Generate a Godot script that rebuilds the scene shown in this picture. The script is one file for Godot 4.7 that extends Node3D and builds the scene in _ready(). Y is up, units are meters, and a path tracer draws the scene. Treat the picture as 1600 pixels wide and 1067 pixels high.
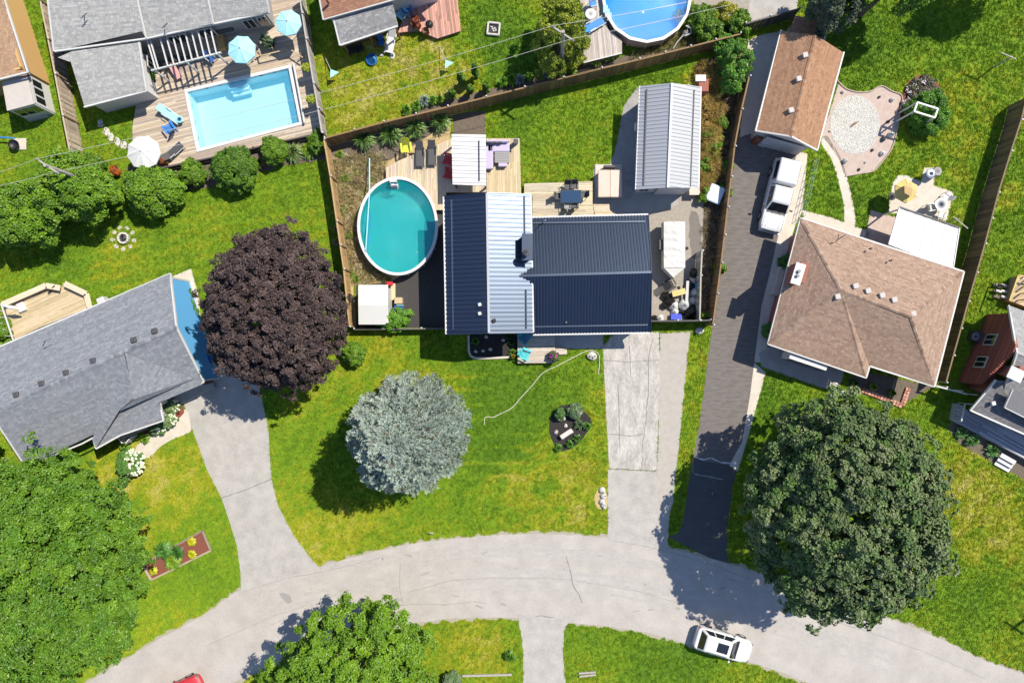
extends Node3D
# A suburban block seen from straight above. Plan units: 20 to the metre, measured on the survey of the place;
# pt(u, v, h) gives the point that stands h metres above the ground.

const EYE := 53.35
var org := Vector3.ZERO
var rng := RandomNumberGenerator.new()
var taken := {}
var M := {}
var box_meshes := {}
var keep_off: Array = []
var off_boxes: Array = []
var grass_noise := FastNoiseLite.new()
var grass_noise_b := FastNoiseLite.new()
var grass_noise_c := FastNoiseLite.new()

func pt(u, v, h = 0.0) -> Vector3:
	var k: float = (1.0 - h / EYE) / 20.0
	return Vector3((u - 800.0) * k, h, (v - 533.5) * k)

func pts(list, h = 0.0) -> Array:
	var out := []
	for p in list:
		out.append(pt(p[0], p[1], p[2] if p.size() > 2 else h))
	return out

func flat_of(list, h = 0.0) -> PackedVector2Array:
	var out := PackedVector2Array()
	for p in list:
		var q := pt(p[0], p[1], p[2] if p.size() > 2 else h)
		out.append(Vector2(q.x, q.z))
	return out

func col(r, g, b) -> Color:
	return Color(r, g, b)

# ---------------------------------------------------------------- nodes
func numbered(parent: Node, called: String) -> String:
	var key := str(parent.get_instance_id()) + called
	var n: int = taken.get(key, 0)
	taken[key] = n + 1
	return called if n == 0 else "%s_%03d" % [called, n]

func tag(o: Node, label := "", category := "", group := "", kind := "") -> Node:
	if label: o.set_meta("label", label)
	if category: o.set_meta("category", category)
	if group: o.set_meta("group", group)
	if kind: o.set_meta("kind", kind)
	return o

func thing(called: String, label: String, category: String, at := Vector3.ZERO, group := "") -> Node3D:
	var o := Node3D.new()
	o.name = numbered(self, called)
	add_child(o)
	o.position = at
	org = at
	tag(o, label, category, group)
	return o

func begin() -> SurfaceTool:
	var st := SurfaceTool.new()
	st.begin(Mesh.PRIMITIVE_TRIANGLES)
	return st

func obj(called: String, st: SurfaceTool, m: Material, parent: Node = self) -> MeshInstance3D:
	st.set_material(m)
	var o := MeshInstance3D.new()
	o.mesh = st.commit()
	o.name = numbered(parent, called)
	parent.add_child(o)
	o.global_transform = Transform3D(Basis.IDENTITY, org)
	return o

func box(called: String, c: Vector3, size: Vector3, m: Material, parent: Node, b := Basis.IDENTITY) -> MeshInstance3D:
	var s := size.snapped(Vector3(0.002, 0.002, 0.002)).max(Vector3(0.004, 0.004, 0.004))
	if not box_meshes.has(s):
		var bm := BoxMesh.new()
		bm.size = s
		box_meshes[s] = bm
	var o := MeshInstance3D.new()
	o.mesh = box_meshes[s]
	o.material_override = m
	o.name = numbered(parent, called)
	parent.add_child(o)
	o.global_transform = Transform3D(b, c)
	return o

func beam(called: String, a: Vector3, b: Vector3, w: float, h: float, m: Material, parent: Node) -> MeshInstance3D:
	return box(called, (a + b) / 2.0, Vector3(a.distance_to(b), h, w), m, parent, along(b - a))

func along(d: Vector3) -> Basis:   # local x runs along d, local y as upright as it can be
	var x := d.normalized()
	var z := x.cross(Vector3.UP)
	if z.length() < 0.01: z = Vector3(0, 0, 1)
	z = z.normalized()
	return Basis(x, z.cross(x).normalized(), z)

# ---------------------------------------------------------------- faces
func tri(st: SurfaceTool, a: Vector3, b: Vector3, c: Vector3, hint: Vector3) -> void:
	var n := (c - a).cross(b - a)
	if n.length_squared() < 1e-14: return
	n = n.normalized()
	if n.dot(hint) < 0:
		n = -n
		var t := b
		b = c
		c = t
	st.set_normal(n)
	st.add_vertex(a - org)
	st.add_vertex(b - org)
	st.add_vertex(c - org)

func quad(st, a, b, c, d, hint) -> void:
	tri(st, a, b, c, hint)
	tri(st, a, c, d, hint)

func sbox(st: SurfaceTool, c: Vector3, s: Vector3, b := Basis.IDENTITY, bev := 0.0) -> void:
	var h := s / 2.0
	var ax := [b.x, b.y, b.z]
	var hh := [h.x, h.y, h.z]
	for i in 3:
		var j := (i + 1) % 3
		var k := (i + 2) % 3
		for sg in [-1.0, 1.0]:
			var o: Vector3 = c + ax[i] * hh[i] * sg
			var u: Vector3 = ax[j] * (hh[j] - bev)
			var w: Vector3 = ax[k] * (hh[k] - bev)
			quad(st, o - u - w, o + u - w, o + u + w, o - u + w, ax[i] * sg)
	if bev > 0.0:
		for i in 3:
			var j := (i + 1) % 3
			var k := (i + 2) % 3
			for sj in [-1.0, 1.0]:
				for sk in [-1.0, 1.0]:
					var e: Vector3 = ax[i] * (hh[i] - bev)
					var p: Vector3 = c + ax[j] * hh[j] * sj + ax[k] * (hh[k] - bev) * sk
					var q: Vector3 = c + ax[j] * (hh[j] - bev) * sj + ax[k] * hh[k] * sk
					quad(st, p - e, p + e, q + e, q - e, ax[j] * sj + ax[k] * sk)
		for sx in [-1.0, 1.0]:
			for sy in [-1.0, 1.0]:
				for sz in [-1.0, 1.0]:
					var d: Vector3 = ax[0] * sx * (hh[0] - bev) + ax[1] * sy * (hh[1] - bev) + ax[2] * sz * (hh[2] - bev)
					tri(st, c + d + ax[0] * sx * bev, c + d + ax[1] * sy * bev, c + d + ax[2] * sz * bev, d)

func bbox(called, c, size, bev, m, parent, b := Basis.IDENTITY) -> MeshInstance3D:
	var st := begin()
	sbox(st, c, size, b, bev)
	return obj(called, st, m, parent)

func tube(st: SurfaceTool, path: Array, radii, n := 8, caps := true) -> void:
	var rings := []
	for i in path.size():
		var d: Vector3 = (path[min(i + 1, path.size() - 1)] - path[max(i - 1, 0)]).normalized()
		var x := d.cross(Vector3(0.13, 0.2, 0.97)).normalized()
		if absf(d.dot(Vector3(0.13, 0.2, 0.97))) > 0.97: x = d.cross(Vector3(1, 0, 0)).normalized()
		var y := d.cross(x).normalized()
		var r: float = radii[i] if radii is Array else radii
		var ring := []
		for k in n:
			var a := TAU * k / n
			ring.append(path[i] + (x * cos(a) + y * sin(a)) * r)
		rings.append(ring)
	loft(st, rings, caps)

func loft(st: SurfaceTool, rings: Array, caps := true) -> void:
	var n: int = rings[0].size()
	var mids := []
	for r in rings:
		var s := Vector3.ZERO
		for p in r: s += p
		mids.append(s / n)
	var norms := []
	for i in rings.size():
		var row := []
		var up: Array = rings[min(i + 1, rings.size() - 1)]
		var dn: Array = rings[max(i - 1, 0)]
		for k in n:
			var t: Vector3 = rings[i][(k + 1) % n] - rings[i][(k - 1 + n) % n]
			var s: Vector3 = up[k] - dn[k]
			var nn := t.cross(s)
			if nn.length_squared() < 1e-12: nn = rings[i][k] - mids[i]
			nn = nn.normalized()
			if nn.dot(rings[i][k] - mids[i]) < 0: nn = -nn
			row.append(nn)
		norms.append(row)
	for i in rings.size() - 1:
		for k in n:
			var l := (k + 1) % n
			var ps := [rings[i][k], rings[i][l], rings[i + 1][l], rings[i + 1][k]]
			var ns := [norms[i][k], norms[i][l], norms[i + 1][l], norms[i + 1][k]]
			var f: Vector3 = (ps[2] - ps[0]).cross(ps[1] - ps[0]) + (ps[3] - ps[0]).cross(ps[2] - ps[0])
			var order := [0, 1, 2, 0, 2, 3] if f.dot(ns[0] + ns[2]) >= 0 else [0, 2, 1, 0, 3, 2]
			for o in order:
				st.set_normal(ns[o])
				st.add_vertex(ps[o] - org)
	if caps:
		for e in [[0, 1], [rings.size() - 1, rings.size() - 2]]:
			var hint: Vector3 = mids[e[0]] - mids[e[1]]
			for k in n:
				tri(st, mids[e[0]], rings[e[0]][k], rings[e[0]][(k + 1) % n], hint)

func lathe(st: SurfaceTool, at: Vector3, profile: Array, n := 20, sx := 1.0, sz := 1.0) -> void:
	var rings := []
	for p in profile:
		var ring := []
		for k in n:
			var a := TAU * k / n
			ring.append(at + Vector3(cos(a) * p[0] * sx, p[1], sin(a) * p[0] * sz))
		rings.append(ring)
	loft(st, rings, true)

func prism(st: SurfaceTool, poly: PackedVector2Array, y0: float, y1: float) -> void:
	var idx := Geometry2D.triangulate_polygon(poly)
	for i in range(0, idx.size(), 3):
		var a := poly[idx[i]]
		var b := poly[idx[i + 1]]
		var c := poly[idx[i + 2]]
		tri(st, Vector3(a.x, y1, a.y), Vector3(b.x, y1, b.y), Vector3(c.x, y1, c.y), Vector3.UP)
	var ccw := Geometry2D.is_polygon_clockwise(poly)
	for i in poly.size():
		var a := poly[i]
		var b := poly[(i + 1) % poly.size()]
		var e := b - a
		var out := Vector2(e.y, -e.x) * (-1.0 if ccw else 1.0)
		quad(st, Vector3(a.x, y0, a.y), Vector3(b.x, y0, b.y), Vector3(b.x, y1, b.y), Vector3(a.x, y1, a.y), Vector3(out.x, 0, out.y))

func rounded(list, steps := 5, closed := true) -> Array:   # Catmull-Rom through plan points
	var out := []
	var n: int = list.size()
	for i in (n if closed else n - 1):
		var p0 = list[(i - 1 + n) % n] if closed or i > 0 else list[0]
		var p1 = list[i]
		var p2 = list[(i + 1) % n]
		var p3 = list[(i + 2) % n] if closed or i + 2 < n else list[n - 1]
		for s in steps:
			var t := float(s) / steps
			var q := []
			for k in 2:
				q.append(0.5 * (2.0 * p1[k] + (p2[k] - p0[k]) * t + (2.0 * p0[k] - 5.0 * p1[k] + 4.0 * p2[k] - p3[k]) * t * t + (3.0 * p1[k] - p0[k] - 3.0 * p2[k] + p3[k]) * t * t * t))
			out.append(q)
	if not closed: out.append(list[n - 1])
	return out

func ragged(poly: PackedVector2Array, step := 0.35, amount := 0.05) -> PackedVector2Array:
	var out := PackedVector2Array()
	for i in poly.size():
		var a := poly[i]
		var b := poly[(i + 1) % poly.size()]
		var n := int(max(1.0, floor(a.distance_to(b) / step)))
		var side := (b - a).normalized().orthogonal()
		for k in n:
			out.append(a.lerp(b, float(k) / n) + side * rng.randf_range(-amount, amount))
	return out

func clear_of_grass(poly: PackedVector2Array) -> void:
	var r := Rect2(poly[0], Vector2.ZERO)
	for p in poly: r = r.expand(p)
	keep_off.append(poly)
	off_boxes.append(r)

# ---------------------------------------------------------------- materials (colours are linear base colours)
func srgb(c: Color) -> Color:
	return c.linear_to_srgb()

func flat(c: Color, rough := 0.7, metal := 0.0) -> StandardMaterial3D:
	var m := StandardMaterial3D.new()
	m.albedo_color = srgb(c)
	m.roughness = rough
	m.metallic = metal
	return m

func noise_image(seed_: int, freq: float, octaves: int, size := 256, type := FastNoiseLite.TYPE_SIMPLEX_SMOOTH) -> PackedByteArray:
	var n := FastNoiseLite.new()
	n.seed = seed_
	n.noise_type = type
	n.frequency = freq
	n.fractal_octaves = octaves
	n.fractal_gain = 0.6
	return n.get_seamless_image(size, size).get_data()

func tex(c0: Color, c1: Color, seed_: int, fine := 0.08, coarse := 0.015, mixed := 0.5, size := 256) -> ImageTexture:
	var a := noise_image(seed_, fine, 4, size)
	var b := noise_image(seed_ + 7, coarse, 3, size)
	var lut := PackedByteArray()
	lut.resize(768)
	for i in 256:
		var c := srgb(c0.lerp(c1, i / 255.0))
		lut[i * 3] = c.r8
		lut[i * 3 + 1] = c.g8
		lut[i * 3 + 2] = c.b8
	var out := PackedByteArray()
	out.resize(size * size * 3)
	for i in size * size:
		var k := int(a[i] * mixed + b[i] * (1.0 - mixed)) * 3
		out[i * 3] = lut[k]
		out[i * 3 + 1] = lut[k + 1]
		out[i * 3 + 2] = lut[k + 2]
	return ImageTexture.create_from_image(Image.create_from_data(size, size, false, Image.FORMAT_RGB8, out))

func grain(c0: Color, c1: Color, rough: float, metres: float, seed_: int, fine := 0.08, coarse := 0.015, mixed := 0.5, size := 256) -> StandardMaterial3D:
	var m := StandardMaterial3D.new()
	m.albedo_texture = tex(c0, c1, seed_, fine, coarse, mixed, size)
	m.roughness = rough
	m.uv1_triplanar = true
	m.uv1_world_triplanar = true
	m.uv1_scale = Vector3.ONE / metres
	return m

func wood(c: Color, seed_: int, spread := 0.35) -> Array:   # five boards' tones, grain running along local x
	var out := []
	var t := tex(col(0.55, 0.55, 0.55), col(1, 1, 1), seed_, 0.05, 0.02, 0.6, 128)
	var r := RandomNumberGenerator.new()
	r.seed = seed_
	for i in 5:
		var m := StandardMaterial3D.new()
		m.albedo_texture = t
		var k := 1.0 + spread * (i - 2) / 2.0
		m.albedo_color = srgb(Color(c.r * k * 1.25, c.g * k * 1.25 * r.randf_range(0.95, 1.03), c.b * k * 1.25 * r.randf_range(0.88, 1.08)))
		m.roughness = 0.8
		m.uv1_triplanar = true
		m.uv1_scale = Vector3(0.25, 3.0, 3.0)
		m.uv1_offset = Vector3(r.randf(), r.randf(), r.randf())
		out.append(m)
	return out

func leaf_mat(rough := 0.55, back := 0.25) -> StandardMaterial3D:
	var m := StandardMaterial3D.new()
	m.vertex_color_use_as_albedo = true
	m.roughness = rough
	m.cull_mode = BaseMaterial3D.CULL_DISABLED
	m.backlight_enabled = true
	m.backlight = Color(back, back, back * 0.4)
	return m

func tinted(rough := 0.85, t: Texture2D = null, metres := 1.0) -> StandardMaterial3D:
	var m := StandardMaterial3D.new()
	m.vertex_color_use_as_albedo = true
	m.roughness = rough
	if t:
		m.albedo_texture = t
		m.uv1_triplanar = true
		m.uv1_world_triplanar = true
		m.uv1_scale = Vector3.ONE / metres
	return m

func make_materials() -> void:
	M.concrete = grain(col(0.255, 0.243, 0.225), col(0.445, 0.425, 0.40), 0.9, 9.0, 3, 0.09, 0.012, 0.45, 512)
	M.road = grain(col(0.288, 0.268, 0.247), col(0.455, 0.426, 0.395), 0.92, 12.0, 5, 0.12, 0.010, 0.5, 512)
	M.old_concrete = grain(col(0.188, 0.179, 0.168), col(0.575, 0.544, 0.509), 0.92, 7.0, 21, 0.06, 0.012, 0.5, 512)
	M.old_concrete.uv1_scale = Vector3(0.20, 0.2, 0.075)
	M.asphalt = grain(col(0.066, 0.059, 0.055), col(0.206, 0.183, 0.171), 0.9, 6.0, 9, 0.12, 0.02, 0.5, 512)
	M.asphalt.uv1_scale = Vector3(0.10, 0.2, 0.42)
	M.new_asphalt = grain(col(0.055, 0.056, 0.06), col(0.085, 0.086, 0.09), 0.9, 5.0, 10)
	M.gravel = grain(col(0.161, 0.144, 0.124), col(0.425, 0.380, 0.328), 0.95, 3.0, 13, 0.25, 0.02, 0.7, 512)
	M.pale_gravel = grain(col(0.325, 0.319, 0.299), col(0.552, 0.546, 0.520), 0.9, 2.5, 14, 0.25, 0.05, 0.8)
	M.patio = grain(col(0.348, 0.270, 0.234), col(0.504, 0.408, 0.360), 0.9, 3.0, 15)
	M.walk = grain(col(0.429, 0.384, 0.325), col(0.598, 0.546, 0.474), 0.9, 4.0, 16)
	M.mulch = grain(col(0.010, 0.009, 0.009), col(0.040, 0.034, 0.034), 0.95, 2.0, 17, 0.2, 0.03, 0.7)
	M.red_mulch = grain(col(0.10, 0.03, 0.02), col(0.26, 0.09, 0.06), 0.95, 1.5, 18, 0.2, 0.03, 0.7)
	M.soil = grain(col(0.05, 0.038, 0.028), col(0.20, 0.16, 0.12), 0.95, 3.0, 19, 0.15, 0.02, 0.6, 512)
	M.straw = grain(col(0.200, 0.138, 0.062), col(0.625, 0.475, 0.250), 0.95, 3.0, 20, 0.15, 0.03, 0.6, 512)
	M.black_gravel = grain(col(0.022, 0.021, 0.021), col(0.075, 0.07, 0.068), 0.95, 2.0, 22, 0.25, 0.03, 0.7)
	M.white = flat(col(0.558, 0.558, 0.549), 0.45)
	M.white_trim = grain(col(0.46, 0.46, 0.45), col(0.58, 0.58, 0.57), 0.55, 2.0, 23)
	M.black = flat(col(0.015, 0.015, 0.017), 0.5)
	M.dark_grey = flat(col(0.06, 0.06, 0.065), 0.6)
	M.grey = flat(col(0.25, 0.25, 0.25), 0.6)
	M.pale_grey = flat(col(0.5, 0.5, 0.5), 0.6)
	M.steel = flat(col(0.55, 0.56, 0.58), 0.35, 0.9)
	M.glass = flat(col(0.012, 0.015, 0.02), 0.06)
	M.glass.metallic_specular = 0.7
	M.tyre = flat(col(0.02, 0.02, 0.02), 0.85)
	M.car_white = flat(col(0.640, 0.640, 0.640), 0.35)
	M.car_white.clearcoat_enabled = true
	M.car_white.clearcoat = 0.8
	M.car_white.clearcoat_roughness = 0.06
	M.car_red = flat(col(0.45, 0.01, 0.02), 0.35)
	M.car_red.clearcoat_enabled = true
	M.stone = grain(col(0.36, 0.34, 0.31), col(0.66, 0.63, 0.58), 0.9, 0.9, 24)
	M.rust = grain(col(0.16, 0.06, 0.03), col(0.30, 0.13, 0.07), 0.8, 0.8, 25)
	M.terracotta = flat(col(0.45, 0.12, 0.06), 0.8)
	M.bark = grain(col(0.07, 0.055, 0.04), col(0.22, 0.18, 0.14), 0.95, 0.8, 26, 0.1, 0.05)
	M.pole_wood = grain(col(0.22, 0.20, 0.18), col(0.46, 0.43, 0.39), 0.9, 0.8, 27)
	M.blue_cloth = flat(col(0.33, 0.66, 0.74), 0.85)
	M.white_cloth = flat(col(0.600, 0.600, 0.585), 0.9)
	M.blue = flat(col(0.03, 0.20, 0.55), 0.6)
	M.sling = flat(col(0.02, 0.09, 0.30), 0.8)
	M.teal = flat(col(0.08, 0.52, 0.56), 0.55)
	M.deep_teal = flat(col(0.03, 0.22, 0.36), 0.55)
	M.red = flat(col(0.48, 0.015, 0.03), 0.55)
	M.lime = flat(col(0.58, 0.62, 0.05), 0.5)
	M.plastic_white = flat(col(0.562, 0.562, 0.547), 0.4)
	M.tan_cover = grain(col(0.55, 0.40, 0.33), col(0.68, 0.51, 0.43), 0.7, 2.0, 28)
	M.lilac = flat(col(0.45, 0.40, 0.56), 0.9)
	M.brick = grain(col(0.200, 0.069, 0.050), col(0.375, 0.138, 0.100), 0.9, 1.2, 29, 0.2, 0.03, 0.6)
	M.yellow_brick = grain(col(0.42, 0.25, 0.09), col(0.58, 0.38, 0.16), 0.9, 1.0, 30, 0.25, 0.03, 0.6)
	M.blue_siding = flat(col(0.10, 0.33, 0.62), 0.6)
	M.white_siding = grain(col(0.50, 0.50, 0.49), col(0.62, 0.62, 0.61), 0.6, 1.5, 31)
	M.grey_siding = grain(col(0.24, 0.24, 0.25), col(0.34, 0.34, 0.35), 0.7, 1.5, 32)
	M.navy_metal = flat(col(0.088, 0.110, 0.152), 0.40, 1.0)
	M.pale_metal = flat(col(0.375, 0.388, 0.413), 0.5, 0.2)
	M.roof_deck = flat(col(0.06, 0.06, 0.06), 0.9)
	M.speck = tex(col(0.62, 0.62, 0.62), col(1, 1, 1), 41, 0.25, 0.03, 0.6)
	M.shingle = tinted(0.92, M.speck, 2.2)
	M.leaf = leaf_mat(0.5, 0.25)
	M.dull_leaf = leaf_mat(0.6, 0.12)
	M.needle = leaf_mat(0.7, 0.1)
	M.dry = leaf_mat(0.9, 0.1)
	M.grass = leaf_mat(0.75, 0.25)

# ---------------------------------------------------------------- setting
func sheet(called: String, poly: PackedVector2Array, y: float, m: Material, parent: Node = self, y0 := -0.12) -> MeshInstance3D:
	org = Vector3.ZERO
	var st := begin()
	prism(st, poly, y0, y)
	var o := obj(called, st, m, parent)
	if parent == self: o.set_meta("kind", "structure")
	clear_of_grass(poly)
	return o

func crack(parent: Node, list, y: float, w: float, m: Material, called := "crack") -> void:
	var st := begin()
	var path := []
	for i in list.size() - 1:
		var a := pt(list[i][0], list[i][1])
		var b := pt(list[i + 1][0], list[i + 1][1])
		var n := int(max(1.0, a.distance_to(b) / 0.3))
		for k in n: path.append(a.lerp(b, float(k) / n) + Vector3(rng.randf_range(-1, 1), 0, rng.randf_range(-1, 1)) * 0.04)
	path.append(pt(list[-1][0], list[-1][1]))
	for i in path.size() - 1:
		var d: Vector3 = (path[i + 1] - path[i]).normalized()
		var s := Vector3(-d.z, 0, d.x) * w * rng.randf_range(0.3, 0.7)
		var up := Vector3(0, y, 0)
		quad(st, path[i] - s + up, path[i] + s + up, path[i + 1] + s + up, path[i + 1] - s + up, Vector3.UP)
	obj(called, st, m, parent)

var dry_spots := [[610, 110, 120, 0.55], [700, 110, 80, 0.4], [1530, 770, 90, 0.4], [1470, 180, 90, 0.25], [1580, 310, 25, 0.8], [210, 790, 90, 0.5], [195, 730, 45, 0.6],
	[300, 740, 60, 0.25], [520, 840, 110, 0.3], [870, 790, 110, 0.42], [790, 755, 30, 0.5], [760, 1010, 70, 0.35], [600, 560, 70, 0.3], [930, 620, 60, 0.3], [1540, 690, 40, 0.5],
	[1560, 855, 60, 0.4], [180, 380, 60, 0.2], [900, 230, 60, 0.05], [1085, 130, 30, 0.7], [1150, 1040, 60, 0.1], [500, 620, 60, 0.2], [1080, 600, 60, 0.15], [1490, 260, 50, 0.25]]
var lush_spots := [[778, 650, 60, 0.55], [778, 590, 55, 0.5], [780, 700, 55, 0.5], [820, 640, 40, 0.4], [830, 100, 70, 0.45], [1400, 80, 90, 0.2], [1330, 40, 60, 0.3], [250, 320, 60, 0.1], [1330, 300, 60, 0.2],
	[760, 60, 60, 0.35], [1200, 620, 60, 0.3], [1500, 950, 60, 0.25], [80, 400, 60, 0.15], [850, 760, 22, 0.4], [800, 205, 30, 0.1], [1060, 1030, 90, 0.3], [900, 590, 60, 0.3]]

func lawn_colour(x: float, z: float) -> Color:
	var u := x * 20.0 + 800.0
	var v := z * 20.0 + 533.5
	var a := grass_noise.get_noise_2d(x, z)
	var b := grass_noise_b.get_noise_2d(x, z)
	var c := grass_noise_c.get_noise_2d(x, z)
	var d := 0.30 + 0.32 * a + 0.18 * b + 0.24 * c
	for s in dry_spots:
		var q: float = Vector2(u - s[0], v - s[1]).length() / s[2]
		if q < 1.3: d += s[3] * clampf(1.3 - q, 0.0, 1.0) * (0.75 + 0.8 * b)
	for s in lush_spots:
		var q: float = Vector2(u - s[0], v - s[1]).length() / s[2]
		if q < 1.3: d -= s[3] * clampf(1.3 - q, 0.0, 1.0)
	if u > 705 and u < 835 and v > 570 and v < 745:      # pale clippings left in rows by the mower
		if absf(fposmod(v + 1.5 * sin(u * 0.05), 23.0) - 11.0) < 2.6: d += 0.42
	if u < 520 and v > 330 and v < 480:                     # rows of the last mowing
		d += 0.10 * sin((v + u * 0.2) * 0.30)
	d += 0.05 * sin((u * 0.5 + v) * 0.35)
	if d < 0.30: return col(0.105, 0.222, 0.005).lerp(col(0.168, 0.295, 0.006), clampf(d / 0.30 + 0.25, 0, 1))
	if d < 0.70: return col(0.168, 0.295, 0.006).lerp(col(0.330, 0.355, 0.012), (d - 0.30) / 0.4)
	return col(0.330, 0.355, 0.012).lerp(col(0.54, 0.48, 0.18), clampf((d - 0.70) / 0.7, 0, 1))

var lawn_grid := PackedColorArray()

func build_ground() -> void:
	org = Vector3.ZERO
	var xs := [-400.0, -150.0, -70.0]
	for i in 401: xs.append(-50.0 + i * 0.25)
	xs.append_array([70.0, 150.0, 400.0])
	var zs := [-400.0, -150.0, -60.0]
	for i in 281: zs.append(-35.0 + i * 0.25)
	zs.append_array([60.0, 150.0, 400.0])
	var vs := PackedVector3Array()
	var ns := PackedVector3Array()
	var cs := PackedColorArray()
	for z in zs:
		for x in xs:
			vs.append(Vector3(x, 0, z))
			ns.append(Vector3.UP)
			cs.append(lawn_colour(x, z))
	lawn_grid = cs
	var w := xs.size()
	var ix := PackedInt32Array()
	# the ground is one sheet; only the basin of the in-ground pool is cut out of it
	var hole := flat_of([[293, 143], [450, 106], [467, 192], [311, 233]])
	for j in zs.size() - 1:
		for i in w - 1:
			var mid := Vector2((xs[i] + xs[i + 1]) / 2, (zs[j] + zs[j + 1]) / 2)
			if Geometry2D.is_point_in_polygon(mid, hole): continue
			var p := j * w + i
			ix.append_array([p, p + 1, p + w, p + 1, p + w + 1, p + w])
	var arr := []
	arr.resize(Mesh.ARRAY_MAX)
	arr[Mesh.ARRAY_VERTEX] = vs
	arr[Mesh.ARRAY_NORMAL] = ns
	arr[Mesh.ARRAY_COLOR] = cs
	arr[Mesh.ARRAY_INDEX] = ix
	var mesh := ArrayMesh.new()
	mesh.add_surface_from_arrays(Mesh.PRIMITIVE_TRIANGLES, arr)
	mesh.surface_set_material(0, tinted(0.95, tex(col(0.45, 0.45, 0.45), col(1, 1, 1), 77, 0.2, 0.05, 0.7, 512), 3.7))
	var o := MeshInstance3D.new()
	o.mesh = mesh
	o.name = "ground"
	add_child(o)
	tag(o, "green and yellowing mown lawns of the back and front yards", "lawn", "", "structure")

func build_grass() -> void:
	org = Vector3.ZERO
	var st := begin()
	var r := RandomNumberGenerator.new()
	r.seed = 5
	for i in 9:
		var a := r.randf() * TAU
		var root := Vector3(r.randf_range(-0.09, 0.09), 0, r.randf_range(-0.09, 0.09))
		var side := Vector3(cos(a), 0, sin(a)) * 0.022
		var tip := root + Vector3(r.randf_range(-0.06, 0.06), r.randf_range(0.05, 0.10), r.randf_range(-0.06, 0.06))
		st.set_color(Color(1, 1, 1) * r.randf_range(0.75, 1.0))
		tri(st, root - side, root + side, tip, Vector3(0, 1, 0.1))
	st.set_material(M.grass)
	var mesh := st.commit()
	var xf := []
	var cc := []
	r.seed = 11
	while xf.size() < 210000:
		var x := r.randf_range(-43.0, 43.0)
		var z := r.randf_range(-30.0, 30.0)
		var p := Vector2(x, z)
		var bad := false
		for i in keep_off.size():
			if off_boxes[i].has_point(p) and Geometry2D.is_point_in_polygon(p, keep_off[i]):
				bad = true
				break
		if bad:
			if r.randf() < 0.02: xf.append(null)
			continue
		var c := lawn_grid[(3 + int(round((z + 35.0) * 4.0))) * 407 + 3 + int(round((x + 50.0) * 4.0))]
		var k := r.randf_range(0.7, 1.6)
		cc.append(Color(c.r * k * r.randf_range(0.9, 1.15), c.g * k, c.b * k))
		xf.append(Transform3D(Basis(Vector3.UP, r.randf() * TAU).scaled(Vector3(1, r.randf_range(0.5, 1.5), 1)), Vector3(x, 0, z)))
	xf = xf.filter(func(t): return t != null)
	var mm := MultiMesh.new()
	mm.transform_format = MultiMesh.TRANSFORM_3D
	mm.use_colors = true
	mm.mesh = mesh
	mm.instance_count = xf.size()
	for i in xf.size():
		mm.set_instance_transform(i, xf[i])
		mm.set_instance_color(i, cc[i])
	var o := MultiMeshInstance3D.new()
	o.multimesh = mm
	o.name = "grass"
	add_child(o)
	tag(o, "short green grass blades covering all of the lawns", "grass", "", "stuff")

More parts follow.
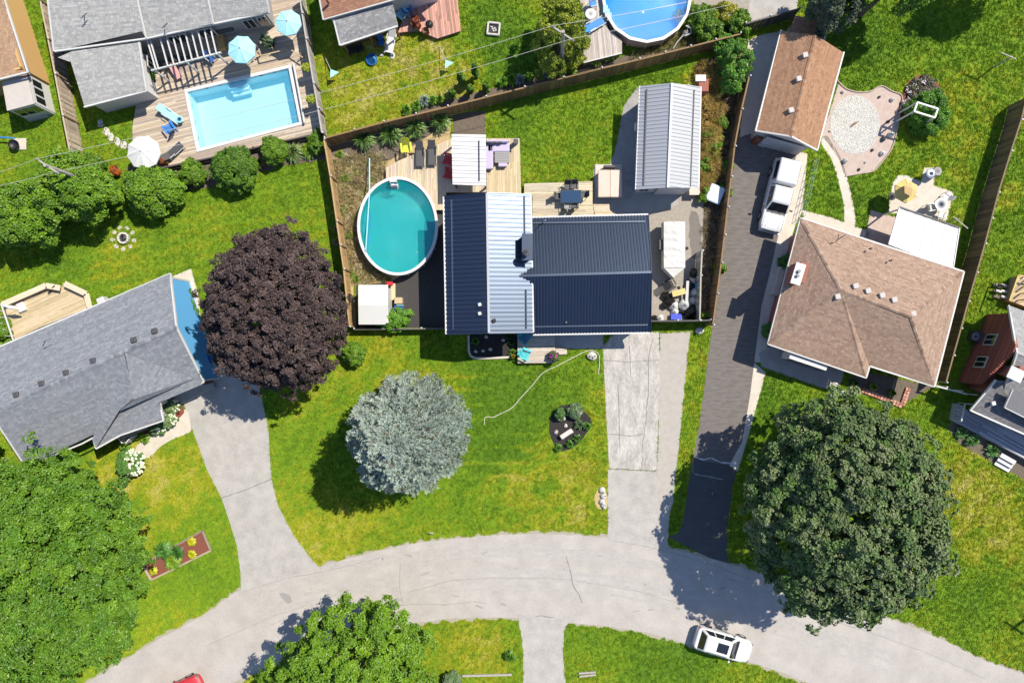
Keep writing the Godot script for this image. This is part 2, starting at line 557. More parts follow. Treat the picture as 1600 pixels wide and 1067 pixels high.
func build_paving() -> void:
	# the street, with the mouths of the drives
	var road := [[60, 1120], [135, 1067], [240, 1003], [320, 960], [376, 921], [440, 902], [497, 886], [560, 869], [640, 850], [740, 839], [830, 834], [945, 840], [1045, 857], [1137, 880], [1215, 905], [1310, 940], [1413, 975], [1487, 1006], [1544, 1034], [1640, 1066], [1760, 1110], [1700, 1180],
		[1380, 1110], [1265, 1068], [1200, 1043], [1100, 1013], [1000, 986], [890, 973], [810, 965], [690, 968], [600, 985], [500, 1012], [420, 1040], [350, 1075], [280, 1120], [220, 1190], [60, 1190]]
	var kerbless: Array = Geometry2D.offset_polygon(flat_of(rounded(road, 4)), 0.16)
	sheet("road_shoulder", ragged(kerbless[0], 0.3, 0.16), 0.0025, grain(col(0.20, 0.18, 0.13), col(0.42, 0.385, 0.31), 0.95, 2.0, 68, 0.2, 0.04, 0.6))
	var o := sheet("road", ragged(flat_of(rounded(road, 4)), 0.35, 0.05), 0.004, M.road)
	var ck: Material = flat(col(0.19, 0.18, 0.17), 0.95)
	var seam: Material = flat(col(0.285, 0.27, 0.255), 0.95)
	var worn: Material = grain(col(0.30, 0.285, 0.268), col(0.42, 0.40, 0.378), 0.95, 2.0, 67)
	crack(o, [[885, 868], [890, 890], [896, 915], [905, 930], [910, 942]], 0.008, 0.06, ck)
	crack(o, [[640, 925], [700, 908], [760, 903], [850, 903], [900, 907], [1000, 925], [1090, 950]], 0.008, 0.05, seam)
	crack(o, [[380, 925], [440, 905], [520, 890], [600, 870]], 0.008, 0.05, seam)
	crack(o, [[690, 945], [740, 940], [760, 944]], 0.008, 0.05, seam)
	crack(o, [[625, 880], [624, 920], [630, 950]], 0.008, 0.05, seam)
	crack(o, [[960, 845], [1000, 852], [1045, 862], [1120, 885], [1200, 915]], 0.008, 0.06, seam)
	crack(o, [[590, 950], [640, 944], [700, 945]], 0.008, 0.05, seam)
	crack(o, [[820, 964], [850, 962], [885, 972]], 0.008, 0.07, ck)
	crack(o, [[320, 1010], [420, 965], [480, 945]], 0.008, 0.05, seam)
	crack(o, [[1270, 960], [1350, 985], [1450, 1020], [1540, 1060]], 0.008, 0.05, seam)
	for off in [[-26, 0.34], [-16, 0.22], [8, 0.3], [20, 0.26], [36, 0.2]]:      # wheel paths rubbed into the surface
		crack(o, [[395, 950 + off[0]], [470, 922 + off[0]], [560, 902 + off[0]], [660, 889 + off[0]], [760, 884 + off[0]], [860, 885 + off[0]], [960, 894 + off[0]], [1060, 912 + off[0]], [1160, 938 + off[0]], [1280, 976 + off[0]], [1400, 1016 + off[0]]], 0.0065, off[1], worn, "wheel_path")
	for i in 26:
		var su := rng.randf_range(420, 1250)
		var sv := 905 + absf(su - 780) * 0.0 + rng.randf_range(-45, 45) + pow((su - 780) / 100.0, 2) * 3.0
		crack(o, [[su, sv], [su + rng.randf_range(4, 14), sv + rng.randf_range(-4, 4)]], 0.0085, rng.randf_range(0.05, 0.16), seam, "stain")
	var patch := sheet("asphalt_patch", flat_of(rounded([[436, 928], [442, 926], [453, 931], [455, 940], [449, 943], [440, 934]], 3)), 0.009, flat(col(0.26, 0.25, 0.24), 0.95), o)
	# west drive
	o = sheet("west_driveway", flat_of([[352, 545], [330, 590], [285, 627], [299, 668], [322, 732], [346, 779], [358, 815], [370, 854], [375, 894], [376, 924], [410, 912], [440, 903], [499, 887], [480, 865], [461, 840], [446, 813], [434, 790], [424, 749], [421, 710], [419, 671], [407, 614], [392, 560]]), 0.0075, M.concrete)
	crack(o, [[345, 778], [385, 765], [424, 748]], 0.011, 0.06, ck)
	crack(o, [[341, 585], [370, 579], [396, 575]], 0.011, 0.05, ck)
	# central drive: old poured slabs, newer apron, gravel shoulder
	o = sheet("driveway_apron", flat_of([[950, 733], [1026, 736], [1029, 700], [1032, 560], [1080, 516], [1073, 560], [1062, 690], [1052, 780], [1047, 800], [1043, 860], [950, 845], [950, 800]]), 0.0075, M.concrete)
	sheet("gravel_shoulder", ragged(flat_of([[1031, 521], [1079, 518], [1074, 560], [1066, 640], [1058, 715], [1051, 790], [1047, 800], [1028, 800], [1028, 735], [1030, 640]]), 0.3, 0.06), 0.010, grain(col(0.30, 0.275, 0.25), col(0.42, 0.39, 0.355), 0.92, 4.0, 66, 0.15, 0.02, 0.5))
	o = sheet("concrete_slab", flat_of([[942, 541], [960, 520], [1030, 519], [1031, 600], [1029, 660], [1026, 735], [952, 732], [948, 660]]), 0.0115, M.old_concrete)
	crack(o, [[943, 563], [980, 566], [1030, 562]], 0.015, 0.05, ck)
	crack(o, [[948, 678], [985, 681], [1005, 678]], 0.015, 0.05, ck)
	crack(o, [[952, 732], [985, 734], [1026, 736]], 0.015, 0.07, ck)
	crack(o, [[1003, 733], [1004, 700], [1010, 650], [1014, 600], [1013, 560], [1020, 530]], 0.015, 0.05, ck)
	crack(o, [[966, 600], [967, 640], [969, 700]], 0.015, 0.05, ck)
	crack(o, [[983, 540], [985, 570], [986, 590]], 0.015, 0.05, ck)
	# east drive: long ribbed asphalt, concrete strip beside it
	o = sheet("east_driveway", flat_of([[1160, 175], [1150, 232], [1141, 290], [1130, 370], [1116, 490], [1108, 545], [1100, 610], [1092, 669], [1079, 735], [1070, 800], [1064, 826], [1058, 834], [1044, 838], [1080, 858], [1110, 872], [1139, 880], [1136, 862], [1138, 815], [1145, 760], [1152, 735], [1160, 690], [1172, 620], [1180, 566], [1190, 480], [1205, 420], [1217, 365], [1232, 300], [1245, 240], [1190, 205]]), 0.0075, M.asphalt)
	var apron := sheet("fresh_asphalt", flat_of([[1085, 742], [1084, 715], [1110, 722], [1140, 727], [1152, 735], [1145, 760], [1138, 815], [1136, 862], [1139, 880], [1110, 872], [1080, 858], [1044, 838], [1058, 834], [1064, 826], [1070, 800], [1079, 735]]), 0.0115, M.new_asphalt, o)
	crack(o, [[1087, 714], [1100, 718], [1112, 716], [1128, 723], [1150, 724]], 0.016, 0.10, M.pale_grey)
	crack(o, [[1086, 741], [1110, 745], [1130, 749]], 0.016, 0.08, M.grey)
	o = sheet("concrete_strip", flat_of([[1179, 566], [1197, 582], [1185, 625], [1170, 680], [1153, 737], [1140, 727], [1160, 690], [1172, 620]]), 0.0155, M.walk)
	sheet("side_walk", flat_of([[1246, 236], [1262, 240], [1258, 290], [1254, 330], [1243, 352], [1230, 400], [1215, 470], [1200, 540], [1196, 566], [1179, 566], [1190, 480], [1205, 420], [1217, 365], [1232, 300]]), 0.0155, M.walk)
	sheet("front_walk", flat_of([[1186, 552], [1205, 540], [1320, 580], [1312, 606], [1296, 610], [1190, 573]]), 0.0195, M.concrete)
	sheet("garden_walk", flat_of(rounded([[1283, 222], [1292, 212], [1302, 226], [1316, 250], [1326, 285], [1334, 320], [1337, 352], [1321, 352], [1319, 320], [1311, 285], [1300, 250]], 3)), 0.0075, M.walk)
	sheet("back_walk", flat_of([[1254, 328], [1300, 340], [1360, 362], [1356, 380], [1256, 350]]), 0.0115, M.walk)
	o = sheet("garden_patio", flat_of(rounded([[1312, 128], [1322, 138], [1344, 144], [1362, 142], [1378, 134], [1394, 142], [1410, 150], [1407, 175], [1402, 205], [1394, 232], [1378, 254], [1365, 267], [1345, 271], [1322, 275], [1312, 250], [1296, 226], [1284, 208], [1295, 180], [1305, 150]], 3)), 0.0075, M.patio)
	sheet("bed_patio", flat_of([[1395, 288], [1403, 274], [1418, 274], [1440, 284], [1444, 262], [1462, 262], [1460, 290], [1491, 300], [1480, 345], [1388, 332]]), 0.0075, M.walk)
	sheet("side_patio", flat_of([[1361, 328], [1402, 340], [1398, 395], [1350, 380]]), 0.0115, M.patio)
	sheet("bottom_driveway", ragged(flat_of([[808, 960], [890, 968], [882, 985], [880, 1020], [883, 1060], [890, 1130], [810, 1130], [818, 1060], [817, 1010], [813, 985]]), 0.35, 0.03), 0.0085, M.concrete)
	sheet("entry_walk", flat_of(rounded([[268, 650], [290, 640], [297, 662], [296, 675], [270, 686], [250, 698], [232, 715], [212, 712], [214, 695], [240, 678]], 3)), 0.0115, M.walk)
	# yards round the middle house
	sheet("side_yard_gravel", flat_of([[930, 300], [960, 240], [975, 165], [1000, 140], [1095, 140], [1100, 300], [1098, 420], [1095, 500], [1015, 500], [1000, 345], [935, 340]]), 0.0045, M.gravel)
	sheet("dark_paving", flat_of(rounded([[1002, 140], [985, 152], [975, 168], [970, 200], [960, 240], [955, 262], [975, 300], [1000, 330], [1002, 250]], 3)), 0.0085, grain(col(0.20, 0.195, 0.19), col(0.34, 0.33, 0.32), 0.9, 4.0, 61))
	sheet("concrete_pad", flat_of([[928, 258], [1060, 300], [1060, 320], [1005, 335], [925, 340]]), 0.0125, grain(col(0.26, 0.26, 0.255), col(0.36, 0.355, 0.34), 0.9, 4.0, 62))
	sheet("overgrown_strip", ragged(flat_of([[1098, 140], [1085, 100], [1130, 85], [1168, 60], [1150, 230], [1130, 370], [1112, 505], [1095, 505], [1098, 400], [1100, 300]]), 0.4, 0.08), 0.0055, M.soil)
	sheet("dry_garden", flat_of([[506, 232], [600, 205], [704, 176], [704, 230], [610, 262], [604, 340], [640, 430], [612, 446], [552, 446], [556, 512], [548, 512], [530, 380]]), 0.0045, M.straw)
	sheet("planting_bed", flat_of([[508, 216], [700, 170], [705, 190], [610, 250], [520, 262]]), 0.0085, M.soil)
	sheet("pool_gravel", flat_of([[640, 300], [760, 300], [760, 512], [556, 512], [556, 446], [612, 440], [640, 420]]), 0.0065, M.black_gravel)
	sheet("weedy_strip", flat_of([[708, 178], [758, 172], [758, 232], [708, 232]]), 0.0055, M.soil)
	sheet("entry_slab", flat_of([[862, 520], [943, 520], [943, 545], [862, 545]]), 0.0125, grain(col(0.30, 0.29, 0.28), col(0.42, 0.41, 0.40), 0.9, 3.0, 63))
	o = sheet("front_bed", flat_of(rounded([[733, 523], [808, 523], [808, 553], [790, 557], [745, 558], [735, 552]], 2)), 0.0125, M.mulch)
	o = sheet("island_bed", ragged(flat_of(rounded([[862, 650], [870, 637], [885, 633], [908, 638], [924, 655], [922, 668], [908, 688], [890, 702], [874, 704], [862, 688], [858, 668]], 3)), 0.3, 0.04), 0.0125, M.mulch)
	sheet("rose_bed", ragged(flat_of(rounded([[262, 622], [280, 626], [287, 645], [270, 658], [250, 670], [232, 682], [222, 688], [225, 672], [250, 655], [262, 640]], 2)), 0.3, 0.04), 0.0125, M.red_mulch)
	sheet("hedge_bed", ragged(flat_of([[196, 262], [330, 235], [500, 198], [508, 250], [430, 262], [330, 292], [200, 310]]), 0.5, 0.1), 0.0055, M.soil)
	sheet("back_slab", ragged(flat_of([[1170, 62], [1200, 52], [1220, 48], [1184, 205], [1156, 215], [1163, 150]]), 0.4, 0.05), 0.0165, M.walk)
	sheet("rear_driveway", flat_of([[1178, -60], [1260, -60], [1245, 15], [1168, 38]]), 0.0055, M.concrete)
	sheet("rear_yard_paving", flat_of([[1085, -60], [1190, -60], [1170, 40], [1085, 8]]), 0.0045, M.gravel)
	sheet("fence_strip", ragged(flat_of([[640, 172], [760, 140], [885, 110], [1155, 42], [1157, 55], [885, 125], [640, 190]]), 0.5, 0.1), 0.0065, M.soil)
	sheet("dry_bed", ragged(flat_of([[985, 90], [1010, 70], [1075, 45], [1100, 30], [1150, 40], [1000, 88]]), 0.4, 0.08), 0.0095, M.straw)
	sheet("brick_edged_bed", flat_of([[1326, 592], [1352, 580], [1460, 604], [1410, 632], [1330, 612]]), 0.0085, M.soil)
	sheet("flagstone_walk", flat_of([[268, 432], [298, 420], [312, 470], [310, 520], [290, 500]]), 0.0085, M.walk)
	sheet("porch_bed", ragged(flat_of([[1482, 668], [1492, 655], [1640, 740], [1640, 770], [1500, 694]]), 0.3, 0.05), 0.0085, M.soil)

# ---------------------------------------------------------------- roofs
func frame_of(p: Array) -> Array:   # [middle, normal, across, up the slope]
	var n := Vector3.ZERO
	var c := Vector3.ZERO
	for i in p.size():
		var a: Vector3 = p[i]
		var b: Vector3 = p[(i + 1) % p.size()]
		n += a.cross(b)
		c += a
	c /= p.size()
	n = n.normalized()
	if n.y < 0: n = -n
	var up := (Vector3.UP - n * n.y)
	if up.length() < 0.02: up = Vector3(0, 0, -1) - n * n.dot(Vector3(0, 0, -1))
	up = up.normalized()
	return [c, n, up.cross(n).normalized(), up]

func in_frame(p: Array, f: Array) -> PackedVector2Array:
	var out := PackedVector2Array()
	for q in p: out.append(Vector2((q - f[0]).dot(f[2]), (q - f[0]).dot(f[3])))
	return out

func slab(st: SurfaceTool, p: Array, thick: float, drop := 0.0) -> void:
	var f := frame_of(p)
	var n: Vector3 = f[1]
	var q := in_frame(p, f)
	var top := []
	for s in q: top.append(f[0] + f[2] * s.x + f[3] * s.y - n * drop)
	var idx := Geometry2D.triangulate_polygon(q)
	for i in range(0, idx.size(), 3):
		tri(st, top[idx[i]], top[idx[i + 1]], top[idx[i + 2]], n)
		tri(st, top[idx[i]] - n * thick, top[idx[i + 1]] - n * thick, top[idx[i + 2]] - n * thick, -n)
	for i in top.size():
		var a: Vector3 = top[i]
		var b: Vector3 = top[(i + 1) % top.size()]
		var side := (b - a).cross(n)
		if side.dot((a + b) / 2.0 - f[0]) < 0: side = -side
		quad(st, a, b, b - n * thick, a - n * thick, side)

func shingles(list, tones: Array, parent: Node, course := 0.15, tab := 0.26) -> void:
	var p := pts(list)
	var f := frame_of(p)
	var q := in_frame(p, f)
	var st := begin()
	slab(st, p, 0.12, 0.03)
	obj("roof_deck", st, M.roof_deck, parent)
	st = begin()
	var r := Rect2(q[0], Vector2.ZERO)
	for s in q: r = r.expand(s)
	var mean_tone := Color(0, 0, 0)
	for tn in tones: mean_tone += tn / float(tones.size())
	var row := 0
	var y := r.position.y
	var n: Vector3 = f[1]
	while y < r.end.y:
		var x := r.position.x - rng.randf() * tab
		var row_tone := rng.randf_range(0.93, 1.07)
		while x < r.end.x:
			var w := tab * rng.randf_range(0.6, 1.3)
			var cell := PackedVector2Array([Vector2(x, y), Vector2(x + w - 0.008, y), Vector2(x + w - 0.008, y + course + 0.02), Vector2(x, y + course + 0.02)])
			var inside := 0
			for s in cell:
				if Geometry2D.is_point_in_polygon(s, q): inside += 1
			var bits := [cell]
			if inside < 4: bits = Geometry2D.intersect_polygons(cell, q)
			var t: Color = tones[rng.randi() % tones.size()]
			var k := row_tone * rng.randf_range(0.93, 1.07)
			t = t.lerp(mean_tone, 0.45)
			st.set_color(Color(t.r * k, t.g * k, t.b * k))
			for bit in bits:
				var idx := Geometry2D.triangulate_polygon(bit)
				for i in range(0, idx.size(), 3):
					var v := []
					for j in 3:
						var s: Vector2 = bit[idx[i + j]]
						v.append(f[0] + f[2] * s.x + f[3] * s.y + n * (0.022 - 0.10 * (s.y - y)))
					tri(st, v[0], v[1], v[2], n)
			x += w
		y += course
		row += 1
	var o := obj("shingles", st, M.shingle, parent)
	o.set_meta("kind", "stuff")

func metal_slope(list, m: Material, parent: Node, pitch := 0.3, panel := 0.92) -> void:
	var p := pts(list)
	var f := frame_of(p)
	var q := in_frame(p, f)
	var r := Rect2(q[0], Vector2.ZERO)
	for s in q: r = r.expand(s)
	var n: Vector3 = f[1]
	var x := r.position.x
	while x < r.end.x:
		var strip := PackedVector2Array([Vector2(x, r.position.y - 1), Vector2(x + panel - 0.004, r.position.y - 1), Vector2(x + panel - 0.004, r.end.y + 1), Vector2(x, r.end.y + 1)])
		for bit in Geometry2D.intersect_polygons(strip, q):
			var st := begin()
			var tops := []
			for s in bit: tops.append(f[0] + f[2] * s.x + f[3] * s.y)
			slab(st, tops, 0.02)
			var k := x + pitch * 0.5
			while k < x + panel:
				for seg in Geometry2D.intersect_polyline_with_polygon(PackedVector2Array([Vector2(k, r.position.y - 1), Vector2(k, r.end.y + 1)]), bit):
					var a: Vector3 = f[0] + f[2] * seg[0].x + f[3] * seg[0].y
					var b: Vector3 = f[0] + f[2] * seg[-1].x + f[3] * seg[-1].y
					var w0: Vector3 = f[2] * 0.055
					var w1: Vector3 = f[2] * 0.022
					var h := n * 0.038
					quad(st, a - w0, b - w0, b - w1 + h, a - w1 + h, n - f[2])
					quad(st, a - w1 + h, b - w1 + h, b + w1 + h, a + w1 + h, n)
					quad(st, a + w1 + h, b + w1 + h, b + w0, a + w0, n + f[2])
				k += pitch
			obj("roof_panel", st, m, parent)
		x += panel

func walls(list, h_eave: float, inset: float, m: Material, parent: Node, called := "wall") -> PackedVector2Array:
	var poly := flat_of(list, h_eave)
	var inner: Array = Geometry2D.offset_polygon(poly, -inset)
	var ring: PackedVector2Array = inner[0] if inner.size() > 0 else poly
	for i in ring.size():
		var a := Vector3(ring[i].x, 0, ring[i].y)
		var b := Vector3(ring[(i + 1) % ring.size()].x, 0, ring[(i + 1) % ring.size()].y)
		if a.distance_to(b) < 0.2: continue
		var d := (b - a).normalized()
		var t := 0.16
		var mid := (a + b) / 2.0
		var inward := d.cross(Vector3.UP)
		var c := Vector2(mid.x + inward.x * 0.2, mid.z + inward.z * 0.2)
		if not Geometry2D.is_point_in_polygon(c, ring): inward = -inward
		box(called, mid + inward * t * 0.5 + Vector3(0, h_eave * 0.5 - 0.05, 0), Vector3(a.distance_to(b) - 0.01, h_eave - 0.05, t), m, parent, along(d))
	clear_of_grass(ring)
	return ring

func gable(parent: Node, a: Vector3, b: Vector3, apex: Vector3, m: Material, called := "gable") -> void:
	var st := begin()
	var n := (b - a).cross(apex - a).normalized() * 0.08
	tri(st, a + n, b + n, apex + n, n)
	tri(st, a - n, b - n, apex - n, -n)
	quad(st, a - n, a + n, apex + n, apex - n, a - b)
	quad(st, b - n, b + n, apex + n, apex - n, b - a)
	obj(called, st, m, parent)

func trim(parent: Node, list, m: Material, called := "fascia", w := 0.12, h := 0.16, closed := true) -> void:
	var p := pts(list)
	for i in (p.size() if closed else p.size() - 1):
		var a: Vector3 = p[i]
		var b: Vector3 = p[(i + 1) % p.size()]
		beam(called, a, b, w, h, m, parent)

func ridge(parent: Node, a: Vector3, b: Vector3, tones: Array, called := "ridge_cap", w := 0.26) -> void:   # rows of cap shingles
	var st := begin()
	var d := b - a
	var L := d.length()
	var s := d.normalized().cross(Vector3.UP).normalized() * w * 0.5
	var n := int(L / 0.22)
	for i in n:
		var p := a + d * (float(i) / n) + Vector3(0, 0.06, 0)
		var q := a + d * (float(i + 1) / n) + Vector3(0, 0.045, 0)
		var t: Color = tones[rng.randi() % tones.size()]
		st.set_color(t * rng.randf_range(0.85, 1.1))
		var dn := Vector3(0, -0.07, 0)
		quad(st, p, q, q + s + dn, p + s + dn, Vector3.UP + s)
		quad(st, p, q, q - s + dn, p - s + dn, Vector3.UP - s)
	obj(called, st, M.shingle, parent)

func roof_vent(parent: Node, u, v, h, m: Material, called := "roof_vent", size := 0.38) -> void:
	var p := pt(u, v, h)
	var o := bbox(called, p + Vector3(0, 0.12, 0), Vector3(size, 0.2, size), 0.03, m, parent, Basis(Vector3.UP, 0.25))
	bbox("vent_base", p + Vector3(0, 0.03, 0), Vector3(size * 0.7, 0.06, size * 0.7), 0.01, M.dark_grey, o, Basis(Vector3.UP, 0.25))

func window(parent: Node, a: Vector3, b: Vector3, lift: float, tall: float, out: Vector3, m: Material) -> void:   # frame and pane on a wall from a to b
	var mid := (a + b) / 2.0 + Vector3(0, lift + tall / 2.0, 0) + out * 0.03
	var ba := along(b - a)
	var w := a.distance_to(b)
	var fr := box("window", mid, Vector3(w, tall, 0.05), m, parent, ba)
	box("pane", mid + out * 0.03, Vector3(w - 0.16, tall - 0.16, 0.02), M.glass, fr, ba)
	box("mullion", mid + out * 0.045, Vector3(0.05, tall - 0.16, 0.02), m, fr, ba)

# ---------------------------------------------------------------- fences, decks
func fence(called: String, label: String, line, high: float, tones: Array, post_m: Material, board_w := 0.15, caps := true, facing := 1.0, group := "") -> Node3D:
	var p := []
	for q in line:      # the survey gives the line of the top rail
		var w := pt(q[0], q[1], high + 0.1)
		p.append(Vector3(w.x, 0, w.z))
	var t := thing(called, label, "fence", p[0], group)
	for i in p.size() - 1:
		var a: Vector3 = p[i]
		var b: Vector3 = p[i + 1]
		var d := (b - a).normalized()
		var ba := along(d)
		var out: Vector3 = ba.z * facing
		var L := a.distance_to(b)
		var n := int(L / (board_w + 0.006))
		for k in n:
			var hh := high + rng.randf_range(-0.025, 0.025)
			var c := a + d * ((k + 0.5) * L / n) + Vector3(0, 0.05 + hh / 2.0, 0) + out * (0.045 + rng.randf_range(0, 0.012))
			# upright board: local x is its length
			box("board", c, Vector3(hh, board_w, 0.022), tones[rng.randi() % tones.size()], t, Basis(Vector3.UP, -d, ba.z) * Basis(Vector3(1, 0, 0), rng.randf_range(-0.02, 0.02)))
		for y in [0.35, high - 0.3]:
			box("rail", (a + b) / 2.0 + Vector3(0, y, 0), Vector3(L, 0.09, 0.04), tones[1], t, ba)
		box("top_rail", (a + b) / 2.0 + Vector3(0, high + 0.07, 0) + out * 0.02, Vector3(L, 0.035, 0.11), tones[3], t, ba)
		var m := int(max(1.0, round(L / 2.4)))
		for k in m + (1 if i == p.size() - 2 else 0):
			var c := a + d * (k * L / m) - out * 0.05
			var po := box("post", c + Vector3(0, (high + 0.14) / 2.0, 0), Vector3(high + 0.14, 0.10, 0.10), post_m, t, Basis(Vector3.UP, -d, ba.z))
			if caps:
				var st := begin()
				lathe(st, c + Vector3(0, high + 0.14, 0), [[0.065, 0.0], [0.07, 0.03], [0.04, 0.06], [0.0, 0.07]], 8)
				obj("post_cap", st, M.white, po)
	return t

func deck(called: String, label: String, list, h: float, ang: float, tones: Array, skip := PackedVector2Array(), w := 0.14, skirt: Material = null, category := "deck") -> Node3D:
	var poly := flat_of(list, h)
	var t := thing(called, label, category, Vector3(poly[0].x, 0, poly[0].y))
	var rot := PackedVector2Array()
	for p in poly: rot.append(p.rotated(-ang))
	var cut := PackedVector2Array()
	for p in skip: cut.append(p.rotated(-ang))
	var r := Rect2(rot[0], Vector2.ZERO)
	for p in rot: r = r.expand(p)
	var keep := org
	var y := r.position.y
	var b := Basis(Vector3.UP, -ang)
	while y < r.end.y:
		var strip := PackedVector2Array([Vector2(r.position.x - 1, y), Vector2(r.end.x + 1, y), Vector2(r.end.x + 1, y + w - 0.012), Vector2(r.position.x - 1, y + w - 0.012)])
		for bit in Geometry2D.intersect_polygons(strip, rot):
			var pieces := [bit]
			if cut.size() > 2: pieces = Geometry2D.clip_polygons(bit, cut)
			for piece in pieces:
				# boards are cut to length, staggered
				var x0 := 1e9
				var x1 := -1e9
				for p in piece:
					x0 = minf(x0, p.x)
					x1 = maxf(x1, p.x)
				var cuts := [x0 - 1.0]
				var xc := x0 + rng.randf_range(1.4, 4.4)
				while xc < x1 - 0.5:
					cuts.append(xc)
					xc += rng.randf_range(3.0, 4.8)
				cuts.append(x1 + 1.0)
				for k in cuts.size() - 1:
					var seg := PackedVector2Array([Vector2(cuts[k] + 0.003, y - 1), Vector2(cuts[k + 1] - 0.003, y - 1), Vector2(cuts[k + 1] - 0.003, y + 1), Vector2(cuts[k] + 0.003, y + 1)])
					for q in (Geometry2D.intersect_polygons(piece, seg) if cuts.size() > 2 else [piece]):
						if q.size() < 3: continue
						org = Vector3.ZERO
						var st := begin()
						prism(st, q, h - 0.035, h + rng.randf_range(0.0, 0.006))
						var o := obj("plank", st, tones[rng.randi() % tones.size()], t)
						o.global_transform = Transform3D(b, Vector3.ZERO)
		y += w
	org = keep
	if h > 0.2:
		var st := begin()
		var sh: Array = Geometry2D.offset_polygon(poly, -0.06)
		for s in sh: prism(st, s, 0.0, h - 0.045)
		obj("skirt", st, skirt if skirt else tones[0], t)
	clear_of_grass(poly)
	return t

# ---------------------------------------------------------------- plants
func scatter(called: String, mesh: Mesh, xf: Array, cc: Array, parent: Node, m: Material) -> MultiMeshInstance3D:
	var mm := MultiMesh.new()
	mm.transform_format = MultiMesh.TRANSFORM_3D
	mm.use_colors = true
	mm.mesh = mesh
	mm.instance_count = xf.size()
	for i in xf.size():
		var t: Transform3D = xf[i]
		t.origin -= org
		mm.set_instance_transform(i, t)
		mm.set_instance_color(i, cc[i])
	var o := MultiMeshInstance3D.new()
	o.multimesh = mm
	o.material_override = m
	o.name = numbered(parent, called)
	parent.add_child(o)
	o.global_transform = Transform3D(Basis.IDENTITY, org)
	o.set_meta("kind", "stuff")
	return o

func leaf_clump(seed_: int, count: int, radius: float, length: float, width: float, m: Material) -> Mesh:
	var r := RandomNumberGenerator.new()
	r.seed = seed_
	var keep := org
	org = Vector3.ZERO
	var st := begin()
	for i in count:
		var d := Vector3(r.randf_range(-1, 1), r.randf_range(-0.5, 1), r.randf_range(-1, 1))
		if d.length() > 1.2: d = d.normalized()
		var c := d * radius
		var n := (Vector3(0, 1.1, 0) + Vector3(r.randf_range(-1, 1), r.randf_range(-0.4, 0.4), r.randf_range(-1, 1)) * 0.9 + d * 0.5).normalized()
		var a := n.cross(Vector3(r.randf_range(-1, 1), 0.1, r.randf_range(-1, 1))).normalized()
		var b := n.cross(a)
		var l := length * r.randf_range(0.7, 1.25)
		var w := width * r.randf_range(0.7, 1.25)
		st.set_color(Color(1, 1, 1) * r.randf_range(0.78, 1.0))
		var root := c - a * l * 0.5
		var tip := c + a * l * 0.5 - n * l * 0.12
		var mid := c + n * 0.0
		tri(st, root, mid + b * w * 0.5 + n * w * 0.18, tip, n)
		tri(st, root, tip, mid - b * w * 0.5 + n * w * 0.18, n)
	st.set_material(m)
	org = keep
	return st.commit()

func needle_spray(seed_: int, count: int, length: float, width: float, reach: float, m: Material) -> Mesh:   # a twig lying along +x
	var r := RandomNumberGenerator.new()
	r.seed = seed_
	var keep := org
	org = Vector3.ZERO
	var st := begin()
	for i in count:
		var x := r.randf() * reach
		var a := r.randf_range(-1.5, 1.5)
		var root := Vector3(x, 0, 0)
		var d := Vector3(0.75, cos(a), sin(a) * 1.2).normalized()
		var s := d.cross(Vector3.UP)
		if s.length() < 0.1: s = Vector3(0, 0, 1)
		s = s.normalized().rotated(d, r.randf() * 1.0) * width
		st.set_color(Color(1, 1, 1) * r.randf_range(0.7, 1.0))
		tri(st, root - s, root + s, root + d * length * r.randf_range(0.7, 1.2), Vector3.UP)
	st.set_material(m)
	org = keep
	return st.commit()

func aim_up(d: Vector3, spin: float, k: float) -> Basis:   # local y along d
	var y := d.normalized()
	var x := y.cross(Vector3(0.31, 0.2, 0.93)).normalized()
	var z := x.cross(y)
	return Basis(x, y, z) * Basis(Vector3.UP, spin) * Basis.from_scale(Vector3(k, k, k))

func mix_tones(tones: Array, r: RandomNumberGenerator, k0 := 0.85, k1 := 1.2) -> Color:
	var c: Color = tones[r.randi() % tones.size()].lerp(tones[r.randi() % tones.size()], r.randf())
	var k := r.randf_range(k0, k1)
	return Color(c.r * k, c.g * k, c.b * k)

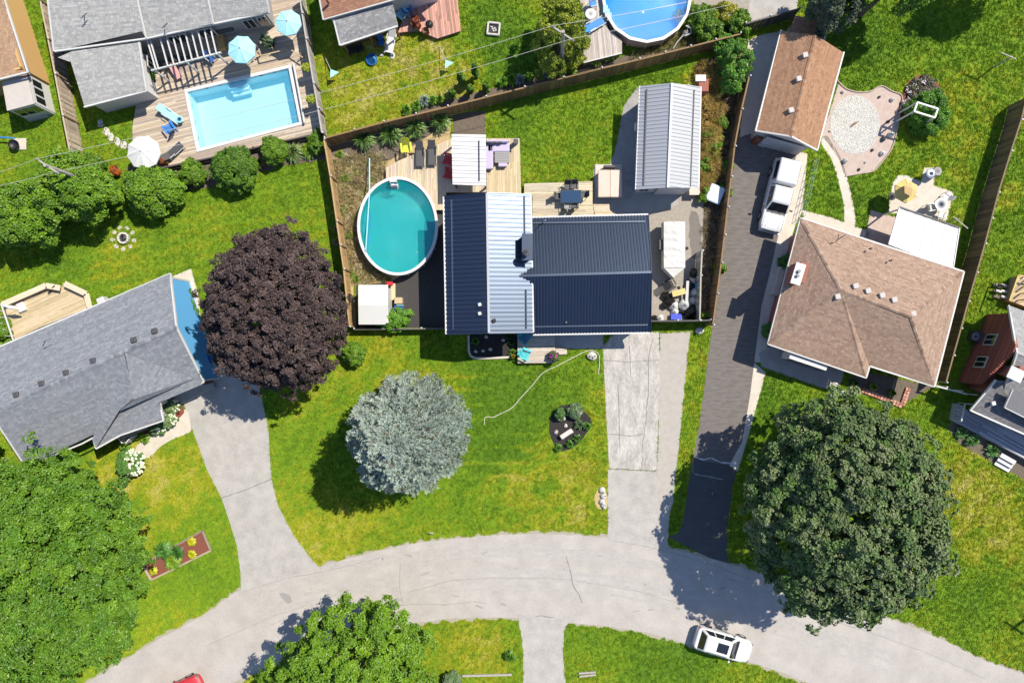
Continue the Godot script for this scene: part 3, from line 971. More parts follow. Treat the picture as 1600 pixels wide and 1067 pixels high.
# a crown of many leafy boughs over a lobed shell; c is the crown's middle
func crown(parent: Node, c: Vector3, rad: Vector3, boughs: int, bough_r: float, per: int, mesh: Mesh, m: Material, tones: Array, seed_: int, low := -0.35, wobble := 0.08, called := "crown", shoots := 0) -> void:
	var r := RandomNumberGenerator.new()
	r.seed = seed_
	var xf := []
	var cc := []
	var ph := [r.randf() * TAU, r.randf() * TAU, r.randf() * TAU]
	for i in boughs:
		var y := r.randf_range(low, 1.0)
		y = low + (1.0 - low) * pow((y - low) / (1.0 - low), 0.85)
		var a := r.randf() * TAU
		var s := sqrt(maxf(0.0, 1.0 - y * y))
		var d := Vector3(cos(a) * s, y, sin(a) * s)
		var lobe := 1.0 + wobble * sin(3.0 * a + ph[0]) + wobble * 0.8 * sin(5.0 * a + ph[1] + y * 3.0) + wobble * 0.5 * sin(9.0 * a + ph[2] + y * 5.0)
		var depth := r.randf_range(0.82, 1.02) if r.randf() < 0.74 else r.randf_range(0.45, 0.82)
		if i < shoots:      # long shoots that reach out of the crown
			depth = r.randf_range(1.02, 1.14)
			d = (d * Vector3(1, 0.5, 1)).normalized()
		var p := c + d * rad * lobe * depth
		var out := (d / rad * minf(rad.x, rad.y)).normalized() + Vector3(0, 0.45, 0)
		out = out.normalized()
		var br := bough_r * r.randf_range(0.6, 1.35)
		var tone := mix_tones(tones, r, 0.8, 1.15)
		for k in per:
			var e := Vector3(r.randfn(), r.randfn(), r.randfn()).normalized()
			if e.dot(out) < 0.1: e = e.bounce(out)
			var q := p + e * br * r.randf_range(0.5, 1.05) * Vector3(1, 0.8, 1)
			var face := (e + out * 0.8 + Vector3(0, 0.5, 0)).normalized()
			xf.append(Transform3D(aim_up(face, r.randf() * TAU, r.randf_range(0.7, 1.25)), q))
			var t := tone.lerp(mix_tones(tones, r), 0.35)
			cc.append(t)
	scatter(called, mesh, xf, cc, parent, m)

func trunk(parent: Node, foot: Vector3, top: Vector3, r0: float, spread_: Vector3, limbs: int, seed_: int, m: Material) -> void:
	var r := RandomNumberGenerator.new()
	r.seed = seed_
	var st := begin()
	var mid := foot.lerp(top, 0.5) + Vector3(r.randf_range(-0.1, 0.1), 0, r.randf_range(-0.1, 0.1))
	tube(st, [foot, foot.lerp(mid, 0.3), mid, top], [r0 * 1.4, r0, r0 * 0.8, r0 * 0.3], 9)
	for i in limbs:
		var a := TAU * i / limbs + r.randf_range(-0.3, 0.3)
		var s := foot.lerp(top, r.randf_range(0.3, 0.75))
		var e := s + Vector3(cos(a) * spread_.x, spread_.y * r.randf_range(0.4, 1.0), sin(a) * spread_.z) * r.randf_range(0.6, 0.85)
		tube(st, [s, s.lerp(e, 0.45) + Vector3(0, 0.25, 0), e], [r0 * 0.45, r0 * 0.28, r0 * 0.08], 6)
	obj("trunk", st, m, parent)

func tree(called: String, label: String, u, v, mid_h: float, rad: Vector3, boughs: int, bough_r: float, per: int, mesh: Mesh, m: Material, tones: Array, seed_: int, group := "", wobble := 0.08, low := -0.35, shoots := 0) -> Node3D:
	var foot := pt(u, v)
	var t := thing(called, label, "tree", foot, group)
	trunk(t, foot, foot + Vector3(0, mid_h + rad.y * 0.5, 0), 0.10 + rad.x * 0.035, rad * Vector3(1, 0.7, 1), 9, seed_, M.bark)
	crown(t, foot + Vector3(0, mid_h, 0), rad, boughs, bough_r, per, mesh, m, tones, seed_, low, wobble, "crown", shoots)
	return t

func shrub(called: String, label: String, u, v, rad: Vector3, mesh: Mesh, m: Material, tones: Array, seed_: int, boughs := 60, per := 14, group := "", base_y := 0.0, wobble := 0.06, category := "shrub") -> Node3D:
	var foot := pt(u, v, base_y)
	var t := thing(called, label, category, foot, group)
	var st := begin()
	for i in 4:
		var a := i * 1.6 + seed_
		tube(st, [foot, foot + Vector3(cos(a) * rad.x * 0.4, rad.y * 0.9, sin(a) * rad.z * 0.4)], [0.02 + rad.x * 0.02, 0.01], 5)
	obj("stem", st, M.bark, t)
	crown(t, foot + Vector3(0, rad.y * 0.75, 0), rad, boughs, rad.x * 0.22, per, mesh, m, tones, seed_, -0.6, wobble, "foliage")
	return t

func blades(called: String, label: String, u, v, r_: float, high: float, count: int, tones: Array, seed_: int, group := "", w := 0.035, base_y := 0.0, category := "plant") -> Node3D:   # a fountain of strap leaves
	var foot := pt(u, v, base_y)
	var t := thing(called, label, category, foot, group)
	var r := RandomNumberGenerator.new()
	r.seed = seed_
	var st := begin()
	for i in count:
		var a := r.randf() * TAU
		var d := Vector3(cos(a), 0, sin(a))
		var reach := r_ * sqrt(r.randf()) * r.randf_range(0.75, 1.1)
		var root := foot + d * r.randf() * r_ * 0.25
		var top := foot + d * reach * 0.62 + Vector3(0, high * r.randf_range(0.6, 1.1), 0)
		var tip := foot + d * reach * 1.05 + Vector3(0, high * r.randf_range(0.3, 0.75), 0)
		var s := Vector3(-d.z, 0, d.x) * w * r.randf_range(0.7, 1.2)
		st.set_color(mix_tones(tones, r, 0.7, 1.25))
		quad(st, root - s * 0.7, root + s * 0.7, top + s, top - s, Vector3.UP + d * 0.3)
		tri(st, top - s, top + s, tip, Vector3.UP + d * 0.5)
	var o := obj("leaves", st, M.leaf, t)
	o.set_meta("kind", "stuff")
	return t

func flowers(parent: Node, c: Vector3, rad: Vector3, count: int, size: float, tones: Array, seed_: int, called := "flower_head") -> void:
	var r := RandomNumberGenerator.new()
	r.seed = seed_
	var st := begin()
	for i in count:
		var a := r.randf() * TAU
		var y := r.randf_range(0.15, 1.0)
		var s := sqrt(1.0 - y * y)
		var p := c + Vector3(cos(a) * s, y, sin(a) * s) * rad
		st.set_color(mix_tones(tones, r, 0.85, 1.1))
		for k in 6:
			var b0 := TAU * k / 6.0
			var b1 := TAU * (k + 1) / 6.0
			var up := Vector3(0, size * 0.5, 0)
			tri(st, p + up, p + Vector3(cos(b0), 0, sin(b0)) * size, p + Vector3(cos(b1), 0, sin(b1)) * size, Vector3.UP)
	var o := obj(called, st, M.dry, parent)
	o.set_meta("kind", "stuff")

func rock(called: String, label: String, u, v, s: Vector3, m: Material, seed_: int, group := "", base_y := 0.0) -> void:
	var foot := pt(u, v, base_y)
	org = foot
	var r := RandomNumberGenerator.new()
	r.seed = seed_
	var st := begin()
	var rings := []
	var bump := []
	for k in 9: bump.append(r.randf_range(0.75, 1.15))
	for lv in [[0.9, -0.02], [1.0, 0.3], [0.92, 0.6], [0.66, 0.86], [0.2, 1.0]]:
		var ring := []
		for k in 9:
			var a := TAU * k / 9 + seed_
			ring.append(foot + Vector3(cos(a) * s.x * lv[0] * bump[k], s.y * lv[1] * r.randf_range(0.9, 1.1), sin(a) * s.z * lv[0] * bump[k]))
		rings.append(ring)
	loft(st, rings)
	tag(obj(called, st, m), label, "stone", group)

# ---------------------------------------------------------------- garden furniture
func umbrella(called: String, label: String, c: Vector3, r_: float, sides: int, m: Material, tip: float, turn := 0.0, group := "") -> Node3D:   # c: on the ground
	var t := thing(called, label, "umbrella", c, group)
	var rim := tip - r_ * 0.32
	var st := begin()
	tube(st, [c, c + Vector3(0, tip + 0.02, 0)], 0.028, 8)
	obj("pole", st, M.pale_grey, t)
	st = begin()
	lathe(st, c, [[0.0, 0.0], [0.30, 0.0], [0.30, 0.06], [0.06, 0.10], [0.05, 0.3]], 14)
	obj("base", st, M.dark_grey, t)
	for k in sides:
		var a0 := turn + TAU * k / sides
		var a1 := turn + TAU * (k + 1) / sides
		var top := c + Vector3(0, tip, 0)
		var n := 5
		st = begin()
		for i in n:
			var f0 := float(i) / n
			var f1 := float(i + 1) / n
			var q := []
			for s in [[f0, a0], [f1, a0], [f1, a1], [f0, a1]]:
				q.append(Vector3(c.x + cos(s[1]) * r_ * s[0], lerpf(tip, rim, pow(s[0], 1.25)), c.z + sin(s[1]) * r_ * s[0]))
			# cloth sags between the ribs
			var am := (a0 + a1) / 2.0
			var m0 := Vector3(c.x + cos(am) * r_ * f0 * cos((a1 - a0) / 2) * 0.985, lerpf(tip, rim, pow(f0, 1.25)) - 0.03 * f0 * r_, c.z + sin(am) * r_ * f0 * cos((a1 - a0) / 2) * 0.985)
			var m1 := Vector3(c.x + cos(am) * r_ * f1 * cos((a1 - a0) / 2) * 0.985, lerpf(tip, rim, pow(f1, 1.25)) - 0.03 * f1 * r_, c.z + sin(am) * r_ * f1 * cos((a1 - a0) / 2) * 0.985)
			quad(st, q[0], q[1], m1, m0, Vector3.UP)
			quad(st, m0, m1, q[2], q[3], Vector3.UP)
			if i == n - 1:
				var dn := Vector3(0, -0.12, 0)
				quad(st, q[1], m1, m1 + dn, q[1] + dn, m1 - c)
				quad(st, m1, q[2], q[2] + dn, m1 + dn, m1 - c)
		obj("canopy_panel", st, m, t)
		st = begin()
		tube(st, [top + Vector3(0, 0.012, 0), Vector3(c.x + cos(a0) * r_ * 0.5, lerpf(tip, rim, pow(0.5, 1.25)) + 0.012, c.z + sin(a0) * r_ * 0.5), Vector3(c.x + cos(a0) * r_, rim + 0.012, c.z + sin(a0) * r_)], 0.014, 5)
		obj("rib", st, M.pale_grey, t)
	st = begin()
	lathe(st, c + Vector3(0, tip, 0), [[0.07, 0.0], [0.06, 0.04], [0.025, 0.06], [0.0, 0.14]], 8)
	obj("finial", st, M.pale_grey, t)
	return t

func tilt(a: float) -> Basis:
	return Basis(Vector3(0, 0, 1), a)

# things below are built round the origin facing +x, then turned and put in place
func put(t: Node3D, at: Vector3, turn: float) -> Node3D:
	t.position = at
	t.rotation.y = turn
	return t

func lounger(called, label, frame_m, sling_m, group := "") -> Node3D:
	var t := thing(called, label, "lounger", Vector3.ZERO, group)
	bbox("seat", Vector3(0.35, 0.34, 0), Vector3(1.25, 0.06, 0.58), 0.02, sling_m, t)
	bbox("backrest", Vector3(-0.56, 0.55, 0), Vector3(0.72, 0.06, 0.58), 0.02, sling_m, t, tilt(-0.62))
	for s in [-1, 1]:
		box("rail", Vector3(0.25, 0.32, 0.31 * s), Vector3(1.6, 0.05, 0.04), frame_m, t)
		for x in [-0.45, 0.9]: box("leg", Vector3(x, 0.15, 0.31 * s), Vector3(0.045, 0.30, 0.045), frame_m, t)
		box("armrest", Vector3(-0.15, 0.56, 0.33 * s), Vector3(0.5, 0.03, 0.06), frame_m, t)
	return t

func adirondack(called, label, m, group := "") -> Node3D:
	var t := thing(called, label, "chair", Vector3.ZERO, group)
	for k in 5:
		bbox("seat_slat", Vector3(0.28 - k * 0.115, 0.36 - k * 0.028, 0), Vector3(0.10, 0.025, 0.52), 0.006, m, t, tilt(0.24))
	for k in 5:
		var z := (k - 2) * 0.105
		bbox("back_slat", Vector3(-0.42, 0.62 - absf(k - 2) * 0.03, z * 1.15), Vector3(0.92 - absf(k - 2) * 0.07, 0.025, 0.095), 0.006, m, t, tilt(-1.12))
	for s in [-1, 1]:
		bbox("armrest", Vector3(0.02, 0.56, 0.36 * s), Vector3(0.74, 0.03, 0.15), 0.012, m, t)
		bbox("front_leg", Vector3(0.3, 0.275, 0.33 * s), Vector3(0.09, 0.55, 0.03), 0.005, m, t)
		bbox("rear_leg", Vector3(-0.05, 0.2, 0.29 * s), Vector3(0.9, 0.10, 0.03), 0.005, m, t, tilt(0.42))
	return t

func patio_chair(called, label, m, seat_m, group := "") -> Node3D:
	var t := thing(called, label, "chair", Vector3.ZERO, group)
	bbox("seat", Vector3(0, 0.44, 0), Vector3(0.48, 0.05, 0.50), 0.02, seat_m, t)
	bbox("backrest", Vector3(-0.29, 0.74, 0), Vector3(0.58, 0.04, 0.48), 0.015, seat_m, t, tilt(-1.25))
	for s in [-1, 1]:
		box("armrest", Vector3(-0.02, 0.65, 0.27 * s), Vector3(0.5, 0.03, 0.045), m, t)
		for x in [-0.22, 0.22]: box("leg", Vector3(x, 0.32, 0.27 * s), Vector3(0.035, 0.64, 0.035), m, t)
	return t

func round_table(called, label, c: Vector3, r_: float, m: Material, high := 0.72) -> Node3D:
	var t := thing(called, label, "table", c)
	var st := begin()
	lathe(st, c, [[0.0, high - 0.03], [r_ * 0.97, high - 0.03], [r_, high - 0.015], [r_ * 0.98, high], [0.0, high]], 24)
	obj("tabletop", st, m, t)
	for k in 4:
		var a := TAU * k / 4 + 0.4
		st = begin()
		tube(st, [c + Vector3(cos(a), 0, sin(a)) * r_ * 0.8, c + Vector3(0, high * 0.5, 0), c + Vector3(cos(a), 0, sin(a)) * r_ * 0.5 + Vector3(0, high - 0.03, 0)], 0.016, 6)
		obj("leg", st, m, t)
	return t

func pot(called, label, u, v, r_: float, high: float, m: Material, tones: Array, seed_: int, base_y := 0.0, bloom: Array = []) -> Node3D:
	var c := pt(u, v, base_y)
	var t := thing(called, label, "plant pot", c)
	var st := begin()
	lathe(st, c, [[0.0, 0.0], [r_ * 0.55, 0.0], [r_ * 0.75, high * 0.85], [r_ * 0.82, high * 0.86], [r_ * 0.82, high], [r_ * 0.7, high], [r_ * 0.66, high - 0.05], [0.0, high - 0.05]], 14)
	obj("pot", st, m, t)
	crown(t, c + Vector3(0, high + r_ * 0.5, 0), Vector3(r_, r_ * 0.9, r_), 16, r_ * 0.3, 8, M.small_leaf, M.leaf, tones, seed_, -0.5, 0.1, "foliage")
	if bloom.size() > 0: flowers(t, c + Vector3(0, high + r_ * 0.55, 0), Vector3(r_, r_, r_), 26, 0.06, bloom, seed_)
	return t

# ---------------------------------------------------------------- vehicles (front to +x, built round the origin)
func body_ring(x: float, w: float, y0: float, y1: float, rr: float) -> Array:
	var out := []
	for q in [[1, 1], [1, -1], [-1, -1], [-1, 1]]:     # corners (z, y)
		for s in 5:
			var a0 := 0.0
			if q == [1, 1]: a0 = 90.0 - s * 22.5
			elif q == [1, -1]: a0 = 0.0 - s * 22.5
			elif q == [-1, -1]: a0 = -90.0 - s * 22.5
			else: a0 = 180.0 - s * 22.5
			var a := deg_to_rad(a0)
			var r := minf(rr, minf(w, (y1 - y0) / 2.0) - 0.01)
			out.append(Vector3(x, (y1 - r if q[1] > 0 else y0 + r) + sin(a) * r, (w - r) * q[0] + cos(a) * r))
	return out

func hull(called: String, stations: Array, m: Material, parent: Node) -> MeshInstance3D:
	var rings := []
	for s in stations: rings.append(body_ring(s[0], s[1], s[2], s[3], s[4]))
	var st := begin()
	loft(st, rings)
	return obj(called, st, m, parent)

func wheel(parent: Node, c: Vector3, r_: float, w: float) -> void:
	var sd := signf(c.z)
	var st := begin()
	tube(st, [c + Vector3(0, 0, -w / 2), c + Vector3(0, 0, -w / 2 + 0.03), c + Vector3(0, 0, w / 2 - 0.03), c + Vector3(0, 0, w / 2)], [r_ * 0.9, r_, r_, r_ * 0.9], 20)
	var o := obj("wheel", st, M.tyre, parent)
	st = begin()
	tube(st, [c + Vector3(0, 0, sd * (w / 2 - 0.02)), c + Vector3(0, 0, sd * (w / 2 + 0.012))], [r_ * 0.66, r_ * 0.58], 16)
	obj("rim", st, M.steel, o)

# a glasshouse: belt rectangle below, roof rectangle above, panes set into its four sides
func cabin(parent: Node, bx0: float, bx1: float, rx0: float, rx1: float, bw: float, rw: float, y0: float, y1: float, m: Material, panes: Array) -> void:
	var rings := []
	for f in [0.0, 0.12, 0.85, 0.95, 1.0]:
		var y := lerpf(y0, y1, f)
		var in_ := 0.0 if f < 0.9 else (0.05 if f < 0.97 else 0.14)
		var x0 := lerpf(bx0, rx0, minf(f, 0.95)) + in_
		var x1 := lerpf(bx1, rx1, minf(f, 0.95)) - in_
		var w := lerpf(bw, rw, minf(f, 0.95)) - in_
		var ring := []
		for q in [[x1, w], [x1, -w], [x0, -w], [x0, w]]:
			var cx: float = q[0] - signf(q[0] - (x0 + x1) / 2) * 0.1
			var cz: float = q[1] - signf(q[1]) * 0.1
			var base := 0.0
			if q[1] > 0 and q[0] == x1: base = 90.0
			elif q[1] < 0 and q[0] == x1: base = 0.0
			elif q[1] < 0: base = -90.0
			else: base = 180.0
			for s in 3:
				var a := deg_to_rad(base - s * 45.0)
				ring.append(Vector3(cx + cos(a) * 0.1, y, cz + sin(a) * 0.1))
		rings.append(ring)
	var st := begin()
	loft(st, rings)
	var o := obj("cabin", st, m, parent)
	for p in panes:   # [name, side, from, to] side: f b l r; from..to along the side
		var g0 := 0.10
		var g1 := 0.86
		var q := []
		for e in [[p[2], g0], [p[3], g0], [p[3], g1], [p[2], g1]]:
			var y := lerpf(y0, y1, e[1])
			var x0 := lerpf(bx0, rx0, e[1])
			var x1 := lerpf(bx1, rx1, e[1])
			var w := lerpf(bw, rw, e[1])
			if p[1] == "f": q.append(Vector3(x1 + 0.012, y, lerpf(-w + 0.07, w - 0.07, e[0])))
			elif p[1] == "b": q.append(Vector3(x0 - 0.012, y, lerpf(-w + 0.07, w - 0.07, e[0])))
			else:
				var sg := 1.0 if p[1] == "r" else -1.0
				q.append(Vector3(lerpf(x0 + 0.08, x1 - 0.08, e[0]), y, (w + 0.012) * sg))
		st = begin()
		var mid := (q[0] + q[1] + q[2] + q[3]) / 4.0 as Vector3
		var out := Vector3(1, 0.4, 0) if p[1] == "f" else (Vector3(-1, 0.4, 0) if p[1] == "b" else Vector3(0, 0.3, signf(mid.z)))
		quad(st, q[0], q[1], q[2], q[3], out)
		var back := -out.normalized() * 0.03
		quad(st, q[0] + back, q[1] + back, q[2] + back, q[3] + back, -out)
		for k in 4: quad(st, q[k], q[(k + 1) % 4], q[(k + 1) % 4] + back, q[k] + back, (q[k] + q[(k + 1) % 4]) / 2.0 - mid)
		obj(p[0], st, M.glass, parent)

func car(called: String, label: String, m: Material, sunroof := true) -> Node3D:
	var t := thing(called, label, "car")
	hull("body", [[-2.22, 0.62, 0.42, 0.92, 0.12], [-2.17, 0.80, 0.33, 1.00, 0.16], [-1.95, 0.88, 0.26, 1.04, 0.18], [-1.4, 0.92, 0.22, 1.05, 0.2], [0.0, 0.93, 0.22, 1.02, 0.2], [0.9, 0.92, 0.22, 0.99, 0.2], [1.5, 0.90, 0.23, 0.95, 0.2], [1.95, 0.84, 0.27, 0.85, 0.18], [2.15, 0.72, 0.32, 0.76, 0.15], [2.24, 0.5, 0.40, 0.66, 0.1]], m, t)
	cabin(t, -2.02, 0.95, -1.62, 0.28, 0.83, 0.64, 0.98, 1.62, m, [["windscreen", "f", 0.02, 0.98], ["rear_window", "b", 0.05, 0.95], ["side_window", "l", 0.04, 0.30], ["side_window", "l", 0.34, 0.62], ["side_window", "l", 0.65, 0.95], ["side_window", "r", 0.04, 0.30], ["side_window", "r", 0.34, 0.62], ["side_window", "r", 0.65, 0.95]])
	bbox("cowl", Vector3(0.99, 1.0, 0), Vector3(0.16, 0.03, 1.4), 0.01, M.black, t)
	for s in [-1, 1]:
		box("hood_gap", Vector3(1.42, 0.962, 0.66 * s), Vector3(0.9, 0.01, 0.012), M.dark_grey, t, tilt(-0.06))
		box("wiper", Vector3(0.93, 1.06, 0.25 * s - 0.15), Vector3(0.03, 0.02, 0.55), M.black, t, Basis(Vector3.UP, 0.12))
		for x in [-0.95, -0.1, 0.75]: box("door_gap", Vector3(x, 0.72, 0.928 * s), Vector3(0.012, 0.5, 0.012), M.dark_grey, t)
		for x in [-0.75, 0.12]: bbox("door_handle", Vector3(x, 0.86, 0.935 * s), Vector3(0.16, 0.03, 0.03), 0.008, M.steel, t)
	box("tailgate_gap", Vector3(-1.98, 1.046, 0), Vector3(0.012, 0.01, 1.3), M.dark_grey, t)
	bbox("rear_plate", Vector3(-2.225, 0.68, 0), Vector3(0.02, 0.12, 0.36), 0.004, M.pale_grey, t)
	if sunroof: bbox("sunroof", Vector3(-0.32, 1.628, 0), Vector3(0.86, 0.02, 0.72), 0.006, M.glass, t)
	for s in [-1, 1]:
		for x in [-1.38, 1.36]: wheel(t, Vector3(x, 0.34, 0.84 * s), 0.34, 0.22)
		bbox("mirror", Vector3(0.62, 1.06, 1.02 * s), Vector3(0.14, 0.14, 0.2), 0.04, m, t)
		bbox("headlight", Vector3(2.05, 0.72, 0.62 * s), Vector3(0.26, 0.13, 0.3), 0.03, M.steel, t, Basis(Vector3.UP, 0.45 * s))
		bbox("tail_light", Vector3(-2.12, 0.86, 0.70 * s), Vector3(0.14, 0.16, 0.26), 0.03, M.red, t)
		bbox("roof_rail", Vector3(-0.65, 1.64, 0.56 * s), Vector3(1.5, 0.03, 0.03), 0.008, M.dark_grey, t)
	return t

func pickup(called: String, label: String, m: Material) -> Node3D:
	var t := thing(called, label, "pickup")
	hull("body", [[-2.75, 0.80, 0.45, 1.00, 0.08], [-2.70, 0.90, 0.38, 1.06, 0.1], [-1.0, 0.94, 0.36, 1.08, 0.12], [0.9, 0.94, 0.36, 1.08, 0.14], [1.5, 0.93, 0.36, 1.08, 0.14], [2.4, 0.90, 0.38, 1.02, 0.14], [2.68, 0.84, 0.42, 0.94, 0.12], [2.76, 0.74, 0.48, 0.86, 0.08]], m, t)
	cabin(t, -0.62, 1.40, -0.50, 0.72, 0.86, 0.70, 1.05, 1.76, m, [["windscreen", "f", 0.02, 0.98], ["side_window", "l", 0.04, 0.46], ["side_window", "l", 0.50, 0.95], ["side_window", "r", 0.04, 0.46], ["side_window", "r", 0.50, 0.95]])
	cabin(t, -2.72, -0.70, -2.60, -0.74, 0.88, 0.80, 1.05, 1.84, m, [["cap_window", "b", 0.1, 0.9], ["cap_window", "l", 0.1, 0.9], ["cap_window", "r", 0.1, 0.9]])
	for k in 5: box("roof_rib", Vector3(0.12, 1.765, (k - 2) * 0.22), Vector3(1.0, 0.012, 0.05), m, t)
	for s in [-1, 1]:
		for x in [-1.75, 1.75]: wheel(t, Vector3(x, 0.38, 0.86 * s), 0.38, 0.24)
		bbox("mirror", Vector3(1.05, 1.2, 1.06 * s), Vector3(0.12, 0.16, 0.24), 0.03, M.dark_grey, t)
		bbox("headlight", Vector3(2.72, 0.80, 0.60 * s), Vector3(0.08, 0.16, 0.30), 0.02, M.steel, t)
		bbox("tail_light", Vector3(-2.76, 0.84, 0.80 * s), Vector3(0.05, 0.26, 0.14), 0.01, M.red, t)
		box("hood_crease", Vector3(2.0, 1.072, 0.5 * s), Vector3(1.1, 0.012, 0.03), m, t, tilt(-0.05))
	bbox("cowl", Vector3(1.44, 1.085, 0), Vector3(0.14, 0.03, 1.5), 0.01, M.black, t)
	for s in [-1, 1]:
		box("hood_gap", Vector3(2.05, 1.062, 0.74 * s), Vector3(1.15, 0.01, 0.014), M.dark_grey, t, tilt(-0.05))
		box("wiper", Vector3(1.34, 1.14, 0.28 * s - 0.15), Vector3(0.03, 0.02, 0.6), M.black, t, Basis(Vector3.UP, 0.12))
		for x in [-0.6, 0.3, 1.2]: box("door_gap", Vector3(x, 0.78, 0.943 * s), Vector3(0.014, 0.5, 0.012), M.dark_grey, t)
	box("bed_gap", Vector3(-0.66, 1.083, 0), Vector3(0.03, 0.012, 1.86), M.dark_grey, t)
	bbox("front_bumper", Vector3(2.82, 0.52, 0), Vector3(0.16, 0.2, 1.72), 0.04, M.steel, t)
	bbox("rear_bumper", Vector3(-2.84, 0.5, 0), Vector3(0.14, 0.16, 1.7), 0.03, M.steel, t)
	bbox("grille", Vector3(2.78, 0.78, 0), Vector3(0.04, 0.2, 0.84), 0.01, M.dark_grey, t)
	return t

# ---------------------------------------------------------------- houses
func middle_house() -> void:
	var t := thing("metal_roof_house", "house under dark navy ribbed metal gable roofs with silvery east slope", "house", pt(850, 425))
	walls([[697, 309], [829, 306], [832, 518], [700, 520]], 4.2, 0.35, M.grey_siding, t)
	walls([[834, 344], [1012, 340], [1014, 516], [834, 519]], 2.7, 0.3, M.grey_siding, t)
	var m: Material = M.navy_metal
	metal_slope([[693.5, 307, 4.2], [760.7, 301.6, 5.05], [764, 520, 5.05], [697.4, 522, 4.2]], m, t, 0.32, 0.96)
	metal_slope([[760.7, 301.6, 5.05], [829, 304, 4.2], [833, 519, 4.2], [764, 520, 5.05]], m, t, 0.32, 0.96)
	metal_slope([[829, 340.4, 2.7], [1013, 335.7, 2.7], [1018, 425, 4.44], [811, 431, 4.44]], m, t, 0.23, 0.92)
	metal_slope([[811, 431, 4.44], [1018, 425, 4.44], [1016.5, 519, 2.7], [829, 522, 2.7]], m, t, 0.23, 0.92)
	for g in [[[760.7, 301.6, 5.05], [764, 520, 5.05]], [[812, 431, 4.44], [1018, 425, 4.44]]]:
		var a := pt(g[0][0], g[0][1], g[0][2] + 0.05)
		var b := pt(g[1][0], g[1][1], g[1][2] + 0.05)
		beam("ridge_cap", a, b, 0.16, 0.05, M.pale_metal if g[0][2] > 5.0 else m, t)
	# gables under the ridges
	gable(t, pt(700, 309, 4.15), pt(827, 306, 4.15), pt(761, 304, 4.98), M.grey_siding)
	gable(t, pt(702, 519, 4.15), pt(830, 517, 4.15), pt(764, 518, 4.98), M.grey_siding)
	gable(t, pt(1009, 341, 2.7), pt(1012, 515, 2.7), pt(1014, 425, 4.15), M.grey_siding)
	# white gutters along the eaves
	for g in [[[693, 307, 4.16], [697, 522, 4.16]], [[829.5, 304, 4.16], [833.5, 519, 4.16]], [[831, 339.6, 2.66], [1013, 335, 2.66]], [[833, 523, 2.66], [1016, 520, 2.66]]]:
		beam("gutter", pt(g[0][0], g[0][1], g[0][2]), pt(g[1][0], g[1][1], g[1][2]), 0.12, 0.1, M.white, t)
	for g in [[[693.5, 306.6, 4.2], [760.7, 301.2, 5.05]], [[760.7, 301.2, 5.05], [829, 303.6, 4.2]], [[697.4, 522.6, 4.2], [764, 520.6, 5.05]], [[764, 520.6, 5.05], [833, 519.6, 4.2]], [[1013.4, 335.7, 2.7], [1018.4, 425, 4.44]], [[1018.4, 425, 4.44], [1017, 519, 2.7]]]:
		beam("barge_board", pt(g[0][0], g[0][1], g[0][2]), pt(g[1][0], g[1][1], g[1][2]), 0.05, 0.14, M.navy_metal, t)
	# snow guards: bars a little above the eaves
	for g in [[[705, 312, 4.36], [708, 515, 4.36]], [[819.5, 306, 4.36], [820, 366, 4.36]], [[822, 452, 4.36], [822.5, 513, 4.36]], [[833, 348.5, 2.92], [1008, 346, 2.92]], [[836, 510.5, 2.92], [1012, 507.5, 2.92]]]:
		beam("snow_guard", pt(g[0][0], g[0][1], g[0][2] + 0.03), pt(g[1][0], g[1][1], g[1][2] + 0.03), 0.09, 0.11, m, t)
	# windows and doors of the street front, under the eaves
	var zl: float = pt(766, 519, 4.2).z - 0.35
	var zr: float = pt(920, 517.5, 2.7).z - 0.3
	for w in [[712, 742, zl, 4.2], [772, 806, zl, 4.2], [880, 905, zr, 2.7]]:
		window(t, Vector3(pt(w[0], 519, w[3]).x, 0, w[2]), Vector3(pt(w[1], 519, w[3]).x, 0, w[2]), 1.0, 1.2, Vector3(0, 0, 1), M.white_trim)
	var door := box("front_door", Vector3(pt(852, 519, 2.7).x, 1.25, zr + 0.03), Vector3(0.95, 2.05, 0.06), M.deep_teal, t)
	box("handle", Vector3(pt(852, 519, 2.7).x + 0.36, 1.2, zr + 0.075), Vector3(0.05, 0.14, 0.04), M.steel, door)
	var gd := box("garage_door", Vector3(pt(972, 519, 2.7).x, 1.1, zr + 0.02), Vector3(3.4, 2.2, 0.05), M.white_trim, t)
	for k in 4: box("door_panel", Vector3(pt(972, 519, 2.7).x, 0.29 + k * 0.54, zr + 0.055), Vector3(3.3, 0.5, 0.03), M.white, gd)
	# metal chimney chase on the east slope
	var ch := bbox("chimney", pt(824, 386, 4.6), Vector3(0.62, 1.3, 1.7), 0.03, m, t)
	bbox("chimney_cap", pt(824, 386, 5.3), Vector3(0.8, 0.08, 1.9), 0.02, m, ch)
	var st := begin()
	lathe(st, pt(822, 396, 5.35), [[0.0, 0.0], [0.15, 0.0], [0.15, 0.32], [0.24, 0.34], [0.24, 0.46], [0.0, 0.52]], 14)
	obj("flue", st, M.dark_grey, ch)
	for p in [[749.5, 476, 4.9], [749.5, 490, 4.9]]: roof_vent(t, p[0], p[1], p[2], M.pale_grey, "roof_vent", 0.24)
	roof_vent(t, 772, 501, 4.93, M.black, "roof_vent", 0.26)
	st = begin()
	lathe(st, pt(884, 504, 2.85), [[0.07, 0.0], [0.07, 0.4], [0.0, 0.4]], 10)
	obj("vent_pipe", st, M.grey, t)
	st = begin()
	tube(st, [pt(848, 349, 2.75), pt(850, 345, 3.5), pt(852, 344, 4.4)], 0.035, 6)
	obj("service_mast", st, M.pale_grey, t)

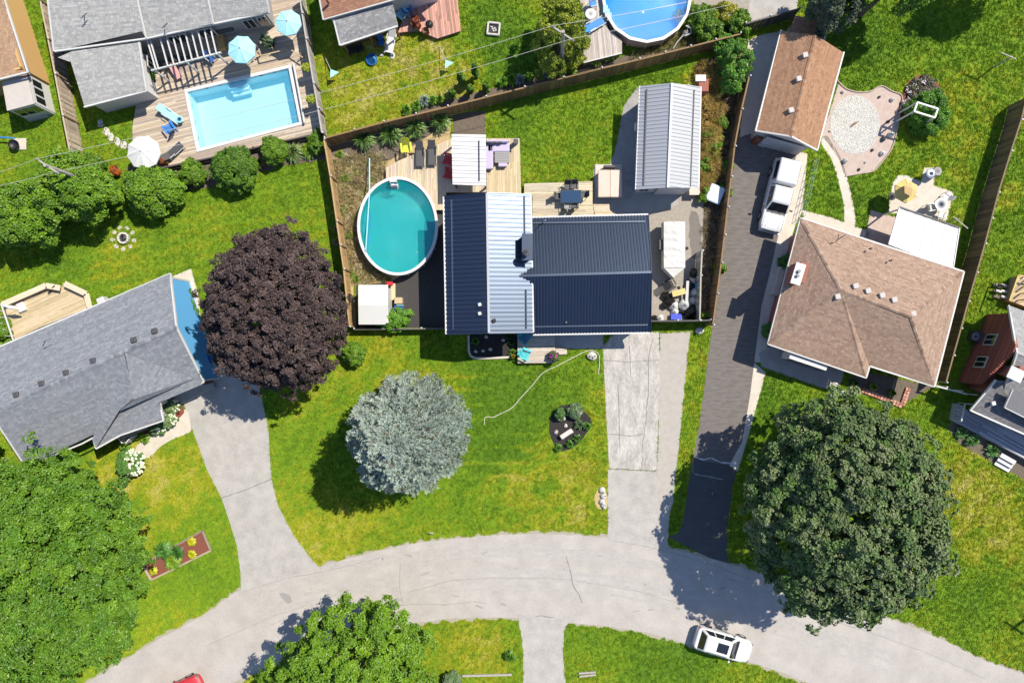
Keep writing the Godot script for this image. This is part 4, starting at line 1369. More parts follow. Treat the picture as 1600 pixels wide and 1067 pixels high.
func shingle_house(called, label, at, planes: Array, tones: Array, ridges: Array, edges: Array) -> Node3D:
	var t := thing(called, label, "house", at)
	for p in planes: shingles(p, tones, t)
	for g in ridges: ridge(t, pt(g[0][0], g[0][1], g[0][2]), pt(g[1][0], g[1][1], g[1][2]), tones)
	for e in edges: trim(t, e, M.white_trim, "fascia", 0.11, 0.16, false)
	return t

func west_house() -> void:
	var tones := [col(0.252, 0.270, 0.301), col(0.218, 0.234, 0.266), col(0.291, 0.311, 0.342), col(0.184, 0.200, 0.231)]
	var t := shingle_house("grey_shingle_house", "long house under blue-grey shingles with bright blue east gable wall", pt(150, 560),
		[[[-25, 552, 3.0], [265.7, 428, 3.0], [275, 511, 5.2], [-15, 645, 5.2]],
		[[-15, 645, 5.2], [275, 511, 5.2], [317.7, 595.7, 3.0], [40, 729, 3.0]],
		[[194, 551, 5.24], [208, 622, 4.42], [186, 641, 4.0], [149, 700, 3.0], [145, 685, 3.08], [183, 565, 5.18]],
		[[194, 551, 5.2], [303, 591, 3.32], [208, 624, 4.38]],
		[[208, 624, 4.36], [303, 591, 3.32], [290, 597, 3.42], [186, 642, 3.98]],
		[[184, 636, 3.5], [300, 590, 3.34], [316, 600, 2.98], [249, 627, 2.95], [255, 656, 2.85], [188, 679, 2.85], [149, 700, 2.85]]],
		tones, [[[-15, 645, 5.2], [275, 511, 5.2]]],
		[[[-25, 552, 2.95], [265.7, 427.5, 2.95], [275.5, 511, 5.15], [318.5, 596.5, 2.95]], [[40, 729.5, 2.95], [128, 693, 2.95], [145, 684, 2.95], [150, 701, 2.9], [188, 680, 2.85], [255, 657, 2.85], [249, 628, 2.9], [318, 597, 2.95]], [[-15, 645, 5.15], [40, 729.5, 2.95]]])
	walls([[-18, 556], [263, 433], [312, 597], [48, 722]], 3.0, 0.25, M.white_siding, t)
	walls([[150, 680], [245, 635], [240, 610], [160, 640]], 2.8, 0.2, M.white_siding, t)
	# the blue east gable and its clapboards
	var a := pt(264.5, 434, 2.9)
	var b := pt(313, 594.5, 2.9)
	var g0 := Vector3(a.x, 0.0, a.z) + Vector3(0.12, 0, 0)
	var g1 := Vector3(b.x, 0.0, b.z) + Vector3(0.12, 0, 0)
	var ap := pt(275, 512, 5.0)
	var d := (g1 - g0).normalized()
	var L := g0.distance_to(g1)
	var peak := (Vector3(ap.x, 0, ap.z) - g0).dot(d)
	var y := 0.3
	while y < 4.9:
		var s0 := 0.0
		var s1 := L
		if y > 2.9:
			s0 = peak * (y - 2.9) / 2.1
			s1 = L - (L - peak) * (y - 2.9) / 2.1
		if s1 - s0 > 0.1: box("clapboard", g0 + d * (s0 + s1) / 2 + Vector3(0, y, 0), Vector3(s1 - s0, 0.19, 0.05), M.blue_siding, t, along(d) * Basis(Vector3(1, 0, 0), 0.12))
		y += 0.18
	beam("corner_board", g0, g0 + Vector3(0, 2.9, 0), 0.14, 0.14, M.white, t)
	beam("corner_board", g1, g1 + Vector3(0, 2.9, 0), 0.14, 0.14, M.white, t)
	box("sill_board", (g0 + g1) / 2 + Vector3(0.03, 0.12, 0), Vector3(L, 0.2, 0.05), M.white, t, along(d))
	for p in [[26, 616.5], [65.5, 599], [103.5, 582], [146, 563.5], [209.5, 531], [242, 517]]: roof_vent(t, p[0], p[1], 5.0, M.dark_grey)
	var st := begin()
	tube(st, [pt(66, 540, 4.3), pt(70, 533, 4.9)], 0.03, 6)
	tube(st, [pt(66, 534, 4.8), pt(78, 529, 4.8)], 0.02, 6)
	obj("aerial", st, M.dark_grey, t)
	# front porch: white railings and a step
	for r in [[[192, 680], [200, 690]], [[251, 625], [262, 648]], [[205, 690], [214, 680]]]:
		var p := pt(r[0][0], r[0][1], 0.5)
		var q := pt(r[1][0], r[1][1], 0.5)
		var rail := beam("porch_railing", p + Vector3(0, 0.85, 0), q + Vector3(0, 0.85, 0), 0.07, 0.06, M.white, t)
		for k in 7: box("baluster", p.lerp(q, k / 6.0) + Vector3(0, 0.42, 0), Vector3(0.035, 0.84, 0.035), M.white, rail)
	bbox("porch_floor", pt(225, 655, 0.25), Vector3(4.2, 0.5, 1.5), 0.02, M.concrete, t, Basis(Vector3.UP, 0.42))
	bbox("side_step", pt(302, 612, 0.15), Vector3(3.4, 0.3, 0.9), 0.02, M.concrete, t, Basis(Vector3.UP, 0.45))

func east_house() -> void:
	var tones := [col(0.394, 0.270, 0.197), col(0.337, 0.226, 0.165), col(0.445, 0.321, 0.243), col(0.273, 0.177, 0.131), col(0.368, 0.263, 0.204)]
	var TL := [1251.7, 341.4, 2.9]
	var TR := [1505.7, 425, 2.9]
	var BR := [1460, 602.7, 2.9]
	var IC := [1358.5, 571, 2.9]
	var TIP := [1353, 589, 2.9]
	var BL := [1200.7, 537, 2.9]
	var R1 := [1315, 453, 5.0]
	var R2 := [1424, 494, 5.0]
	var t := shingle_house("brown_hip_roof_house", "bungalow under a brown shingled hip roof with white chimney", pt(1350, 470),
		[[TL, TR, R2, R1], [R2, TR, BR], [R1, R2, BR, IC], [R1, IC, TIP], [TL, R1, BL], [BL, R1, TIP]], tones,
		[[TL, R1], [R1, R2], [R2, TR], [R2, BR], [R1, TIP], [R1, BL]],
		[[[1251.2, 340.7, 2.84], [1506.5, 424.5, 2.84], [1460.5, 604, 2.84], [1359, 572, 2.84], [1353.5, 590.3, 2.84], [1200, 537.5, 2.84], [1251.2, 340.7, 2.84]]])
	walls([[1258, 352], [1493, 429], [1451, 592], [1360, 563], [1354, 578], [1210, 530]], 2.85, 0.25, M.brick, t)
	var ch := bbox("chimney", pt(1246, 428, 4.1), Vector3(0.62, 1.9, 1.45), 0.02, M.brick, t, Basis(Vector3.UP, -0.3))
	bbox("chimney_cap", pt(1247.5, 428, 5.1), Vector3(0.72, 0.1, 1.55), 0.02, M.white, ch, Basis(Vector3.UP, -0.3))
	for k in 2:
		var st := begin()
		lathe(st, pt(1248 - k * 2, 424 + k * 7, 5.15), [[0.12, 0.0], [0.13, 0.18], [0.09, 0.2], [0.0, 0.2]], 10)
		obj("flue", st, M.grey, ch)
	for p in [[1336, 447], [1355.5, 454.5], [1377.5, 461.5], [1396.5, 468.5], [1426, 490], [1308, 463.5]]: roof_vent(t, p[0], p[1], 4.75, M.vent_brown)
	for p in [[1359, 389], [1390, 407.5]]:
		var st := begin()
		lathe(st, pt(p[0], p[1], 3.6), [[0.06, 0.0], [0.06, 0.35], [0.0, 0.35]], 8)
		obj("vent_pipe", st, M.dark_grey, t)
	var st := begin()
	tube(st, [pt(1306, 378, 3.5), pt(1310, 374, 4.1), pt(1322, 367, 4.4)], 0.03, 6)
	tube(st, [pt(1310, 374, 4.1), pt(1311, 366, 4.2)], 0.025, 6)
	obj("aerial", st, M.dark_grey, t)
	# white bay window under the west part of the front eave
	var fr := beam("bay_window", pt(1229, 554, 1.9), pt(1286, 573, 1.9), 0.55, 1.5, M.white_trim, t)
	for k in 4:
		var c := pt(1231 + (k + 0.5) * 13.6, 556 + (k + 0.5) * 4.6, 1.8)
		box("pane", c + Vector3(-0.09, 0, 0.29), Vector3(0.56, 1.2, 0.02), M.glass, fr, along(pt(1286, 573) - pt(1229, 554)))
	bbox("side_steps", pt(1219, 440, 0.3), Vector3(0.8, 0.6, 2.2), 0.02, M.walk, t, Basis(Vector3.UP, -0.24))
	# white flat patio roof behind the house
	var c := thing("patio_cover", "flat white panelled patio roof behind the brown hip roof", "patio cover", pt(1445, 370))
	var A := pt(1406, 323.5, 2.5)
	var B := pt(1500, 356, 2.5)
	var C := pt(1490, 420, 2.6)
	var D := pt(1389, 382, 2.6)
	var roof_white := flat(col(0.52, 0.515, 0.50), 0.6)
	for k in 13:
		var q0 := A.lerp(B, k / 13.0 + 0.001)
		var q1 := A.lerp(B, (k + 1) / 13.0 - 0.001)
		var q2 := D.lerp(C, (k + 1) / 13.0 - 0.001)
		var q3 := D.lerp(C, k / 13.0 + 0.001)
		st = begin()
		slab(st, [q0, q1, q2, q3], 0.05, 0.014 * (k % 2))
		obj("roof_panel", st, roof_white, c)
	beam("gutter", A, B, 0.1, 0.12, M.dark_grey, c)
	beam("edge_trim", A, D, 0.06, 0.1, M.white, c)
	beam("edge_trim", B, C, 0.06, 0.1, M.white, c)
	for p in [A.lerp(B, 0.02), A.lerp(B, 0.5), A.lerp(B, 0.98)]: beam("post", Vector3(p.x, 0, p.z + 0.1), Vector3(p.x, 2.45, p.z + 0.1), 0.1, 0.1, M.white, c)

func east_garage() -> void:
	var tones := [col(0.397, 0.221, 0.132), col(0.348, 0.189, 0.106), col(0.453, 0.265, 0.164), col(0.298, 0.157, 0.090), col(0.408, 0.243, 0.148)]
	var t := shingle_house("detached_garage", "detached garage under an orange-brown shingled gable roof with three vents", pt(1252, 140),
		[[[1221, 48, 2.5], [1275, 55, 3.7], [1237, 213, 3.7], [1181.6, 204, 2.5]], [[1275, 55, 3.7], [1318, 81.5, 2.5], [1277, 234, 2.5], [1237, 213, 3.7]]], tones,
		[[[1275, 55, 3.7], [1237, 213, 3.7]]],
		[[[1221, 47, 2.45], [1180.8, 204.5, 2.45], [1236.8, 213.6, 3.65], [1277, 235, 2.45], [1318.8, 81.5, 2.45]]])
	walls([[1223, 54], [1313, 86], [1275, 230], [1186, 203]], 2.5, 0.2, M.white_siding, t)
	gable(t, pt(1186, 203, 2.45), pt(1274, 230, 2.45), pt(1238, 211, 3.6), M.white_siding)
	for p in [[1257.5, 87], [1247.5, 124], [1235.5, 173]]: roof_vent(t, p[0], p[1], 3.5, M.vent_brown)
	var a := pt(1198, 211, 2.1)
	var b := pt(1262, 228, 2.1)
	for k in 4: box("door_panel", Vector3((a.x + b.x) / 2, 0.3 + k * 0.52, (a.z + b.z) / 2 + 0.12), Vector3(3.1, 0.5, 0.06), M.white_trim, t, along(Vector3(b.x - a.x, 0, b.z - a.z)))
	var n := shingle_house("lean_to_shed", "small brown shingled shed roof behind the detached garage", pt(1268, 40),
		[[[1243, 24, 2.4], [1293, 34, 2.4], [1288, 64, 2.0], [1234, 50, 2.0]]], tones, [], [[[1293, 34, 2.35], [1288, 64, 1.95]]])
	n.set_meta("category", "shed")
	walls([[1244, 27], [1290, 37], [1285, 60], [1237, 48]], 2.0, 0.1, M.white_siding, n)

func pool_house() -> void:
	var tones := [col(0.427, 0.427, 0.415), col(0.372, 0.372, 0.365), col(0.491, 0.491, 0.475), col(0.324, 0.324, 0.324)]
	var t := shingle_house("pool_side_house", "wide grey shingled house facing a wooden pool deck", pt(240, 20),
		[[[66, -70, 5.0], [198, -70, 5.0], [228, 60, 3.3], [222, 49, 3.45], [85, 80, 3.3]], [[198, -70, 5.0], [310, -70, 5.0], [333, 37, 3.3], [228, 60, 3.3]], [[310, -70, 5.0], [405, -70, 5.0], [419, 19, 3.3], [333, 37, 3.3]],
		[[90, 90, 3.1], [112, 80, 3.2], [216, 66, 3.2], [228, 142, 2.5], [131, 167, 2.5], [110, 97, 3.05]]],
		tones, [], [[[85, 80.5, 3.25], [228, 60.5, 3.25], [333, 37.5, 3.25], [420, 19.5, 3.25], [406, -70, 4.95]], [[131, 167.5, 2.45], [228.5, 142.5, 2.45], [217, 66, 3.15]], [[66, -70, 4.95], [84, 80, 3.25]]])
	for g in [[[198, -70, 5.04], [228, 60, 3.34]], [[310, -70, 5.04], [333, 37, 3.34]]]: beam("roof_flashing", pt(g[0][0], g[0][1], g[0][2]), pt(g[1][0], g[1][1], g[1][2]), 0.12, 0.05, M.white_trim, t)
	walls([[72, -60], [402, -60], [414, 16], [88, 78]], 3.2, 0.3, M.grey_siding, t)
	walls([[115, 92], [214, 72], [224, 138], [134, 161]], 2.5, 0.1, M.white_siding, t)
	# windows on the wall behind the pergola
	var w0 := pt(230, 58, 3.2)
	var w1 := pt(412, 19, 3.2)
	w0.y = 0.0
	w1.y = 0.0
	var out := Vector3(0.2, 0, 0.97)
	for k in [[0.10, 0.26], [0.36, 0.50], [0.76, 0.86], [0.89, 0.97]]: window(t, w0.lerp(w1, k[0]) - out * 0.30, w0.lerp(w1, k[1]) - out * 0.30, 0.9, 1.3, out, M.white_trim)
	window(t, pt(221, 80, 2.5) * Vector3(1, 0, 1), pt(222.5, 98, 2.5) * Vector3(1, 0, 1), 0.9, 1.0, Vector3(0.98, 0, -0.1), M.white_trim)
	for p in [[131, 26, 3.9], [257, 42, 3.6]]:
		var st := begin()
		tube(st, [pt(p[0], p[1], p[2]), pt(p[0], p[1] - 2, p[2] + 0.6)], 0.03, 6)
		tube(st, [pt(p[0] - 5, p[1] + 2, p[2] + 0.5), pt(p[0] + 4, p[1] - 6, p[2] + 0.5)], 0.035, 6)
		obj("aerial", st, M.dark_grey, t)

func far_west_house() -> void:
	var tones := [col(0.390, 0.247, 0.156), col(0.325, 0.202, 0.130), col(0.442, 0.293, 0.195)]
	var t := shingle_house("yellow_brick_house", "yellow brick house with brown shingles beside the boundary fence", pt(10, 40),
		[[[-90, -40, 4.4], [-14, -60, 3.2], [42, 113, 3.2], [-70, 140, 3.2], [-60, 20, 4.4]]], tones, [], [[[-13, -60, 3.15], [43, 113, 3.15], [-70, 141, 3.15]]])
	walls([[-80, -60], [-18, -62], [36, 108], [-70, 134]], 3.1, 0.12, M.yellow_brick, t)
	var s := thing("back_porch", "white flat-roofed back porch on the yellow brick house", "porch", pt(30, 150))
	var st := begin()
	slab(st, pts([[2, 128, 2.6], [41, 115, 2.6], [52, 162, 2.4], [10, 173, 2.4]]), 0.1)
	obj("roof", st, grain(col(0.40, 0.36, 0.33), col(0.52, 0.48, 0.44), 0.8, 3.0, 90), s)
	for q in [[[41, 116], [51, 160]], [[51, 161], [10, 171]]]:
		var a := pt(q[0][0], q[0][1], 2.4) * Vector3(1, 0, 1)
		var b := pt(q[1][0], q[1][1], 2.4) * Vector3(1, 0, 1)
		box("wall", (a + b) / 2 + Vector3(0, 1.15, 0), Vector3(a.distance_to(b), 2.3, 0.1), M.white_siding, s, along(b - a))
		for k in 3: box("pane", a.lerp(b, 0.2 + 0.3 * k) + Vector3(0, 1.5, 0), Vector3(0.5, 1.0, 0.14), M.glass, s, along(b - a))
	bbox("step", pt(58, 176, 0.2), Vector3(1.6, 0.4, 1.0), 0.02, M.concrete, s, Basis(Vector3.UP, 0.25))

func north_house() -> void:
	var tones := [col(0.351, 0.182, 0.117), col(0.299, 0.150, 0.098), col(0.403, 0.221, 0.143)]
	var t := shingle_house("brown_roof_house", "house with a brown shingled roof above a grey porch roof", pt(560, -20),
		[[[488, -60, 4.6], [660, -110, 4.6], [690, -22, 3.2], [505.5, 30, 3.2]]], tones, [], [[[488, -60, 4.55], [505, 30.5, 3.15], [690, -21.5, 3.15]]])
	walls([[494, -55], [650, -100], [684, -24], [508, 26]], 3.1, 0.2, M.white_siding, t)
	var st := begin()
	lathe(st, pt(513, 5, 3.7), [[0.08, 0.0], [0.08, 0.6], [0.0, 0.6]], 8)
	obj("vent_pipe", st, M.rust, t)
	var gt := [col(0.286, 0.286, 0.293), col(0.195, 0.195, 0.202), col(0.390, 0.390, 0.397), col(0.234, 0.234, 0.240)]
	var p := shingle_house("shingled_porch", "porch roof of blotchy grey shingles standing behind the faded pink deck", pt(570, 40),
		[[[521, 30, 2.9], [612, 0, 2.9], [622, 39.5, 2.4], [531, 70, 2.4]]], gt, [], [[[621.5, 41, 2.35], [531.5, 71, 2.35]], [[521, 30, 2.85], [531, 71, 2.35]]])
	p.set_meta("category", "porch")
	for q in [[535, 66], [576, 53], [617, 39]]:
		var f := pt(q[0], q[1], 2.3)
		beam("post", Vector3(f.x, 0, f.z), f, 0.1, 0.1, M.rust, p)
	bbox("porch_floor", pt(575, 42, 0.15), Vector3(4.4, 0.3, 1.8), 0.02, M.rust, p, Basis(Vector3.UP, 0.32))

func brick_house() -> void:
	var tones := [col(0.336, 0.336, 0.343), col(0.280, 0.280, 0.287), col(0.392, 0.392, 0.399)]
	var tones2 := [col(0.182, 0.175, 0.189), col(0.140, 0.136, 0.147), col(0.231, 0.224, 0.238)]
	var t := shingle_house("red_brick_house", "red brick house with grey shingles and a weathered front porch", pt(1560, 570),
		[[[1577, 478, 2.6], [1720, 530, 2.6], [1720, 610, 4.7], [1590, 552, 4.7]], [[1590, 552, 4.7], [1720, 610, 4.7], [1700, 690, 2.9], [1568, 618, 2.9]]], tones, [], [[[1576.5, 477.5, 2.55], [1589.5, 552, 4.65], [1567, 618, 2.85]]])
	shingles([[1557, 594, 3.3], [1612, 600, 3.4], [1720, 660, 3.4], [1720, 730, 2.5], [1517, 641, 2.5]], tones2, t)
	trim(t, [[1557, 593.5, 3.3], [1516.5, 641, 2.5], [1720, 731, 2.5]], M.white_trim, "fascia", 0.12, 0.16, false)
	# brick gable wall, course by course, leaning on nothing: base line and peak from the survey
	var a := pt(1544, 492)
	var b := pt(1499, 597)
	var d := (b - a).normalized()
	var L := a.distance_to(b)
	var out := Vector3(d.z, 0, -d.x)
	if out.x > 0: out = -out
	var y := 0.0
	var bricks := [flat(col(0.260, 0.081, 0.055), 0.9), flat(col(0.325, 0.107, 0.072), 0.9), flat(col(0.221, 0.068, 0.049), 0.9)]
	while y < 4.5:
		var s0 := 0.0
		var s1 := L
		if y > 2.5:
			s0 = (y - 2.5) / 2.1 * L * 0.5
			s1 = L - s0
		if s1 - s0 > 0.2: box("brick_course", a + d * (s0 + s1) / 2 + Vector3(0, y + 0.055, 0) + out * rng.randf_range(0, 0.006), Vector3(s1 - s0, 0.095, 0.2), bricks[rng.randi() % 3], t, along(d))
		y += 0.11
	walls([[1585, 490], [1710, 535], [1690, 680], [1545, 610]], 2.5, 0.1, M.brick, t)
	for s in [[0.30, 0.46], [0.62, 0.78]]:
		window(t, a.lerp(b, s[0]) + out * 0.1, a.lerp(b, s[1]) + out * 0.1, 1.1, 1.2, out, M.white_trim)
	var ch := bbox("chimney", pt(1585, 582, 3.9), Vector3(0.9, 2.0, 0.7), 0.02, M.brick, t, Basis(Vector3.UP, -0.45))
	bbox("chimney_cap", pt(1588, 585, 4.95), Vector3(1.1, 0.1, 0.9), 0.02, M.white, ch, Basis(Vector3.UP, -0.45))
	roof_vent(t, 1551, 630, 2.95, M.white, "roof_vent", 0.3)
	# small dormer
	var st := begin()
	slab(st, pts([[1583, 609, 4.0], [1640, 632, 4.0], [1640, 670, 3.4], [1571, 636, 3.5]]), 0.12)
	obj("dormer_roof", st, grain(tones2[1], tones2[2], 0.92, 1.0, 93), t)
	trim(t, [[1583, 608, 3.95], [1570.5, 636.5, 3.42], [1640, 671, 3.32]], M.white_trim, "dormer_fascia", 0.1, 0.14, false)
	# front porch deck, railing and steps
	var dk := deck("front_porch", "weathered grey porch deck with peeling paint on the brick house", [[1497, 629], [1491, 657], [1597, 714], [1660, 748], [1660, 700], [1517, 645]], 0.7, 0.51, wood(col(0.36, 0.37, 0.40), 71, 0.3), PackedVector2Array(), 0.14, M.pale_grey, "porch")
	for r in [[[1497, 629], [1491, 656]], [[1497, 629], [1515, 631]]]:
		var p := pt(r[0][0], r[0][1], 0.7)
		var q := pt(r[1][0], r[1][1], 0.7)
		var rl := beam("railing", p + Vector3(0, 0.9, 0), q + Vector3(0, 0.9, 0), 0.08, 0.06, M.white, dk)
		for k in 8: box("baluster", p.lerp(q, k / 7.0) + Vector3(0, 0.45, 0), Vector3(0.04, 0.9, 0.04), M.white, rl)
	for k in 3: bbox("step", pt(1576 - k * 4.5, 717 + k * 6, 0.5 - k * 0.18), Vector3(1.3, 0.06, 0.34), 0.01, M.white_trim, dk, Basis(Vector3.UP, -0.51))
	# back deck with a yellow rail
	var bd := deck("raised_back_deck", "tan raised deck with wooden railing behind the brick house", [[1579, 470], [1592, 430], [1660, 440], [1660, 500]], 0.9, -0.3, wood(col(0.45, 0.34, 0.20), 72, 0.2))
	beam("railing", pt(1578, 470, 1.8), pt(1592, 430, 1.8), 0.1, 0.08, wood(col(0.55, 0.40, 0.15), 73)[2], bd)
	beam("railing", pt(1592, 430, 1.8), pt(1660, 440, 1.8), 0.1, 0.08, wood(col(0.55, 0.40, 0.15), 73)[2], bd)
	for k in 5: beam("post", pt(1578 + k * 3.5, 470 - k * 10, 0.0), pt(1578 + k * 3.5, 470 - k * 10, 0.0) + Vector3(0, 1.8, 0), 0.08, 0.08, wood(col(0.55, 0.40, 0.15), 73)[2], bd)

func grey_shed() -> void:
	var t := thing("metal_roof_shed", "backyard workshop under a light grey ribbed metal gable roof", "shed", pt(1045, 220))
	metal_slope([[1000.4, 134.5, 2.7], [1050.5, 129.5, 3.7], [1044, 293, 3.7], [994, 296, 2.7]], M.pale_metal, t, 0.28, 0.84)
	metal_slope([[1050.5, 129.5, 3.7], [1095, 135.5, 2.7], [1091.5, 293.5, 2.7], [1044, 293, 3.7]], M.pale_metal, t, 0.28, 0.84)
	walls([[1003, 140], [1092, 140], [1089, 290], [998, 292]], 2.7, 0.15, M.white_siding, t)
	gable(t, pt(999, 291, 2.65), pt(1088, 289, 2.65), pt(1045, 290, 3.6), M.white_siding)
	gable(t, pt(1004, 141, 2.65), pt(1091, 141, 2.65), pt(1050, 137, 3.6), M.white_siding)
	beam("ridge_cap", pt(1050.5, 129.5, 3.74), pt(1044, 293, 3.74), 0.16, 0.05, M.pale_metal, t)
	for g in [[[1011, 139, 2.96], [1006, 290, 2.96]], [[1085, 140, 2.96], [1079, 291, 2.96]]]: beam("snow_guard", pt(g[0][0], g[0][1], g[0][2]), pt(g[1][0], g[1][1], g[1][2]), 0.08, 0.12, M.dark_grey, t)
	for g in [[[1000, 134.5, 2.66], [993.5, 296, 2.66]], [[1095.4, 135.5, 2.66], [1092, 293.5, 2.66]]]: beam("gutter", pt(g[0][0], g[0][1], g[0][2]), pt(g[1][0], g[1][1], g[1][2]), 0.1, 0.08, M.white, t)
	var f := pt(1045, 293, 2.7)
	var door := box("roll_up_door", Vector3(f.x + 0.6, 1.1, f.z - 0.12), Vector3(2.4, 2.2, 0.06), M.white_trim, t)
	for k in 4: box("door_panel", Vector3(f.x + 0.6, 0.3 + k * 0.53, f.z - 0.07), Vector3(2.3, 0.48, 0.04), M.white, door)
	window(t, Vector3(f.x - 2.0, 0, f.z - 0.14), Vector3(f.x - 1.2, 0, f.z - 0.14), 1.1, 0.8, Vector3(0, 0, 1), M.white_trim)
	bbox("wall_unit", pt(995.5, 198, 1.9), Vector3(0.35, 0.5, 0.55), 0.03, M.white, t)
	# brick pier with a white cap behind, and a low brick pier in front
	var p := thing("brick_pier", "brick pier with a white cap at the north corner of the workshop", "pier", pt(1097, 140))
	bbox("shaft", pt(1096, 138, 0.7), Vector3(0.75, 1.4, 0.95), 0.02, M.brick, p)
	bbox("cap", pt(1095, 122, 1.45), Vector3(0.8, 0.1, 0.5), 0.02, M.white, p)
	p = thing("brick_pier", "low pale pink brick pier by the workshop's front corner", "pier", pt(1085, 299))
	bbox("shaft", pt(1085, 299, 0.35), Vector3(0.7, 0.7, 0.5), 0.02, M.tan_cover, p)
	bbox("cap", pt(1085, 299, 0.73), Vector3(0.76, 0.06, 0.56), 0.02, M.tan_cover, p)

func gazebo() -> void:
	var t := thing("deck_gazebo", "deck gazebo with a pale ribbed metal roof behind the navy house", "gazebo", pt(733, 250))
	metal_slope([[705.5, 211, 2.9], [759, 212, 2.5], [759.5, 289, 2.5], [707, 287, 2.9]], M.pale_metal, t, 0.34, 0.9)
	for p in [[709, 214], [756, 215], [757, 285], [710, 284]]:
		var f := pt(p[0], p[1], 2.45)
		beam("post", Vector3(f.x, 0.5, f.z), Vector3(f.x, 2.5, f.z), 0.12, 0.12, M.dark_grey, t)
	for g in [[[705.5, 210.6, 2.84], [759, 211.6, 2.44]], [[707, 287.5, 2.84], [759.5, 289.5, 2.44]]]: beam("beam", pt(g[0][0], g[0][1], g[0][2]), pt(g[1][0], g[1][1], g[1][2]), 0.08, 0.12, M.white_trim, t)
	beam("snow_guard", pt(748.5, 219, 2.66), pt(749, 282, 2.66), 0.07, 0.11, M.dark_grey, t)

# ---------------------------------------------------------------- pools
func water(c: Color, a: float) -> StandardMaterial3D:
	var m := flat(c, 0.04)
	m.transparency = BaseMaterial3D.TRANSPARENCY_ALPHA
	m.albedo_color = Color(srgb(c), a)
	var n := FastNoiseLite.new()
	n.seed = 8
	n.frequency = 0.03
	n.fractal_octaves = 3
	var im := n.get_seamless_image(256, 256)
	im.convert(Image.FORMAT_RGBA8)
	im.bump_map_to_normal_map(6.0)
	m.normal_enabled = true
	m.normal_texture = ImageTexture.create_from_image(im)
	m.normal_scale = 1.0
	m.uv1_triplanar = true
	m.uv1_world_triplanar = true
	m.uv1_scale = Vector3.ONE / 1.8
	return m

func inground_pool() -> void:
	var q := [[293, 143], [450, 106], [467, 192], [311, 233]]
	var t := thing("inground_pool", "rectangular in-ground pool of light blue water with white coping", "swimming pool", pt(380, 168))
	var c := []
	for p in q: c.append(pt(p[0], p[1], 0.15))
	var mid: Vector3 = (c[0] + c[1] + c[2] + c[3]) / 4
	var liner := grain(col(0.52, 0.74, 0.80), col(0.60, 0.80, 0.85), 0.6, 4.0, 51)
	var st := begin()
	var dn := Vector3(0, -1.35, 0)
	for k in 4: quad(st, c[k], c[(k + 1) % 4], c[(k + 1) % 4] + dn, c[k] + dn, mid - (c[k] + c[(k + 1) % 4]) / 2)
	quad(st, c[0] + dn, c[1] + dn, c[2] + dn, c[3] + dn, Vector3.UP)
	obj("basin", st, liner, t)
	for k in 4:
		var a: Vector3 = c[k] + (c[k] - mid).normalized() * 0.16
		var b: Vector3 = c[(k + 1) % 4] + (c[(k + 1) % 4] - mid).normalized() * 0.16
		bbox("coping", (a + b) / 2 + Vector3(0, 0.03, 0), Vector3(a.distance_to(b) + (0.24 if k % 2 == 0 else -0.26), 0.08, 0.26), 0.02, M.white, t, along(b - a))
	st = begin()
	var w := Vector3(0, -0.14, 0)
	quad(st, c[0] + w, c[1] + w, c[2] + w, c[3] + w, Vector3.UP)
	obj("water", st, water(col(0.10, 0.56, 0.80), 0.30), t)
	# entry steps in the north side
	var e: Vector3 = c[0].lerp(c[1], 0.48)
	for k in 3: box("step", e + Vector3(0.08 * k, -0.4 - 0.25 * k, 0.25 + 0.22 * k), Vector3(1.5, 0.24, 0.3), liner, t, along(c[1] - c[0]))
	# rolled cover along the east side
	st = begin()
	tube(st, [c[1] + Vector3(0.5, 0.3, -0.2), c[2] + Vector3(0.5, 0.3, 0.1)], 0.09, 10)
	tag(obj("cover_roller", st, M.pale_grey), "long roller lying along the end of the in-ground pool", "pool roller")
	clear_of_grass(flat_of(q))

